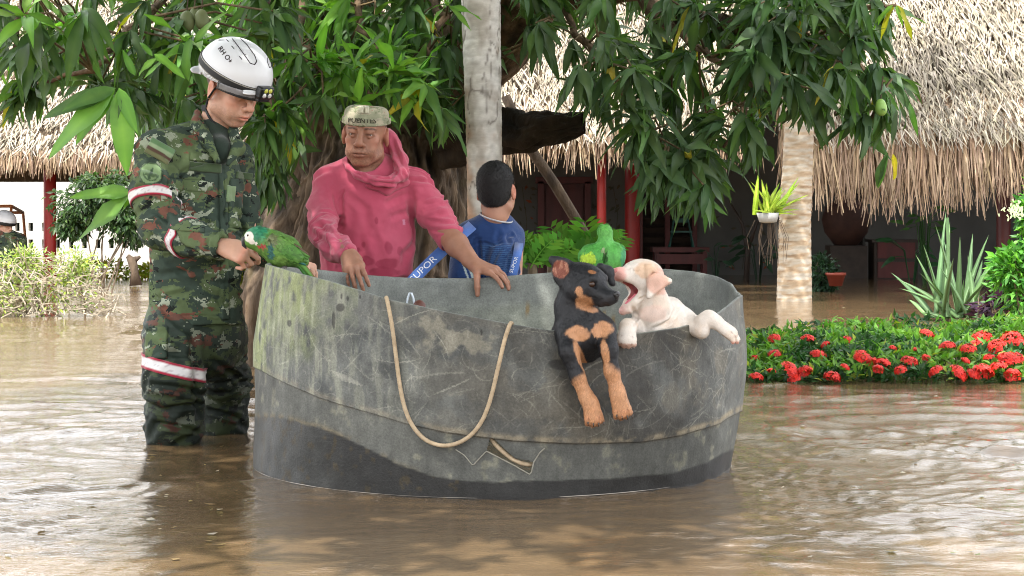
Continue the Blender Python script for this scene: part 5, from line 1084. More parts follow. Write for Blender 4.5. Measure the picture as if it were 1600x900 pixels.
# ---------------------------------------------------------------- black and tan puppy
bd = empty('dog', (P(905, 0, 5.3).x, 5.3, 0), 'black and tan puppy with one ear up hanging its paws over the tank rim', 'dog')
HB = lookat(P(913, 441, 5.25), (.74, -.64, -.20), roll=math.radians(2)); s = Sculpt(); s.M = HB@Matrix.Scale(1.02, 4)
s.ell((0, .012, .004), (.051, .058, .050), .02); s.ell((0, -.028, .010), (.036, .036, .034), .03); s.ecap((0, -.035, -.008), (0, -.098, -.017), .032, .028, .0215, .0175, (1, 0, 0), .022); s.ell((0, -.106, -.018), (.0195, .014, .0155), .012)
s.chain([(0, -.030, -.030), (0, -.070, -.036), (0, -.096, -.034)], [.024, .0165, .0125], .010)
for g in (-1, 1):
    s.ell((g*.030, -.005, -.022), (.026, .034, .028), .025); s.cap((g*.012, -.052, -.020), (g*.012, -.100, -.024), .0145, .0115, .012)
    s.ell((g*.021, -.046, .023), (.013, .012, .009), .014); s.ell((g*.030, -.058, .006), (.0110, .012, .0095), .006, mode='s')
    s.chain([(g*.017, -.058, .006), (g*.026, -.053, .0155), (g*.037, -.043, .008)], [.0022, .0026, .0022], .003); s.chain([(g*.018, -.058, .003), (g*.027, -.054, -.0045), (g*.037, -.044, .002)], [.0020, .0024, .0020], .003)
s.chain([(.020, -.103, -.0265), (.022, -.07, -.0285), (.027, -.042, -.030)], [.0012, .0016, .001], .002, 's'); s.chain([(-.020, -.103, -.0265), (-.022, -.07, -.0285), (-.027, -.042, -.030)], [.0012, .0016, .001], .002, 's')
s.M = Matrix.Identity(4)
# raised ear with its brown inside, other ear folded beyond the head
e0 = P(893, 424, 5.27); s.ell(P(881, 421, 5.255), (.037, .010, .033), .010, rotm('Y', 32)); s.ell(P(869, 408, 5.252), (.024, .008, .014), .012, rotm('Y', 25)); s.ell(P(874, 434, 5.252), (.016, .008, .023), .012, rotm('Y', -18)); s.ell(P(876, 421, 5.238), (.0225, .009, .0255), .005, rotm('Y', 10), 's')
s.chain([P(938, 417, 5.33), P(950, 425, 5.34), P(957, 443, 5.33)], [.012, .015, .009], .015)
s.chain([P(905, 452, 5.28), P(898, 480, 5.29), P(905, 520, 5.27)], [.050, .053, .066], .03); s.ell(P(921, 513, 5.275), (.076, .046, .050), .03); s.cap(P(905, 530, 5.33), P(900, 600, 5.62), .085, .09, .03); s.cap(P(900, 600, 5.62), P(905, 640, 5.80), .09, .08, .03)
s.chain([P(886, 520, 5.255), P(889, 548, 5.212), P(902, 588, 5.212), P(917, 622, 5.215), P(924, 634, 5.215)], [.033, .027, .0205, .0190, .0205], .016); paw(s, P(923, 630, 5.203), P(931, 668, 5.205), (0, -1, .1), .0240)
s.chain([P(946, 518, 5.255), P(951, 545, 5.212), P(956, 580, 5.212), P(964, 610, 5.215), P(966, 622, 5.215)], [.031, .0255, .0200, .0190, .0205], .016); paw(s, P(966, 618, 5.203), P(976, 657, 5.205), (0, -1, .1), .0240)
V, Q = s.mesh(.0025); V = smooth_v(V, Q, 1); N = vnormals(V, Q); V = V+N*((fbm(V, 120, 3, 2)-.5)*.0022)[:, None]; px, py = pxpy(V); n = fbm(V, 70, 9, 3); fr_ = V[:, 1] < 5.32
c = np.tile(np.array([.0135, .0140, .0165]), (len(V), 1)); TAN = (.47, .24, .12)
c = spot(c, px, py, 905, 455, 6, 8, TAN, n); c = spot(c, px, py, 913, 473, 14, 12, TAN, n, rot=35); c = spot(c, px, py, 922, 483, 13, 5, TAN, n, rot=12); c = spot(c, px, py, 925, 425, 6, 3, (.35, .15, .06), n, .6, .8, rot=10)
c = spot(c, px, py, 903, 520, 19, 12, TAN, n, 1.5, rot=8); c = spot(c, px, py, 941, 515, 16, 13, TAN, n, 1.5, rot=-10)
c = mixc(c, TAN, sstep(py-(588-.55*(px-908))+14*(n-.5), -6, 6)*(px < 944)*(py > 535)); c = mixc(c, TAN, sstep(py-(572+.5*(px-955))+14*(n-.5), -7, 7)*(px >= 944)*(py > 540)); c = spot(c, px, py, 908, 560, 6, 30, TAN, n, .6, 1, rot=-22); c = spot(c, px, py, 946, 552, 6, 22, TAN, n, .6, 1, rot=-10)
c = mixc(c, (.50, .22, .11), ((py > 640)*sstep(n, .3, .6)*.5)); c = mixc(c, (.16, .10, .07), (np.abs(py-655) < 3)*0.0)
ie = sstep(((px-876)/13)**2+((py-421)/14.5)**2+(n-.5)*.6, 1.15, .8)*(V[:, 1] < 5.262); c = mixc(c, (.22, .065, .04), ie*.95); c = mixc(c, (.42, .20, .13), ie*sstep(fbm(V*np.array([1, 1, .4]), 160, 5, 2), .5, .66)*.8)
c = mixc(c, (.09, .09, .10), sstep(((px-948)/14)**2+((py-474)/8)**2, 1.3, .3)*.30); cB = c.copy(); c = toe_lines(c, V, (.14, .06, .03))
link('body', np_mesh('body', V, Q, c), M_fur, bd)
cards('fur', V, Q, c, 26000, .0070, .0011, lambda p: np.c_[p[:, 0]*0-.3, p[:, 0]*0, p[:, 0]*0-1.0], M_fur, bd, 5, .24, lambda v: (v[:, 1] < 5.40) & (np.linalg.norm(v-np.array(HB@Vector((0, -.10, -.02))), axis=1) > .042))
cards('muzzle_fur', V, Q, c, 3500, .0035, .0008, lambda p: np.c_[p[:, 0]*0-.8, p[:, 0]*0, p[:, 0]*0-.5], M_fur, bd, 6, .15, lambda v: np.linalg.norm(v-np.array(HB@Vector((0, -.10, -.02))), axis=1) < .042)
b = MB(); Rn = HB.to_3x3(); s = Sculpt(); s.M = HB@Matrix.Scale(1.02, 4); s.ell((0, -.1190, -.0075), (.0135, .0085, .0095), .004); s.ell((0, -.119, -.017), (.005, .006, .006), .005)
for g in (-1, 1): s.ell((g*.0065, -.1275, -.008), (.0030, .004, .0022), .002, mode='s')
Vn, Qn = s.mesh(.0012); link('nose', np_mesh('nose', Vn, Qn), M_nose, bd)
for g in (-1, 1):
    b = MB(); c_ = HB@Vector((g*.0285, -.0495, .0056)); b.lathe(c_, [(0, .0102)]+[(.0102*math.sin(t), .0102*math.cos(t)) for t in np.linspace(.1, 2.4, 10)], 14, Rn@Vector((g*.35, -.93, .05))); ey = b.build('eye', M_eyed, bd, True)
for x0, y0, dx in ((931, 664, 1), (976, 653, 1)):
    for i in range(4): b = MB(); o_ = (i-1.5)*8.2; b.tube([P(x0+o_, y0-3-1.5*abs(i-1.5), 5.190), P(x0+o_+.5, y0+4-1.5*abs(i-1.5), 5.190)], [.0028, .0008], 6); b.build('claw', M_claw, bd, True)
# ---------------------------------------------------------------- pale puppy with its mouth wide open
wd_ = empty('dog', (P(1030, 0, 5.45).x, 5.45, 0), 'cream white puppy with wide open mouth and pink nose, one leg stretched over the rim', 'dog')
HW = lookat(P(1004, 433, 5.42), (-.86, -.48, .16), roll=math.radians(-4))@Matrix.Scale(1.08, 4); s = Sculpt(); s.M = HW
s.ell((0, .010, .006), (.046, .052, .044), .02); s.ell((0, -.022, .008), (.034, .034, .030), .03); s.ecap((0, -.025, .000), (0, -.072, .000), .030, .022, .024, .0165, (1, 0, 0), .02); s.ell((0, -.076, -.002), (.021, .014, .015), .01)
for g in (-1, 1):
    s.cap((g*.016, -.030, -.016), (g*.014, -.072, -.010), .0125, .0105, .010); s.ell((g*.024, .000, -.022), (.022, .030, .026), .02); s.ell((g*.020, -.032, .022), (.012, .012, .008), .014); s.ell((g*.028, -.043, .010), (.008, .009, .005), .006, mode='s')
    s.chain([(g*.018, -.048, .009), (g*.026, -.044, .0135), (g*.034, -.034, .009)], [.0024, .0034, .0024], .004); s.chain([(g*.018, -.048, .008), (g*.027, -.044, .0045), (g*.034, -.034, .007)], [.0024, .0032, .0024], .004)
    s.chain([(g*.020, -.004, -.040), (g*.019, -.030, -.074), (g*.011, -.050, -.098)], [.0130, .0090, .0075], .010)
s.chain([(0, -.006, -.056), (0, -.032, -.086), (0, -.054, -.103)], [.021, .0150, .0095], .012)
s.ell((0, -.030, -.040), (.0165, .028, .026), .008, mode='s'); s.ell((0, -.052, -.052), (.017, .030, .030), .006, mode='s')
s.M = Matrix.Identity(4)
EA, EB, EC, EM = P(1014, 417, 5.375), P(1046, 439, 5.352), P(1014, 463, 5.345), P(1024, 440, 5.350); s.chain([EA, EB, EC, EA], [.0075, .0055, .0065, .0075], .010); s.ell(EM, (.020, .0060, .026), .012); s.ell(P(1032, 438, 5.351), (.020, .0055, .012), .010, rotm('Y', 15))
s.chain([P(1012, 450, 5.45), P(1018, 478, 5.46), P(1032, 506, 5.51)], [.044, .050, .062], .03); s.cap(P(1010, 492, 5.45), P(1012, 525, 5.48), .036, .045, .03); s.cap(P(1032, 520, 5.53), P(1035, 580, 5.70), .078, .085, .03); s.cap(P(1035, 580, 5.62), P(1030, 620, 5.78), .085, .07, .03)
s.chain([P(1046, 488, 5.52), P(1066, 502, 5.56), P(1088, 510, 5.50)], [.048, .038, .030], .022); s.chain([P(1088, 510, 5.50), P(1096, 517, 5.475), P(1099, 502, 5.475), P(1107, 496, 5.475), P(1118, 502, 5.475)], [.028, .0215, .0215, .0205, .0195], .012); paw(s, P(1112, 499, 5.475), P(1160, 534, 5.48), (.35, -.6, .75), .0225)
s.chain([P(1000, 526, 5.46), P(988, 512, 5.42), P(981, 511, 5.34)], [.030, .026, .024], .012); paw(s, P(981, 509, 5.325), P(978, 543, 5.292), (0, -1, .35), .0250)
V, Q = s.mesh(.0025); V = smooth_v(V, Q, 1); N = vnormals(V, Q)
V = creases(V, N, pc((985, 478, 1000, 500, 5.32, .006, .004), (1000, 478, 990, 515, 5.32, .006, .004), (1050, 500, 1020, 515, 5.34, .008, .005), (1060, 478, 1040, 510, 5.36, .008, .005), (995, 470, 1010, 462, 5.3, .004, .003)), Q)
px, py = pxpy(V); n = fbm(V, 60, 19, 3); Lw = inv_pts(HW, V); c = np.tile(np.array([.72, .655, .585]), (len(V), 1)); c = mixc(c, (.74, .56, .40), sstep(fbm(V, 20, 4, 3), .52, .68)*.35); c = spot(c, px, py, 1010, 422, 18, 13, (.66, .44, .28), n, 1.1, .8)
PK = (.74, .36, .31); c = mixc(c, PK, np.exp(-(np.abs(Lw[:, 1]+.086)/.016)**4)*(np.abs(Lw[:, 2]) < .03)*.85*(np.linalg.norm(Lw, axis=1) < .12)); c = spot(c, px, py, 1028, 440, 18, 20, (.66, .36, .26), n, 1.0, .75); c = spot(c, px, py, 1020, 490, 22, 14, (.78, .54, .46), n, .9, .45)
cav = ((Lw[:, 0]/.0185)**2+((Lw[:, 1]+.034)/.034)**2+((Lw[:, 2]+.042)/.034)**2 < 1.0)&(np.abs(Lw[:, 0]) < .0168); c = mixc(c, (.30, .045, .045), cav*.95)
c = mixc(c, (.80, .36, .34), np.exp(-((np.linalg.norm(Lw-np.array([0, -.054, -.100]), axis=1))/.016)**2)*.9); c = mixc(c, (.75, .33, .25), (py > 532)*(px > 1120)*(V[:, 1] < 5.5)*sstep(py, 531, 536)*.8); c = mixc(c, (.55, .30, .22), ((py > 537)*(px < 1000)*(V[:, 1] < 5.4))*.7)
c = toe_lines(c, V, (.30, .17, .13)); link('body', np_mesh('body', V, Q, c), M_fur, wd_); cards('fur', V, Q, c, 22000, .0065, .0010, lambda p: np.c_[p[:, 0]*0+.5, p[:, 0]*0, p[:, 0]*0-.8], M_fur, wd_, 8, .22, lambda v: (v[:, 1] < 5.62) & (np.linalg.norm((v-np.array(HW@Vector((0, -.05, -.05))))*1.0, axis=1) > .045), var=(.85, 1.15))
M_tongue = pmat('tongue', (.72, .20, .24), (.62, .14, .17), sc=60, rough=.3, bsc=150, bst=.3, sss=.2); M_mouth = pmat('mouth_inside', (.22, .03, .03), (.10, .012, .014), sc=40, rough=.35)
s = Sculpt(); s.M = HW; s.ecap((0, -.006, -.046), (0, -.034, -.076), .0145, .0065, .0150, .0055, (1, 0, 0), .01); s.ecap((0, -.034, -.076), (0, -.051, -.093), .0150, .0055, .011, .004, (1, 0, 0), .01); s.cap((0, -.01, -.038), (0, -.048, -.083), .0012, .0012, .004, 's'); Vt_, Qt_ = s.mesh(.0016); link('tongue', np_mesh('tongue', Vt_, Qt_), M_tongue, wd_)
s = Sculpt(); s.M = HW; s.ell((0, -.004, -.030), (.0175, .020, .024), .01); s.ecap((0, -.01, -.020), (0, -.058, -.0135), .016, .006, .014, .005, (1, 0, 0), .01); Vt_, Qt_ = s.mesh(.002); link('mouth', np_mesh('mouth', Vt_, Qt_), M_mouth, wd_)
s = Sculpt(); s.M = HW; s.ell((0, -.0895, .004), (.0115, .0070, .0085), .004)
for g in (-1, 1): s.ell((g*.0055, -.0960, .004), (.0026, .003, .002), .002, mode='s')
Vn, Qn = s.mesh(.0012); link('nose', np_mesh('nose', Vn, Qn), pmat('pink_nose', (.66, .24, .22), rough=.35), wd_)
for g in (-1, 1):
    b = MB(); c_ = HW@Vector((g*.0265, -.037, .0092)); b.lathe(c_, [(0, .0078)]+[(.0078*math.sin(t), .0078*math.cos(t)) for t in np.linspace(.1, 2.4, 8)], 12, HW.to_3x3()@Vector((g*.5, -.85, .05))); b.build('eye', pmat('pale_eye', (.26, .28, .34), (.12, .10, .12), sc=90, rough=.06, bst=0), wd_, True)
for i in range(3):
    b = MB(); q_ = HW@Vector((.010-.004*i, -.062+.006*i, -.0165)); b.tube([q_, q_+HW.to_3x3()@Vector((0, 0, -.006))], [.0016, .0004], 5); b.build('tooth', pmat('tooth', (.8, .78, .7), rough=.2, bst=0) if i == 0 else bpy.data.materials['tooth'], wd_)
# ---------------------------------------------------------------- parrots
M_feather = pmat('feathers', (1, 1, 1), (.8, .8, .8), sc=50, rough=.5, attr=True, bsc=220, bst=.5, bd=.002, spec=.35); M_beak = pmat('dark_beak', (.03, .03, .032), (.05, .05, .05), rough=.3); M_foot = pmat('grey_foot', (.20, .18, .17), (.12, .11, .10), sc=70, rough=.8, bsc=200)
pr = empty('parrot', P(430, 415, 6.12), 'green parrot with white cheek patch perched on the tank rim eating from the hand', 'parrot'); Yp = 6.12
s = Sculpt(); s.ell(P(400, 371, Yp), (.036, .034, .034), .02); s.ell(P(391, 375, Yp-.002), (.022, .024, .026), .015); s.chain([P(408, 374, Yp), P(424, 382, Yp), P(446, 392, Yp), P(468, 406, Yp)], [.034, .042, .044, .028], .03); s.ell(P(433, 400, Yp), (.036, .034, .036), .02)
V, Q = s.mesh(.0025); px, py = pxpy(V); n = fbm(V, 90, 2, 3)
def pcol(px, py, n):
    c = np.tile(np.array([.12, .26, .05]), (len(px), 1)); c = mixc(c, (.03, .22, .11), sstep(16-np.hypot(px-400, (py-356)*.8), -8, 6)*sstep(418-px, -6, 8)); c = mixc(c, (.17, .15, .09), sstep(((px-424)/9)**2+((py-374)/9)**2, 1.4, .5)*.7)
    c = mixc(c, (.05, .17, .02), sstep(((px-455)/22)**2+((py-392)/12)**2+(n-.5), 1.3, .5)*.7); c = mixc(c, (.20, .34, .07), sstep(((px-436)/13)**2+((py-408)/9)**2, 1.3, .5)*.8); c = mixc(c, (.03, .13, .14), sstep(((px-421)/4)**2+((py-392)/13)**2, 1.3, .6)*.9); c = mixc(c, (.42, .04, .05), sstep(((px-408)/7)**2+((py-384)/4)**2, 1.2, .6)*.9); return c
c = pcol(px, py, n); c = mixc(c, (.80, .74, .66), sstep(((px-389)/7.5)**2+((py-370)/8.5)**2+(n-.5)*.4, 1.15, .8)*(V[:, 1] < Yp)); c = mixc(c, (.80, .74, .66), sstep(((px-394)/5)**2+((py-378)/4)**2, 1.2, .8)*(V[:, 1] < Yp))
link('body', np_mesh('body', V, Q, c), M_feather, pr); cards('feathers', V, Q, c, 1900, .013, .008, lambda p: np.c_[p[:, 0]*0+1, p[:, 0]*0, p[:, 0]*0-.55], M_feather, pr, 4, .16, lambda v: pxpy(v)[0] > 397, True, .12, (.75, 1.3))
def feather_part(name, pts, w0, col, parent, tipw=.3, Yoff=0, th=.0025):
    V = []; C = []; Qs = []; pts = [Vector(p) for p in pts]
    for i, p in enumerate(pts):
        t = i/(len(pts)-1); d = (pts[min(i+1, len(pts)-1)]-pts[max(i-1, 0)]).normalized(); s_ = d.cross(Vector((0, -1, 0.1))).normalized(); w_ = w0*(math.sin(min(1, t*1.6+.35)*1.57))*(1-(1-tipw)*t**2)
        V += [p-s_*w_/2, p+Vector((0, -w_*.12, 0)), p+s_*w_/2]; C += [tuple(x*.8 for x in col), tuple(x*1.15 for x in col), tuple(x*.9 for x in col)]
    for i in range(len(pts)-1):
        for j in (0, 1): Qs.append((3*i+j, 3*i+j+1, 3*i+j+4, 3*i+j+3))
    V, Qs, C = thick(V, Qs, C, th); return link(name, np_mesh(name, V, Qs, C), M_feather, parent)
wing = MB(); s = Sculpt(); s.ell(P(446, 390, Yp-.036), (.062, .012, .030), .01, rotm('Y', 33)); s.ell(P(428, 379, Yp-.036), (.026, .014, .026), .02); V, Q = s.mesh(.0025); px, py = pxpy(V); c = pcol(px, py, fbm(V, 90, 2, 3)); w1 = link('wing', np_mesh('wing', V, Q, c), M_feather, pr); cards('feathers', V, Q, c, 420, .018, .010, lambda p: np.c_[p[:, 0]*0+1, p[:, 0]*0, p[:, 0]*0-.62], M_feather, w1, 5, .12, None, True, .08, (.75, 1.3))
for i, (a, b_, col) in enumerate((((440, 398), (478, 414), (.03, .16, .12)), ((445, 393), (480, 410), (.06, .18, .03)), ((448, 388), (482, 405), (.07, .20, .03)), ((450, 383), (484, 402), (.08, .20, .03)), ((452, 379), (482, 398), (.12, .07, .04)))): feather_part('flight_feather', [P(a[0]+(b_[0]-a[0])*t, a[1]+(b_[1]-a[1])*t, Yp-.044+.02*t+.002*i) for t in np.linspace(0, 1, 6)], .016, col, pr)
for i, (dx, col) in enumerate(((0, (.08, .22, .03)), (4, (.22, .17, .05)), (-4, (.06, .20, .04)), (2, (.10, .26, .04)))): feather_part('tail_feather', [P(463+dx*.4+(488+dx-463)*t, 404+(437-404)*t, Yp-.01-.004*i) for t in np.linspace(0, 1, 6)], .018, col, pr)
b = MB(); b.tube([P(386, 371, Yp-.012), P(381, 375, Yp-.012), P(381, 383, Yp-.011), P(385, 389, Yp-.010)], [.011, .0105, .0075, .0015], 10); b.build('beak', M_beak, pr, True); b = MB(); b.tube([P(391, 383, Yp-.01), P(387, 386, Yp-.01)], [.008, .004], 8); b.build('lower_beak', M_beak, pr, True)
b = MB(); q_ = P(387.5, 368, Yp-.0285); b.lathe(q_, [(0, .004), (.003, .003), (.0045, 0)], 10, (-.3, -1, 0)); b.build('eye', M_eyed, pr, True)
for x in (428, 445):
    b = MB(); b.tube([P(x+2, 408, Yp-.01), P(x, 418, Yp-.014)], [.010, .007], 8)
    for k in (-1, 0, 1): b.tube([P(x, 417, Yp-.014), P(x-3+k*4, 419+abs(k)+(x-428)*.1, Yp-.035), P(x-3+k*5, 426+(x-428)*.12, Yp-.045)], [.006, .0055, .003], 6)
    b.build('foot', M_foot, pr, True)
# second parrot, seen from behind, hunched on the far rim
p2 = empty('parrot', P(945, 422, 6.83), 'bright green parrot seen from behind perched on the far rim above the puppies', 'parrot'); Y2 = 6.83
s = Sculpt(); s.ell(P(945, 361, Y2), (.0265, .030, .027), .008); s.chain([P(946, 366, Y2), P(946, 380, Y2)], [.0255, .030], .008); s.ell(P(943, 398, Y2), (.068, .045, .046), .02); s.ell(P(923, 401, Y2-.01), (.046, .030, .045), .02, rotm('Y', -12)); s.ell(P(962, 400, Y2-.01), (.036, .030, .050), .02, rotm('Y', 10)); s.ell(P(945, 418, Y2), (.06, .04, .03), .02)
V, Q = s.mesh(.003); V = creases(V, vnormals(V, Q), pc((946, 385, 943, 425, 6.76, .006, .008)), Q); px, py = pxpy(V); n = fbm(V, 70, 5, 3); c = np.tile(np.array([.11, .42, .08]), (len(V), 1)); c = mixc(c, (.17, .50, .10), sstep(py, 382, 355)*.6); c = spot(c, px, py, 920, 402, 12, 9, (.50, .72, .05), n, 1.2); c = mixc(c, (.08, .25, .03), sstep(py, 404, 416)*.7); c = spot(c, px, py, 944, 390, 4, 5, (.35, .36, .22), n, 1.5, .8); c = spot(c, px, py, 946, 402, 5, 10, (.02, .06, .015), n, 1.4, .8); c = spot(c, px, py, 974, 400, 4, 20, (.03, .25, .16), n, .5, .6)
link('body', np_mesh('body', V, Q, c), M_feather, p2); cards('feathers', V, Q, c, 2600, .014, .009, lambda p: np.c_[p[:, 0]*0, p[:, 0]*0, p[:, 0]*0-1], M_feather, p2, 6, .12, None, True, .12, (.82, 1.2))
for k in range(4): feather_part('tail_feather', [P(938+k*4, 412+22*t, Y2-.055+.01*t) for t in np.linspace(0, 1, 4)], .016, (.06, .20, .04), p2)
for x in (936, 955): b = MB(); b.tube([P(x, 416, Y2), P(x, 424, Y2-.01)], .007, 6); [b.tube([P(x, 422, Y2-.01), P(x+k*4, 426, Y2-.035)], [.005, .003], 5) for k in (-1, 0, 1)]; b.build('foot', M_foot, p2, True)
Vh_, Qh_, hro = HAIRVQ; cards('strands', Vh_, Qh_, np.tile(np.array([.010, .009, .009]), (len(Vh_), 1)), 14000, .007, .0009, lambda p: np.c_[p[:, 0]*0, p[:, 0]*0-.3, p[:, 0]*0-1], M_fur, hro, 9, .9, None)
# two things standing inside the tank, only their tops showing over the near rim
b = MB(); c_ = P(655, 481, 5.62); b.lathe((c_.x, 5.62, 0), [(.0, -.31), (.075, -.31), (.08, .15), (.05, .33), (.022, .40), (.021, c_.z-.006), (.019, c_.z+.012), (.010, c_.z+.022), (0, c_.z+.025)], 20); tag(b.build('bottle', pmat('brown_cap', (.13, .045, .03), (.09, .03, .02), rough=.5), None, True), 'brown round-topped bottle just showing over the near rim behind the rope', 'bottle')
b = MB(); b.lathe((P(640, 0, 5.55).x-.02, 5.66, 0), [(.0, -.31), (.05, -.31), (.055, .1), (.045, .36), (.02, .44)], 14); Mb = pmat('milky_plastic', (.62, .68, .74), (.5, .56, .62), rough=.25); bg_ = tag(b.build('plastic_bag', Mb, None, True), 'small milky plastic bag handle poking up inside the tank beside the brown top', 'plastic bag')
b = MB(); b.tube([P(634, 486, 5.62), P(637, 466, 5.62), P(640, 458, 5.62), P(643, 458, 5.62), P(646, 466, 5.62), P(648, 482, 5.62)], .0035, 6); b.build('handle', Mb, bg_, True)
# ================================================================ PLANTS
def m_leaf(name, c1, c2, tr=.35, rough=.45, trc=None, vary=.25, sc=3):
    m, n, b = new_mat(name); v = coords(n); a = node(n, 'ShaderNodeVertexColor', layer_name='Col')
    oi = node(n, 'ShaderNodeObjectInfo'); geo = node(n, 'ShaderNodeNewGeometry')
    out = mulc(n, ramp(n, noise(n, v, sc, 3), [(.35, c1), (.65, c2)]), a.outputs[0])
    rnd = node(n, 'ShaderNodeMath', {0: oi.outputs['Random'], 1: geo.outputs['Random Per Island']}, operation='ADD')
    fr = node(n, 'ShaderNodeMath', {0: rnd.outputs[0]}, operation='FRACT')
    hs = node(n, 'ShaderNodeHueSaturation', {'Color': out}); mr = node(n, 'ShaderNodeMapRange', {0: fr.outputs[0], 3: 1-vary, 4: 1+vary}); n.links.new(mr.outputs[0], hs.inputs['Value'])
    mh = node(n, 'ShaderNodeMapRange', {0: geo.outputs['Random Per Island'], 3: .485, 4: .515}); n.links.new(mh.outputs[0], hs.inputs['Hue'])
    n.links.new(hs.outputs[0], b.inputs['Base Color']); b.inputs['Roughness'].default_value = rough; b.inputs['Specular IOR Level'].default_value = .3
    t = node(n, 'ShaderNodeBsdfTranslucent'); tm = mulc(n, hs.outputs[0], trc or (1.6, 1.9, .6)); n.links.new(tm, t.inputs[0])
    mx = node(n, 'ShaderNodeMixShader', {0: tr, 1: b.outputs[0], 2: t.outputs[0]}); n.links.new(mx.outputs[0], n.nodes['Material Output'].inputs[0]); return m
M_leaf_d = m_leaf('mango_leaf_dark', (.040, .084, .036), (.062, .115, .046), .32)
M_leaf_m = m_leaf('mango_leaf_mid', (.055, .125, .036), (.075, .155, .042), .32)
M_leaf_y = m_leaf('mango_leaf_young', (.11, .26, .048), (.15, .32, .062), .32)
M_leaf_o = m_leaf('mango_leaf_old', (.40, .34, .03), (.24, .26, .03), .3)
M_dry = m_leaf('dry_leaf', (.22, .13, .05), (.14, .08, .035), .2)
LM = {'d': M_leaf_d, 'm': M_leaf_m, 'y': M_leaf_y, 'o': M_leaf_o, 'x': M_dry}
def leaf_np(n=7, wd=.22, droop=.5, fold=.25, wave=.02, twist=0., seed=0):
    r = np.random.default_rng(seed); V = []; C = []
    ang = 0.; x = z = 0.
    for i in range(n+1):
        t = i/n; w_ = wd/2*math.sin(math.pi*min(1, (t*.97+.03))**.78)**.85 if 0 < i < n else .002
        a = -droop*t**1.3; 
        if i: x += math.cos(a)/n; z += math.sin(a)/n
        tw = twist*t; s_ = np.array([0, math.cos(tw), math.sin(tw)]); up = np.array([-math.sin(a), 0, math.cos(a)])
        wv = wave*math.sin(t*9+seed)*(w_/wd*2)
        y0 = wd*.25*math.sin(t*2.5+seed)*.35
        for sg in (-1, 0, 1):
            V.append(np.array([x, y0, z])+s_*sg*w_+up*(abs(sg)*w_*fold+(wv if sg > 0 else -wv if sg < 0 else 0))); C.append((1, 1, 1) if sg else (1.5, 1.35, 1.2))
    Fq = []
    for i in range(n):
        for k in (0, 1): Fq.append((3*i+k, 3*i+k+1, 3*i+k+4, 3*i+k+3))
    return np.array(V), np.array(Fq), np.array(C)
LV = [leaf_np(7, .135+.055*random.random(), random.uniform(.1, 1.1), random.uniform(.1, .5), random.uniform(.02, .06), random.uniform(-.8, .8), s) for s in range(12)]
LVs = [leaf_np(3, .22, .4, .3, 0, 0, s) for s in range(4)]
LME = {}
def leaf_me(v, k):
    if (v, k) not in LME:
        V, Q, C = LV[v]; me = np_mesh('leaf', V, Q, C); me.materials.append(LM[k]); LME[v, k] = me
    return LME[v, k]
class Leaves:
    def __init__(s): s.L = []
    def leaf(s, p, d, L_, k, v=None, roll=None, wf=1.0):
        d = Vector(d).normalized(); u = Vector((random.gauss(0, .35), random.gauss(-.25, .35), 1)) if roll is None else Vector(roll)
        y = u.cross(d).normalized(); z = d.cross(y); M = Matrix((d*L_, y*L_*wf, z*L_)).transposed().to_4x4(); M.translation = p
        s.L.append((M, random.randrange(len(LV)) if v is None else v, k))
    def whorl(s, p, n, L_, k, dirn=(0, 0, -1), spread=1.0, droop=.5):
        p = Vector(p); d0 = Vector(dirn).normalized(); a = d0.orthogonal().normalized(); b = d0.cross(a); ph = random.random()*6.28
        for i in range(n):
            t = ph+i*2.4; e = spread*random.uniform(.2, 1.25); d = d0*math.cos(e)+(a*math.cos(t)+b*math.sin(t))*math.sin(e)+Vector((0, 0, -droop*random.uniform(.3, 1.5)))
            kk = k if random.random() < .88 else {'d': 'm', 'm': 'd', 'y': 'm', 'o': 'y', 'x': 'o'}[k]
            if random.random() < .012: kk = 'o'
            s.leaf(p-d0*random.uniform(0, .10)*L_, d, L_*random.uniform(.65, 1.15), kk)
    def stuff(s, name, parent, sel, small=False):
        by = {}
        for M, v, k in sel: by.setdefault(k, []).append((M, v))
        Vs = []; Qs = []; Cs = []; mi = []; ks = sorted(by); o = 0
        for ki, k in enumerate(ks):
            for M, v in by[k]:
                V, Q, C = (LVs[v % 4] if small else LV[v]); A = np.array(M); Vs.append(V@A[:3, :3].T+A[:3, 3]); Qs.append(Q+o); Cs.append(C); mi += [ki]*len(Q); o += len(V)
        ob = link(name, np_mesh(name, np.concatenate(Vs), np.concatenate(Qs), np.concatenate(Cs), midx=mi), [LM[k] for k in ks], parent); ob['kind'] = 'stuff'; return ob
def proj(p): return 800+p[0]*F/p[1], HY-(p[2]-HC)*F/p[1]
# ---------------------------------------------------------------- the mango tree
mt = empty('mango_tree', P(560, 0, 10.2)[:2]+(0,) if False else (P(560, 0, 10.2).x, 10.2, 0), 'big dark mango tree with long drooping leaves behind the people', 'mango tree')
def bark_part(nm, pts, rads, nseg, nth, amp, sc, seed, flare=0, cf=1.0):
    V, Q, nz_, q = bark_mesh(pts, rads, nseg, nth, amp, sc, seed, True, flare=flare)
    c = np.tile((.10+2.6*nz_**1.4)[:, None], (1, 3)); c = mixc(c, (.9, 1.0, .5), sstep(fbm(V, 4, 6, 3), .55, .7)*.5); c = mixc(c, (1.7, 1.5, 1.2), sstep(fbm(V, 9, 16, 3), .6, .75)*.6)*cf
    return link(nm, np_mesh(nm, V, Q, c), M_bark, mt)
bark_part('trunk', [P(575, 800, 10.4), P(572, 560, 10.4), P(570, 420, 10.4), P(590, 300, 10.4), P(600, 200, 10.4), P(590, 90, 10.3)], [.85, .68, .56, .50, .46, .40], 420, 420, .05, 15, 3, .20, .75)
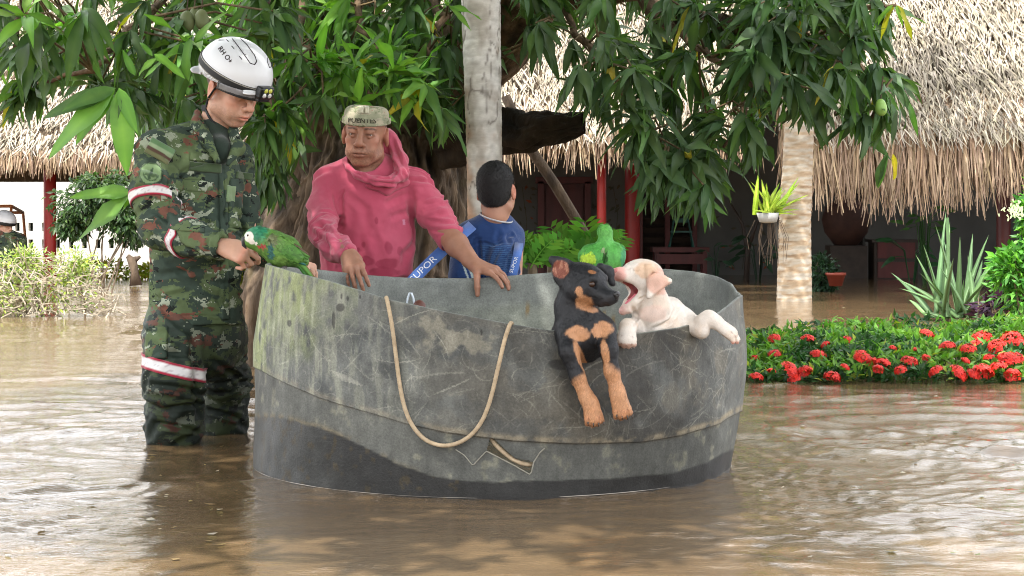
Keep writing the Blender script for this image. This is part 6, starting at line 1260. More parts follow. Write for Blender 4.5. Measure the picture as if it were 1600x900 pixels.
bark_part('root', [P(450, 620, 10.1), P(440, 470, 10.1), P(468, 370, 10.2), P(520, 280, 10.3), P(560, 200, 10.3)], [.22, .20, .19, .17, .1], 260, 160, .035, 16, 8, .06, .6)
bark_part('limb', [P(585, 160, 10.3), P(520, 40, 10.2), P(430, -90, 9.8), P(300, -250, 9.0), P(100, -420, 8.4)], [.38, .24, .19, .14, .08], 200, 120, .03, 14, 5)
bark_part('limb', [P(600, 230, 10.3), P(680, 130, 10.2), P(770, 60, 10.0), P(850, -60, 9.4), P(1000, -260, 8.4)], [.34, .24, .21, .17, .09], 200, 120, .03, 14, 6)
bark_part('limb', [P(480, 120, 10.3), P(450, 30, 10.3), P(440, -60, 10.2), P(430, -300, 9.6)], [.16, .14, .12, .08], 80, 48, .03, 8, 26)
bark_part('broken_limb', [P(700, 215, 9.9), P(760, 205, 9.7), P(820, 208, 9.5), P(855, 198, 9.4), P(912, 192, 9.35)], [.11, .078, .056, .034, .010], 160, 90, .05, 16, 9, .06, .2)
bark_part('limb', [P(800, 60, 9.9), P(850, -10, 9.6), P(1010, -30, 9.2), P(1035, 28, 9.1), P(1150, 40, 8.9), P(1300, 25, 8.7)], [.12, .10, .08, .06, .04, .02], 110, 24, .012, 14, 15)
b = MB(); pp = [P(790, 150, 11.6), P(822, 222, 11.6), P(868, 290, 11.7), P(915, 368, 11.8), P(960, 450, 11.9), P(1010, 540, 12)]
b.tube(pp, [.030, .034, .036, .034, .036, .04], 12, noise=.1); tag(b.build('prop_pole', M_bark, None, True), 'slanting wooden prop pole leaning in front of the dark red door', 'pole')
# branch skeleton the leaf twigs grow from (pixels, depth)
SK = [[(300, -60, 8.6), (240, 10, 8.0), (180, 60, 7.6), (150, 110, 7.2), (60, 130, 7.4)], [(430, -90, 9.6), (400, 20, 8.9), (405, 90, 8.6), (430, 200, 8.4), (395, 210, 8.2)],
      [(560, -80, 9.4), (560, 30, 8.8), (600, 90, 8.4), (560, 180, 8.3)], [(640, -60, 9.2), (690, 30, 8.7), (650, 120, 8.5), (690, 170, 8.6)],
      [(850, -30, 9.4), (900, 50, 8.9), (960, 120, 8.5), (1010, 200, 8.3), (1060, 260, 8.2)], [(1035, 28, 9.1), (1100, 80, 8.6), (1180, 140, 8.4), (1130, 230, 8.3)],
      [(1150, 30, 8.8), (1260, 60, 8.5), (1340, 90, 8.4), (1385, 150, 8.3), (1350, 210, 8.3)], [(1200, -20, 8.8), (1330, 10, 8.5), (1400, 8, 8.4)], [(60, -60, 8.2), (30, 30, 7.9), (20, 100, 7.8)],
      [(470, -20, 8.9), (470, 60, 8.5), (500, 110, 8.3)], [(750, -60, 9.6), (820, 20, 9.2), (845, 60, 9.1)]]
SKP = []
twb = MB()
for path in SK:
    pts = [P(*q_) for q_ in path]; dense = []
    for i in range(len(pts)-1):
        for k in range(6): dense.append(pts[i].lerp(pts[i+1], k/6)+Vector((random.gauss(0, .012), 0, random.gauss(0, .012))))
    dense.append(pts[-1]); SKP += dense
    twb.tube(dense, [.022*(1-.7*i/len(dense)) for i in range(len(dense))], 6, col=(1.6, 1.5, 1.3))
def twig_to(p, r=.0045):
    q_ = min(SKP, key=lambda a: (a-p).length+(0 if a.z > p.z else .25)); m = (p+q_)/2+Vector((random.gauss(0, .03), random.gauss(0, .03), .05))
    twb.tube([q_, m, p], [r*1.5, r*1.2, r], 5, cap=False, col=(1.5, 1.5, 1.1))
LF = Leaves()
def inside(poly, x, y):
    c = False; j = len(poly)-1
    for i in range(len(poly)):
        if (poly[i][1] > y) != (poly[j][1] > y) and x < (poly[j][0]-poly[i][0])*(y-poly[i][1])/(poly[j][1]-poly[i][1])+poly[i][0]: c = not c
        j = i
    return c
def fill(poly, cnt, Y0, Y1, kinds, L0=.20, L1=.27, spread=1.0, droop=.6, n0=8, n1=13, holes=(), tw=.6):
    xs = [p[0] for p in poly]; ys = [p[1] for p in poly]; k = 0; t = 0
    while k < cnt and t < cnt*60:
        t += 1; x = random.uniform(min(xs), max(xs)); y = random.uniform(min(ys), max(ys))
        if not inside(poly, x, y) or any(math.hypot((x-hx)/rx, (y+25-hy)/ry) < 1 for hx, hy, rx, ry in holes): continue
        k += 1; p = P(x, y, random.uniform(Y0, Y1)); kd = random.choice(kinds)
        LF.whorl(p, random.randint(n0, n1), random.uniform(L0, L1), kd, (random.gauss(0, .5), random.gauss(-.35, .3), random.uniform(-1, .35 if kd != 'y' else .9)), spread, droop)
        if random.random() < tw: twig_to(p)
A_ = [(-40, -25), (480, -50), (440, 60), (330, 45), (300, 110), (215, 175), (150, 130), (60, 85), (-40, 110)]
fill(A_, 62, 7.3, 8.9, 'dddmmdy', .20, .27)
fill([(10, 60), (60, 60), (70, 140), (20, 150)], 3, 7.6, 8, 'd', .22, .28, .5, .8)
fill([(190, 110), (330, 90), (320, 175), (235, 180)], 14, 8.2, 9.0, 'ddm', .2, .25)
fill([(380, -50), (715, -50), (715, 150), (690, 175), (520, 150), (420, 180), (385, 120)], 74, 8.4, 9.6, 'ddmmdy', .19, .27)
fill([(440, 90), (640, 60), (690, 150), (640, 190), (520, 120), (450, 170)], 18, 8.0, 8.6, 'ymyym', .19, .26, 1.1, .25)
fill([(385, 150), (440, 160), (480, 210), (440, 215), (392, 200)], 9, 8.1, 8.8, 'mdm', .2, .26)
D_ = [(785, -50), (1270, -50), (1270, 150), (1200, 200), (1150, 255), (1080, 262), (1000, 215), (905, 130), (870, 60), (800, 20)]
HO = [(838, 130, 48, 60), (905, 30, 26, 28), (1108, 110, 26, 26), (985, 25, 26, 22), (1060, 190, 16, 24), (880, 225, 50, 26)]
fill(D_, 98, 8.0, 9.3, 'dddddm', .19, .27, 1.05, .5, holes=HO)
fill([(960, 150), (1100, 230), (1140, 270), (1060, 270), (990, 215)], 12, 8.0, 8.4, 'd', .23, .29, .9, .7)
fill([(1230, -50), (1370, -50), (1390, 60), (1400, 120), (1375, 150), (1300, 140), (1240, 170)], 40, 8.0, 8.9, 'dddm', .19, .27, .9, .8, holes=[(1300, 110, 16, 14)])
fill([(1320, 130), (1400, 130), (1390, 200), (1330, 190)], 8, 8.1, 8.6, 'd', .2, .25, .7, .9, 4, 8)
fill([(800, -50), (870, -50), (860, 40), (800, 60)], 8, 8.6, 9.2, 'dd')
fill([(690, -60), (800, -60), (800, 60), (700, 130)], 10, 8.8, 9.6, 'dd')
# dark deeper layer
fill([(300, -80), (1200, -80), (1180, 60), (1000, 130), (880, 20), (700, 60), (600, 80), (400, 130), (300, 130)], 100, 9.6, 11.2, 'ddd', .22, .28, holes=[(60, 100, 60, 60), (838, 130, 48, 90), (905, 30, 26, 60)], tw=.1)
fill([(215, 90), (330, 90), (330, 190), (235, 190)], 22, 9.4, 10.4, 'dd', .22, .28, tw=.1)
fill([(396, 170), (470, 170), (470, 290), (425, 330), (405, 300)], 16, 8.6, 9.6, 'dddm', .2, .26, .8, .8)
fill([(640, 60), (730, 60), (730, 160), (660, 190)], 14, 9.2, 9.6, 'dd', .2, .26)
def hand_leaf(a, b_, Y, k, v=None, dy=0.0, wf=1.0, roll=None):
    p, q_ = P(*a, Y), P(*b_, Y+dy); LF.leaf(p, q_-p, (q_-p).length*1.04, k, v, roll or (random.gauss(0, .2), -.9, .6), wf)
for a, b_, k in (((178, 136), (112, 222), 'y'), ((176, 142), (70, 236), 'y'), ((182, 140), (203, 268), 'y'), ((184, 138), (214, 203), 'y'), ((180, 136), (98, 168), 'm'), ((176, 145), (120, 200), 'y'), ((186, 150), (176, 200), 'm'), ((172, 140), (66, 178), 'm')):
    hand_leaf(a, b_, 6.3, k, 2, random.uniform(-.08, .03), 1.6)
for a, b_, k in (((245, 90), (205, 115), 'y'), ((240, 85), (288, 120), 'y'), ((238, 88), (215, 60), 'y'), ((300, 60), (278, 130), 'm'), ((212, 118), (192, 78), 'y')): hand_leaf(a, b_, 6.9, k, None, 0, 1.5)
for a, b_, k in (((210, 298), (120, 372), 'y'), ((205, 300), (110, 306), 'y'), ((204, 302), (232, 320), 'y'), ((208, 300), (190, 330), 'y'), ((206, 300), (225, 280), 'y')): hand_leaf(a, b_, 7.4, k, None, 0, 1.4)
for a, b_, k in (((1395, 8), (1372, 60), 'o'), ((1402, 8), (1430, 60), 'o'), ((1400, 8), (1412, 42), 'y'), ((1396, 8), (1358, 42), 'y'), ((1398, 10), (1378, 36), 'o'), ((1420, 160), (1436, 214), 'm'), ((1408, 168), (1426, 205), 'd'), ((1400, 172), (1395, 232), 'd'), ((1395, 240), (1404, 288), 'o'), ((1388, 238), (1355, 296), 'd'), ((1385, 236), (1375, 300), 'm'), ((1330, 185), (1290, 218), 'd'), ((1335, 190), (1270, 224), 'd'), ((440, 190), (462, 262), 'o'), ((425, 188), (466, 230), 'o')): hand_leaf(a, b_, 8.2, k, None, 0, 1.0)
# a dozen whorls placed where the photograph shows them hanging lowest
for x, y, n, k, L_ in ((1008, 200, 11, 'd', .26), (1066, 235, 12, 'd', .27), (1100, 290, 9, 'd', .22), (905, 105, 10, 'd', .25), (990, 110, 11, 'd', .26), (1180, 80, 11, 'd', .27), (1240, 120, 11, 'd', .28), (1165, 185, 11, 'd', .27), (1300, 110, 9, 'd', .26), (1010, 255, 9, 'd', .24),
                       (615, 110, 9, 'y', .24), (560, 160, 9, 'y', .22), (505, 150, 9, 'm', .23), (690, 170, 8, 'm', .22), (700, 5, 8, 'y', .2), (415, 195, 9, 'm', .24), (940, 60, 8, 'd', .24), (130, 20, 9, 'm', .3), (60, 40, 8, 'd', .3), (40, 20, 8, 'y', .26)):
    p = P(x, y, random.uniform(7.9, 8.15) if x > 200 else 7.0); twig_to(p); LF.whorl(p, n, L_, k, (random.gauss(0, .3), -.5, -.6 if k != 'y' else .4), 1.15, .8 if k == 'd' else .45)
def keep(e):
    x, y = proj(e[0]@Vector((.5, 0, 0))); return True
vis = []; rest = []
for e in LF.L:
    c = e[0]@Vector((.5, 0, 0)); x, y = proj(c); sz = e[0].to_scale()[0]*F/c.y; dd = Vector((e[0][0][0], 0, e[0][2][0])).length/e[0].to_scale()[0]
    (vis if (-20 < x < 1620 and 0 < y < 420 and c.y < 8.9) else rest).append((sz*dd, e))
vis.sort(key=lambda t: -t[0]); rest += vis[299:]
for s_, (M, v, k) in vis[:299]:
    o = bpy.data.objects.new('leaf', leaf_me(v, k)); COL.objects.link(o); o.parent = mt; o.matrix_basis = Matrix.Translation(-mt.location)@M
LF.stuff('foliage', mt, [e for _, e in rest])
# canopy overhead, above the picture: it is what shades the people
CN = Leaves(); LFk = LF; LF = CN; k = 0; nC = 0
while nC < 2200:
    if nC < 1900: x, y, z = random.uniform(-2.9, 1.5), random.uniform(3.0, 7.4), random.uniform(2.5, 4.4)
    else: x, y, z = random.uniform(-1.5, 1.3), random.uniform(8.0, 11), random.uniform(2.1, 4.6)
    if fbm(np.array([[x*1.0, y*1.0, z*.7]]), .9, 61, 2)[0] < .25: continue
    nC += 1; CN.whorl((x, y, z), 9, random.uniform(.22, .29), random.choice('ddm'), (0, 0, random.uniform(-.6, .6)), 1.1, .3)
CN.stuff('canopy', mt, CN.L, True)
o = twb.build('twigs', M_bark, mt, True); o['kind'] = 'stuff'
M_mango = pmat('green_mango', (.14, .17, .07), (.20, .22, .10), sc=5, rough=.55, bst=.1)
for i, (x, y, rx, Y, mtl) in enumerate(((292, 32, 11, 7.6, 0), (315, 30, 11, 7.6, 0), (304, 22, 8, 7.7, 0), (1376, 167, 9, 8.1, 1))):
    c = P(x, y, Y); r_ = rx*Y/F; s_ = Sculpt(); s_.ell(c, (r_, r_*.85, r_*1.45)); s_.ell(c+Vector((r_*.25, 0, -r_*.6)), (r_*.7, r_*.7, r_*.8), .02); V, Q = s_.mesh(.004); V = smooth_v(V, Q, 2)
    link('fruit', np_mesh('fruit', V, Q), M_mango if not mtl else pmat('fresh_mango', (.16, .34, .06), (.28, .40, .10), sc=5, rough=.4), mt)
    s2 = MB(); s2.tube([c+Vector((0, 0, r_*1.3)), c+Vector((.01, 0, r_*1.4+.10))], .003, 5); s2.build('stalk', M_bark, mt)
palm_crown(pt, P(735, -1300, 8.3), 16, 2.4, 3)
palm_crown(pt2, P(1256, -300, 18.2), 18, 2.8, 5)
# ---------------------------------------------------------------- generic leafy masses made of small leaves
def simple_leaf_cloud(name, parent, n, fn, mat, seed, wd=.38):
    r = np.random.default_rng(seed); V = []; Q = []; C = []
    for i in range(n):
        p, d, L_, c = fn(r); d = np.array(d)/np.linalg.norm(d); s_ = np.cross(d, r.normal(0, .5, 3)+np.array([0, -.5, 1.0])); s_ /= np.linalg.norm(s_)+1e-9; u = np.cross(s_, d)
        b = len(V); V += [p, p+d*L_*.45-s_*wd*L_*.5+u*L_*.08, p+d*L_*.5-u*L_*.03, p+d*L_*.45+s_*wd*L_*.5+u*L_*.08, p+d*L_-u*L_*.12]
        Q += [(b, b+1, b+2), (b, b+2, b+3), (b+1, b+4, b+2), (b+2, b+4, b+3)]; C += [c]*5
    o = link(name, np_mesh(name, V, Q, np.array(C)[:, :3], smooth=False), mat, parent); o['kind'] = 'stuff'; return o
M_small = m_leaf('small_leaf', (.9, .9, .9), (1., 1., 1.), .28, .42, (1.5, 1.7, .6), .3)     # colour comes from the leaf itself
M_stem = pmat('stem', (.20, .15, .10), (.12, .09, .06), sc=20, attr=True)
# ixora hedge with red flower heads
hd = empty('flower_hedge', (2.3, 9.6, 0), 'low dense hedge with glossy green leaves and round red flower heads along the water', 'flowering hedge')
def hx(r):
    x = r.uniform(1.19, 4.6); y = 8.97+r.random()*1.35; return x, y
def htop(x, y): return .25*min(1, max(.12, (y-8.90)/.8))**.6*.82*(.55+.8*vnoise(np.array([[x*2.2, y*2.2, 0]]), 1, 51)[0])*(1 if x > 1.30 else .7)
def hl(r):
    x, y = hx(r); h = htop(x, y); z = h*(1-r.random()**2.2*.9)
    if y < 9.12: z = h*r.random()
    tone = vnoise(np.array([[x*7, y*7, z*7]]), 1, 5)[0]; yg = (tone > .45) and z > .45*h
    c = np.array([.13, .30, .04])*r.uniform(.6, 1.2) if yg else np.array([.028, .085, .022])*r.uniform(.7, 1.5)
    if r.random() < .05: c = np.array([.28, .34, .05])
    return np.array([x, y, z]), (r.normal(0, .8), r.normal(-.3, .7), r.uniform(.1, 1.2)), r.uniform(.035, .070), c
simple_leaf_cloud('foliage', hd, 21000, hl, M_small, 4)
b = MB(); rr = random.Random(3)
for i in range(200):
    x, y = rr.uniform(1.22, 4.5), rr.uniform(9.05, 10.2); h = htop(x, y); b.tube([(x, y, -.2), (x+rr.gauss(0, .03), y, h*.5), (x+rr.gauss(0, .06), y, h*.95)], .004, 4, cap=False)
o = b.build('stems', M_stem, hd); o['kind'] = 'stuff'
M_ixora = pmat('red_petal', (.75, .035, .018), (.55, .015, .012), sc=40, rough=.5, bst=0, attr=True)
IX = []
for v in range(4):
    b = MB(); rr = random.Random(v)
    for i in range(85):
        d = Vector((rr.gauss(0, 1), rr.gauss(0, 1), abs(rr.gauss(0, .8))+.05)).normalized(); R_ = rr.uniform(.75, 1.05); c = d*R_*.055; c.z *= .75; a = d.orthogonal().normalized(); e = d.cross(a); ph = rr.random()*1.6; s_ = .0125
        g = rr.uniform(.7, 1.3)
        for k in range(4):
            t = ph+k*math.pi/2; o_ = a*math.cos(t)+e*math.sin(t); q_ = a*math.cos(t+1.57)+e*math.sin(t+1.57)
            b.add([c, c+o_*s_*.6-q_*s_*.38+d*.001, c+o_*s_*1.25, c+o_*s_*.6+q_*s_*.38+d*.001], [(0, 1, 2, 3)], (g, g, g))
    IX.append(b.mesh('flower_head'));
for me in IX: me.materials.append(M_ixora)
def flower_head(px, py, Y, s_):
    o = bpy.data.objects.new('flower_head', random.choice(IX)); COL.objects.link(o); o.parent = hd; o.location = P(px, py, Y)-hd.location; o.scale = (s_,)*3; o.rotation_euler = (random.gauss(.35, .2), random.gauss(0, .2), random.random()*6)
FH = [(1166, 540, 1), (1190, 538, 1), (1210, 530, .9), (1211, 555, 1), (1181, 591, 1), (1233, 581, 1.5), (1257, 583, 1.2), (1241, 594, .9), (1300, 591, 1.2), (1278, 556, 1.1), (1262, 532, 1), (1290, 540, .7), (1325, 533, .8), (1347, 560, 1.3), (1378, 570, 1.2), (1372, 578, .8), (1363, 566, .8), (1421, 567, 1.2), (1407, 579, .9), (1448, 525, 1.1), (1463, 582, 1.1), (1480, 544, 1.2), (1512, 548, 1.2), (1496, 585, 1.4), (1535, 584, 1.6), (1520, 586, 1), (1534, 530, 1.4), (1524, 540, 1), (1556, 545, 1.5), (1580, 533, 1.7), (1592, 536, 1), (1580, 565, 1.7), (1568, 560, 1), (1560, 575, 1.2), (1582, 588, 1.2), (1446, 560, .7), (1430, 548, .6), (1395, 545, .6), (1180, 560, .6), (1205, 582, .7), (1320, 575, .7), (1545, 560, .8), (1508, 565, .7)]
for x, y, s_ in FH:
    Yb = min(np.arange(8.93, 10.3, .02), key=lambda q: abs(P(x, y, q).z-htop(P(x, y, q).x, q)-.015)); flower_head(x, y, float(Yb), s_*.70*Yb/9.3)
for i in range(60): flower_head(random.uniform(1610, 1900), random.uniform(525, 590), random.uniform(9.0, 9.9), random.uniform(.5, .9))
# ---------------------------------------------------------------- spiky aloe clump
M_aloe = m_leaf('aloe_leaf', (.10, .20, .085), (.16, .27, .12), .12, .4)
def blade(b, p, d, L_, w_, bend, n=7, col=(1, 1, 1), th=.25):
    p = Vector(p); d = Vector(d).normalized(); s_ = d.cross(Vector((0, -.6, 1))).normalized(); vs = []; fs = []
    for k in range(n+1):
        t = k/n; ww = w_*(1-t)**.75*(.75+.5*math.sin(min(1, t*2.2)*1.57)); u = s_.cross(d).normalized()
        vs += [p-s_*ww/2+u*ww*th, p-u*ww*th*.6, p+s_*ww/2+u*ww*th]; p = p+d*L_/n; d = (d+Vector(bend)/n).normalized()
    for k in range(n):
        for j in range(2): fs.append((3*k+j, 3*k+j+1, 3*k+j+4, 3*k+j+3))
    fs += [(3*k+2, 3*k, 3*k+3, 3*k+5) for k in range(n)]
    b.add(vs, fs, col)
al = empty('aloe_plant', P(1500, 505, 14.6), 'spiky grey-green aloe clump with long pointed leaves rising from the water', 'aloe')
rr = random.Random(9)
tips = [(1392, 430), (1405, 455), (1430, 400), (1442, 385), (1460, 352), (1478, 335), (1500, 372), (1520, 368), (1545, 372), (1558, 395), (1572, 420), (1420, 470), (1440, 492), (1468, 420), (1490, 410), (1512, 402), (1535, 410), (1400, 440), (1450, 440), (1475, 380), (1528, 440), (1460, 470), (1450, 500), (1550, 455), (1565, 470), (1484, 352), (1435, 430), (1506, 440), (1540, 480), (1470, 500)]
for tx, ty in tips:
    a = P(1490+rr.gauss(0, 18)+(tx-1490)*.15, 497, 14.6+rr.gauss(0, .1)); q_ = P(tx, ty, 14.6+rr.gauss(0, .3)); d = q_-a; L_ = d.length; b = MB(); g = rr.uniform(.75, 1.3)
    blade(b, a, d+Vector((0, 0, .18*L_)), L_*1.03, rr.uniform(.05, .075), (0, 0, -.30), col=(g, g, g*rr.uniform(.8, 1))); b.build('leaf', M_aloe, al, True)
fs_ = MB(); fs_.tube([P(1480, 495, 14.4), P(1482, 400, 14.4), P(1480, 340, 14.4)], [.012, .01, .014], 8); fs_.build('flower_stalk', M_aloe, al)
# bits of leaf and froth drifting on the flood
LFd = MB(); rr = random.Random(77)
for i in range(130):
    Y = rr.choice([rr.uniform(4.3, 6), rr.uniform(6, 9), rr.uniform(9, 17)]); px_ = rr.choice([rr.uniform(0, 390), rr.uniform(1160, 1600), rr.uniform(230, 400)]); c_ = P(px_, 0, Y)
    if (c_.x-TC.x)**2+(Y-TC.y)**2 < .8: continue
    z_ = float(wave_h(np.array([[c_.x]]), np.array([[Y]]))[0, 0])+.004; a = rr.random()*6.28; l = rr.uniform(.003, .012)*(1+Y/10); w__ = l*rr.uniform(.3, .9); col = rr.choice([(.5, .46, .38), (.45, .42, .36), (.20, .15, .06), (.10, .14, .04), (.3, .22, .1)])
    LFd.add([(c_.x+math.cos(a+t)*(l if k % 2 == 0 else w__), Y+math.sin(a+t)*(l if k % 2 == 0 else w__), z_+(.002 if k == 0 else 0)) for k, t in enumerate((0, 1.57, 3.14, 4.71))], [(0, 1, 2, 3)], col)
tag(LFd.build('floating_debris', M_small), 'scattered bits of leaf and froth floating on the brown water', 'debris', None, 'stuff')
# ---------------------------------------------------------------- shrubs
def cloud_shrub(nm, label, cat, c, ellips, n, L0, L1, cols, seed, stems=14, mat=None, droop=.3, group=None, wd=.38, hollow=.5):
    c = Vector(c); root = empty(nm, (c.x, c.y, 0), label, cat, group); cols = np.array(cols)
    def fn(r):
        while True:
            e = ellips[r.integers(len(ellips))]; v = r.normal(0, 1, 3); v /= np.linalg.norm(v); rad = r.uniform(hollow, 1.05)
            p = np.array(c)+np.array(e[0])+v*rad*np.array(e[1])
            if p[2] > .01 and vnoise(p[None]*np.array([5., 5, 5])/max(e[1][0], .3)*.5, 1, seed)[0] > .34: break
        cc = cols[r.integers(len(cols))]*r.uniform(.7, 1.25); d = v*.8+r.normal(0, .5, 3)+np.array([0, -.2, .25-droop])
        return p, d, r.uniform(L0, L1), cc
    simple_leaf_cloud('foliage', root, n, fn, mat or M_small, seed, wd)
    b = MB(); rr = random.Random(seed)
    for i in range(stems):
        e = rr.choice(ellips); t = c+Vector(e[0])+Vector((rr.gauss(0, .5)*e[1][0], rr.gauss(0, .5)*e[1][1], rr.uniform(0, .9)*e[1][2])); a = Vector((c.x+rr.gauss(0, .1), c.y, -.3))
        b.tube([a, a.lerp(t, .5)+Vector((rr.gauss(0, .06), 0, .05)), t], [.012, .009, .004], 5, cap=False)
    b.build('stems', M_stem, root)['kind'] = 'stuff'; return root
cy = P(1590, 400, 13.2)
cloud_shrub('shrub', 'bright green leafy shrub with pale flower tufts at the right edge above the aloe', 'shrub', (cy.x+.12, 13.2, 0), [((.0, 0, .35), (.30, .3, .30)), ((.12, 0, .62), (.22, .25, .25)), ((.02, 0, .88), (.12, .15, .20)), ((.45, 0, .6), (.4, .3, .5)), ((-.14, 0, .45), (.16, .2, .14))], 2600, .06, .11, [(.10, .30, .04), (.06, .20, .03), (.14, .36, .05)], 14)
b = MB(); rr = random.Random(2)
for k in range(60):
    q_ = P(1590+rr.gauss(0, 9), 330+rr.gauss(0, 7), 12.9); b.tube([q_, q_+Vector((rr.gauss(0, .01), 0, .02))], [.004, .008], 4)
b.build('blossoms', pmat('pale_flower', (.62, .70, .42)), bpy.data.objects['shrub'])['kind'] = 'stuff'
cy = P(1575, 0, 13.6)
cloud_shrub('purple_plant', 'low dark purple-leaved plant under the green shrub at the right edge', 'plant', (cy.x, 13.6, 0), [((0, 0, .10), (.24, .15, .14))], 420, .07, .12, [(.035, .012, .035), (.06, .02, .06)], 15, 6)
# leaf clump behind the tank between the boy and the green parrot
def fern(px, py, Y, n, L_, lab, seed, col=(.09, .25, .03), cat='fern', base=None, up=.9):
    rr = random.Random(seed); c = P(px, py, Y); root = empty('fern_plant', (c.x, Y, 0), lab, cat)
    for i in range(n):
        b = MB(); a = rr.uniform(0, 6.28); d = Vector((math.cos(a)*.8, math.sin(a)*.5, up*rr.uniform(.5, 1.5))).normalized(); p = Vector(c)+Vector((rr.gauss(0, .05), rr.gauss(0, .05), 0)); l = L_*rr.uniform(.7, 1.1); s_ = d.cross(Vector((0, -1, .3))).normalized()
        g = rr.uniform(.7, 1.35); cc = tuple(x*g for x in col); st = [p.copy()]
        for k in range(7):
            p = p+d*l/7; st.append(p.copy()); d = (d+Vector((0, 0, -.09))).normalized(); w_ = l*.42*math.sin((k+1.5)/9*3.14)**.7
            for sg in (-1, 1): e = s_*sg*w_+d*w_*.6; m_ = d*w_*.24; b.add([p, p+e*.5+m_, p+e, p+e*.5-m_], [(0, 1, 2, 3)], cc)
        b.tube(st, [.004]*4+[.002]*4, 4, cap=False, col=cc); b.build('frond', M_small, root)
    st = MB(); st.tube([(c.x, Y, -.3), (c.x, Y, c.z+.02)], [.03, .022], 8); st.build('stem', M_stem, root); return root
fern(832, 418, 8.4, 13, .17, 'bright green ferny plant behind the tank next to the boy', 2)
fern(862, 412, 8.8, 12, .15, 'middle ferny plant behind the tank, between the two taller ones', 3, (.07, .20, .025))
fern(905, 410, 8.6, 14, .20, 'ferny plant with pointed upright fronds just left of the green parrot', 4, (.10, .27, .035))
# left side
cy = P(85, 0, 15.3)
bush = cloud_shrub('bush', 'twiggy half-dry bush with yellow-green leaves standing in the flood on the left', 'bush', (cy.x, 15.3, 0), [((0, 0, .22), (.46, .35, .26)), ((-.5, 0, .25), (.4, .3, .28)), ((.15, 0, .42), (.25, .2, .16)), ((-.25, 0, .48), (.2, .2, .12))], 2600, .030, .060, [(.26, .36, .06), (.36, .44, .10), (.14, .22, .05), (.40, .40, .22)], 22, 6, hollow=.2)
b = MB(); rr = random.Random(6)
for i in range(620):
    c = Vector((cy.x+rr.uniform(-.75, .52), 15.3+rr.gauss(0, .2), rr.uniform(.02, .50))); d = Vector((rr.gauss(0, 1), rr.gauss(0, .5), rr.gauss(.5, .6))).normalized(); l = rr.uniform(.06, .2)
    if c.z > .62-.8*abs(c.x-cy.x+.1): continue
    p = [c, c+d*l*.5+Vector((rr.gauss(0, .02), 0, rr.gauss(0, .02))), c+d*l+Vector((rr.gauss(0, .03), 0, -.02))]; b.tube(p, [.007, .005, .003], 4, cap=False)
b.build('twigs', pmat('pale_twig', (.46, .40, .30), (.28, .24, .18), sc=10), bush)['kind'] = 'stuff'
cy = P(150, 0, 20)
cloud_shrub('hanging_shrub', 'dark dense shrub spreading beside the red post of the left shelter', 'shrub', (cy.x, 20, 0), [((-.1, 0, 1.02), (.42, .3, .25)), ((.25, 0, .85), (.30, .3, .28)), ((-.25, 0, .78), (.22, .2, .18)), ((.1, 0, 1.2), (.35, .3, .15)), ((.42, 0, .72), (.16, .2, .2))], 5200, .05, .10, [(.022, .05, .016), (.035, .075, .02), (.06, .11, .03)], 33, 9, droop=.8, hollow=.1)
cy = P(160, 0, 25)
gc = cloud_shrub('ground_cover', 'low yellow-green planting along the foot of the white wall', 'plants', (cy.x, 25, 0), [((0, 0, .10), (.6, .3, .15)), ((-1.2, 0, .10), (.6, .3, .14)), ((.9, 0, .1), (.5, .3, .12)), ((1.8, 0, .1), (.5, .3, .12))], 2200, .06, .11, [(.42, .52, .04), (.30, .42, .04), (.5, .40, .05)], 36, 3)
st = MB(); st.tube([P(212, 446, 22.2), P(210, 425, 22.2), P(205, 402, 22.2)], [.07, .045, .06], 9, noise=.3); st.tube([P(209, 408, 22.2), P(199, 400, 22.2)], [.04, .03], 7); st.tube([P(209, 408, 22.2), P(219, 401, 22.2)], [.035, .02], 7); tag(st.build('tree_stump', M_bark, None, True), 'small dark forked stump standing in the water by the yellow plants', 'tree stump')
# right, in the dark: potted and painted-looking plants
cy = P(1288, 0, 20.6); cloud_shrub('potted_fern', 'dark bushy fern between the banded palm stem and the orange pot', 'fern', (cy.x, 20.6, 0), [((0, 0, .18), (.16, .15, .24))], 900, .05, .09, [(.03, .07, .035), (.02, .05, .025)], 41, 4)
def bigleaf(px, py, Y, n, L_, lab, seed, col=(.03, .10, .035), cat='plant'):
    rr = random.Random(seed); c = P(px, py, Y); root = empty('broadleaf_plant', (c.x, Y, 0), lab, cat)
    for i in range(n):
        b = MB(); a = rr.uniform(0, 6.28); tip = Vector((c.x+math.cos(a)*L_*rr.uniform(.5, 1), Y+math.sin(a)*.3, c.z+rr.uniform(-.5, 1)*L_)); V, Q, C = LV[rr.randrange(12)]; d = Vector((math.cos(a), -.3, rr.uniform(-.5, .3))).normalized(); u = Vector((0, -.8, .6)); y = u.cross(d).normalized(); z = d.cross(y); l = L_*rr.uniform(.6, .9)
        b.add([tip+d*v[0]*l+y*v[1]*l*1.7+z*v[2]*l for v in V], [tuple(q_) for q_ in Q], col); b.tube([Vector((c.x, Y, -.2)), Vector((c.x, Y, c.z)).lerp(tip, .4), tip], .007, 4, cap=False, col=col); b.build('leaf', M_small, root, True)
    return root
bigleaf(1185, 395, 24.5, 9, .30, 'dark broad-leaved plant on the shaded porch left of the banded palm', 5, (.02, .05, .025))
bigleaf(1425, 400, 24, 9, .34, 'broad-leaved plant in the shade right of the dresser', 6)
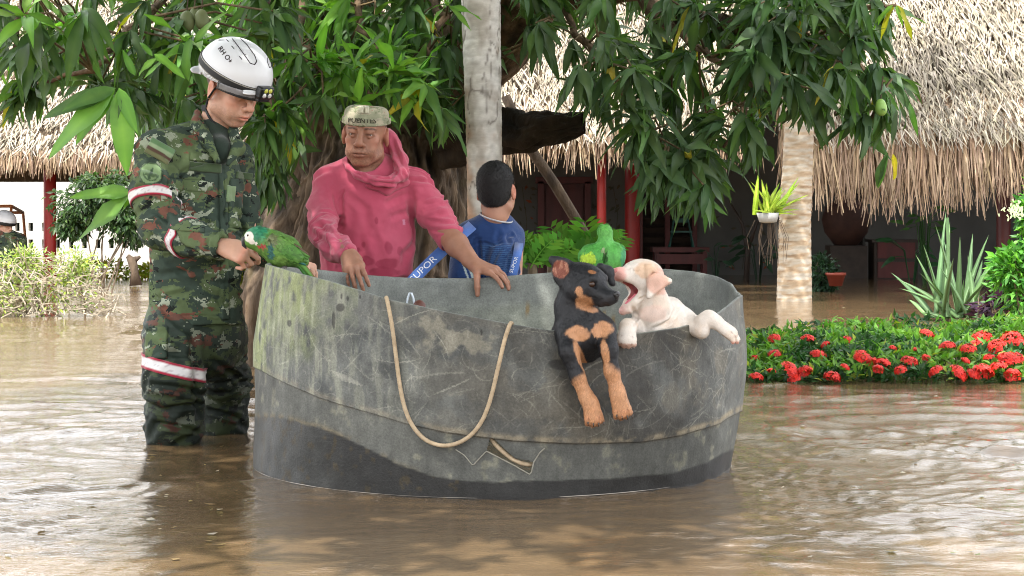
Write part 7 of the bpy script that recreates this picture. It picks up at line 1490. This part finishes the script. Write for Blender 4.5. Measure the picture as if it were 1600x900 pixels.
bigleaf(1445, 350, 23.2, 12, .26, 'climbing plant hanging under the fringe right of the dresser', 7, (.05, .12, .03))
bigleaf(1118, 410, 24, 7, .22, 'low dark potted plant on the porch right of the console table', 8, (.02, .05, .025))
b = MB(); c0 = P(1165, 430, 24.6)
b.tube([(c0.x, 24.6, -.3), P(1168, 390, 24.6), P(1160, 350, 24.6), P(1140, 315, 24.6)], [.05, .035, .025, .012], 7, noise=.2); b.tube([P(1168, 392, 24.6), P(1182, 350, 24.6), P(1200, 322, 24.6), P(1222, 310, 24.6)], [.03, .022, .016, .008], 7, noise=.2)
tag(b.build('bare_tree', M_dark, None, True), 'thin dark twisted bare tree on the shaded porch left of the banded palm', 'tree')
# hanging basket with strap leaves on the palm
hb = empty('hanging_basket', P(1203, 345, 17.9), 'white hanging basket with yellow-green strap leaves on the left of the banded palm', 'hanging basket')
b = MB(); c = P(1200, 347, 17.9); b.lathe(c, [(.03, -.01), (.085, .0), (.115, .09), (.105, .09), (.08, .02)], 18); b.tube([c+Vector((.09, .05, .05)), P(1222, 330, 18.0)], .008, 6); b.build('pot', pmat('white_pot', (.42, .43, .42), (.30, .30, .28), rough=.5), hb, True)
rr = random.Random(4)
for i in range(26):
    b = MB(); a = rr.gauss(.25, .75); blade(b, c+Vector((rr.gauss(0, .05), rr.gauss(0, .04), .07)), (math.sin(a), rr.gauss(-.1, .3), math.cos(a)), rr.uniform(.22, .44), rr.uniform(.045, .065), (0, 0, -.35), 5, th=.1); b.build('leaf', m_leaf('strap_leaf', (.50, .60, .07), (.35, .50, .05), .3) if i == 0 else bpy.data.materials['strap_leaf'], hb, True)
b = MB()
for i in range(24): x = rr.gauss(0, .05); b.tube([c+Vector((x, 0, .02)), c+Vector((x*1.6, 0, -.15)), c+Vector((x*1.5+rr.gauss(0, .03), 0, -rr.uniform(.25, .45)))], .0025, 3, cap=False)
b.build('roots', M_bark, hb)['kind'] = 'stuff'
LF = LFk
print('SCRIPT %.1f s' % (time.time()-T0))
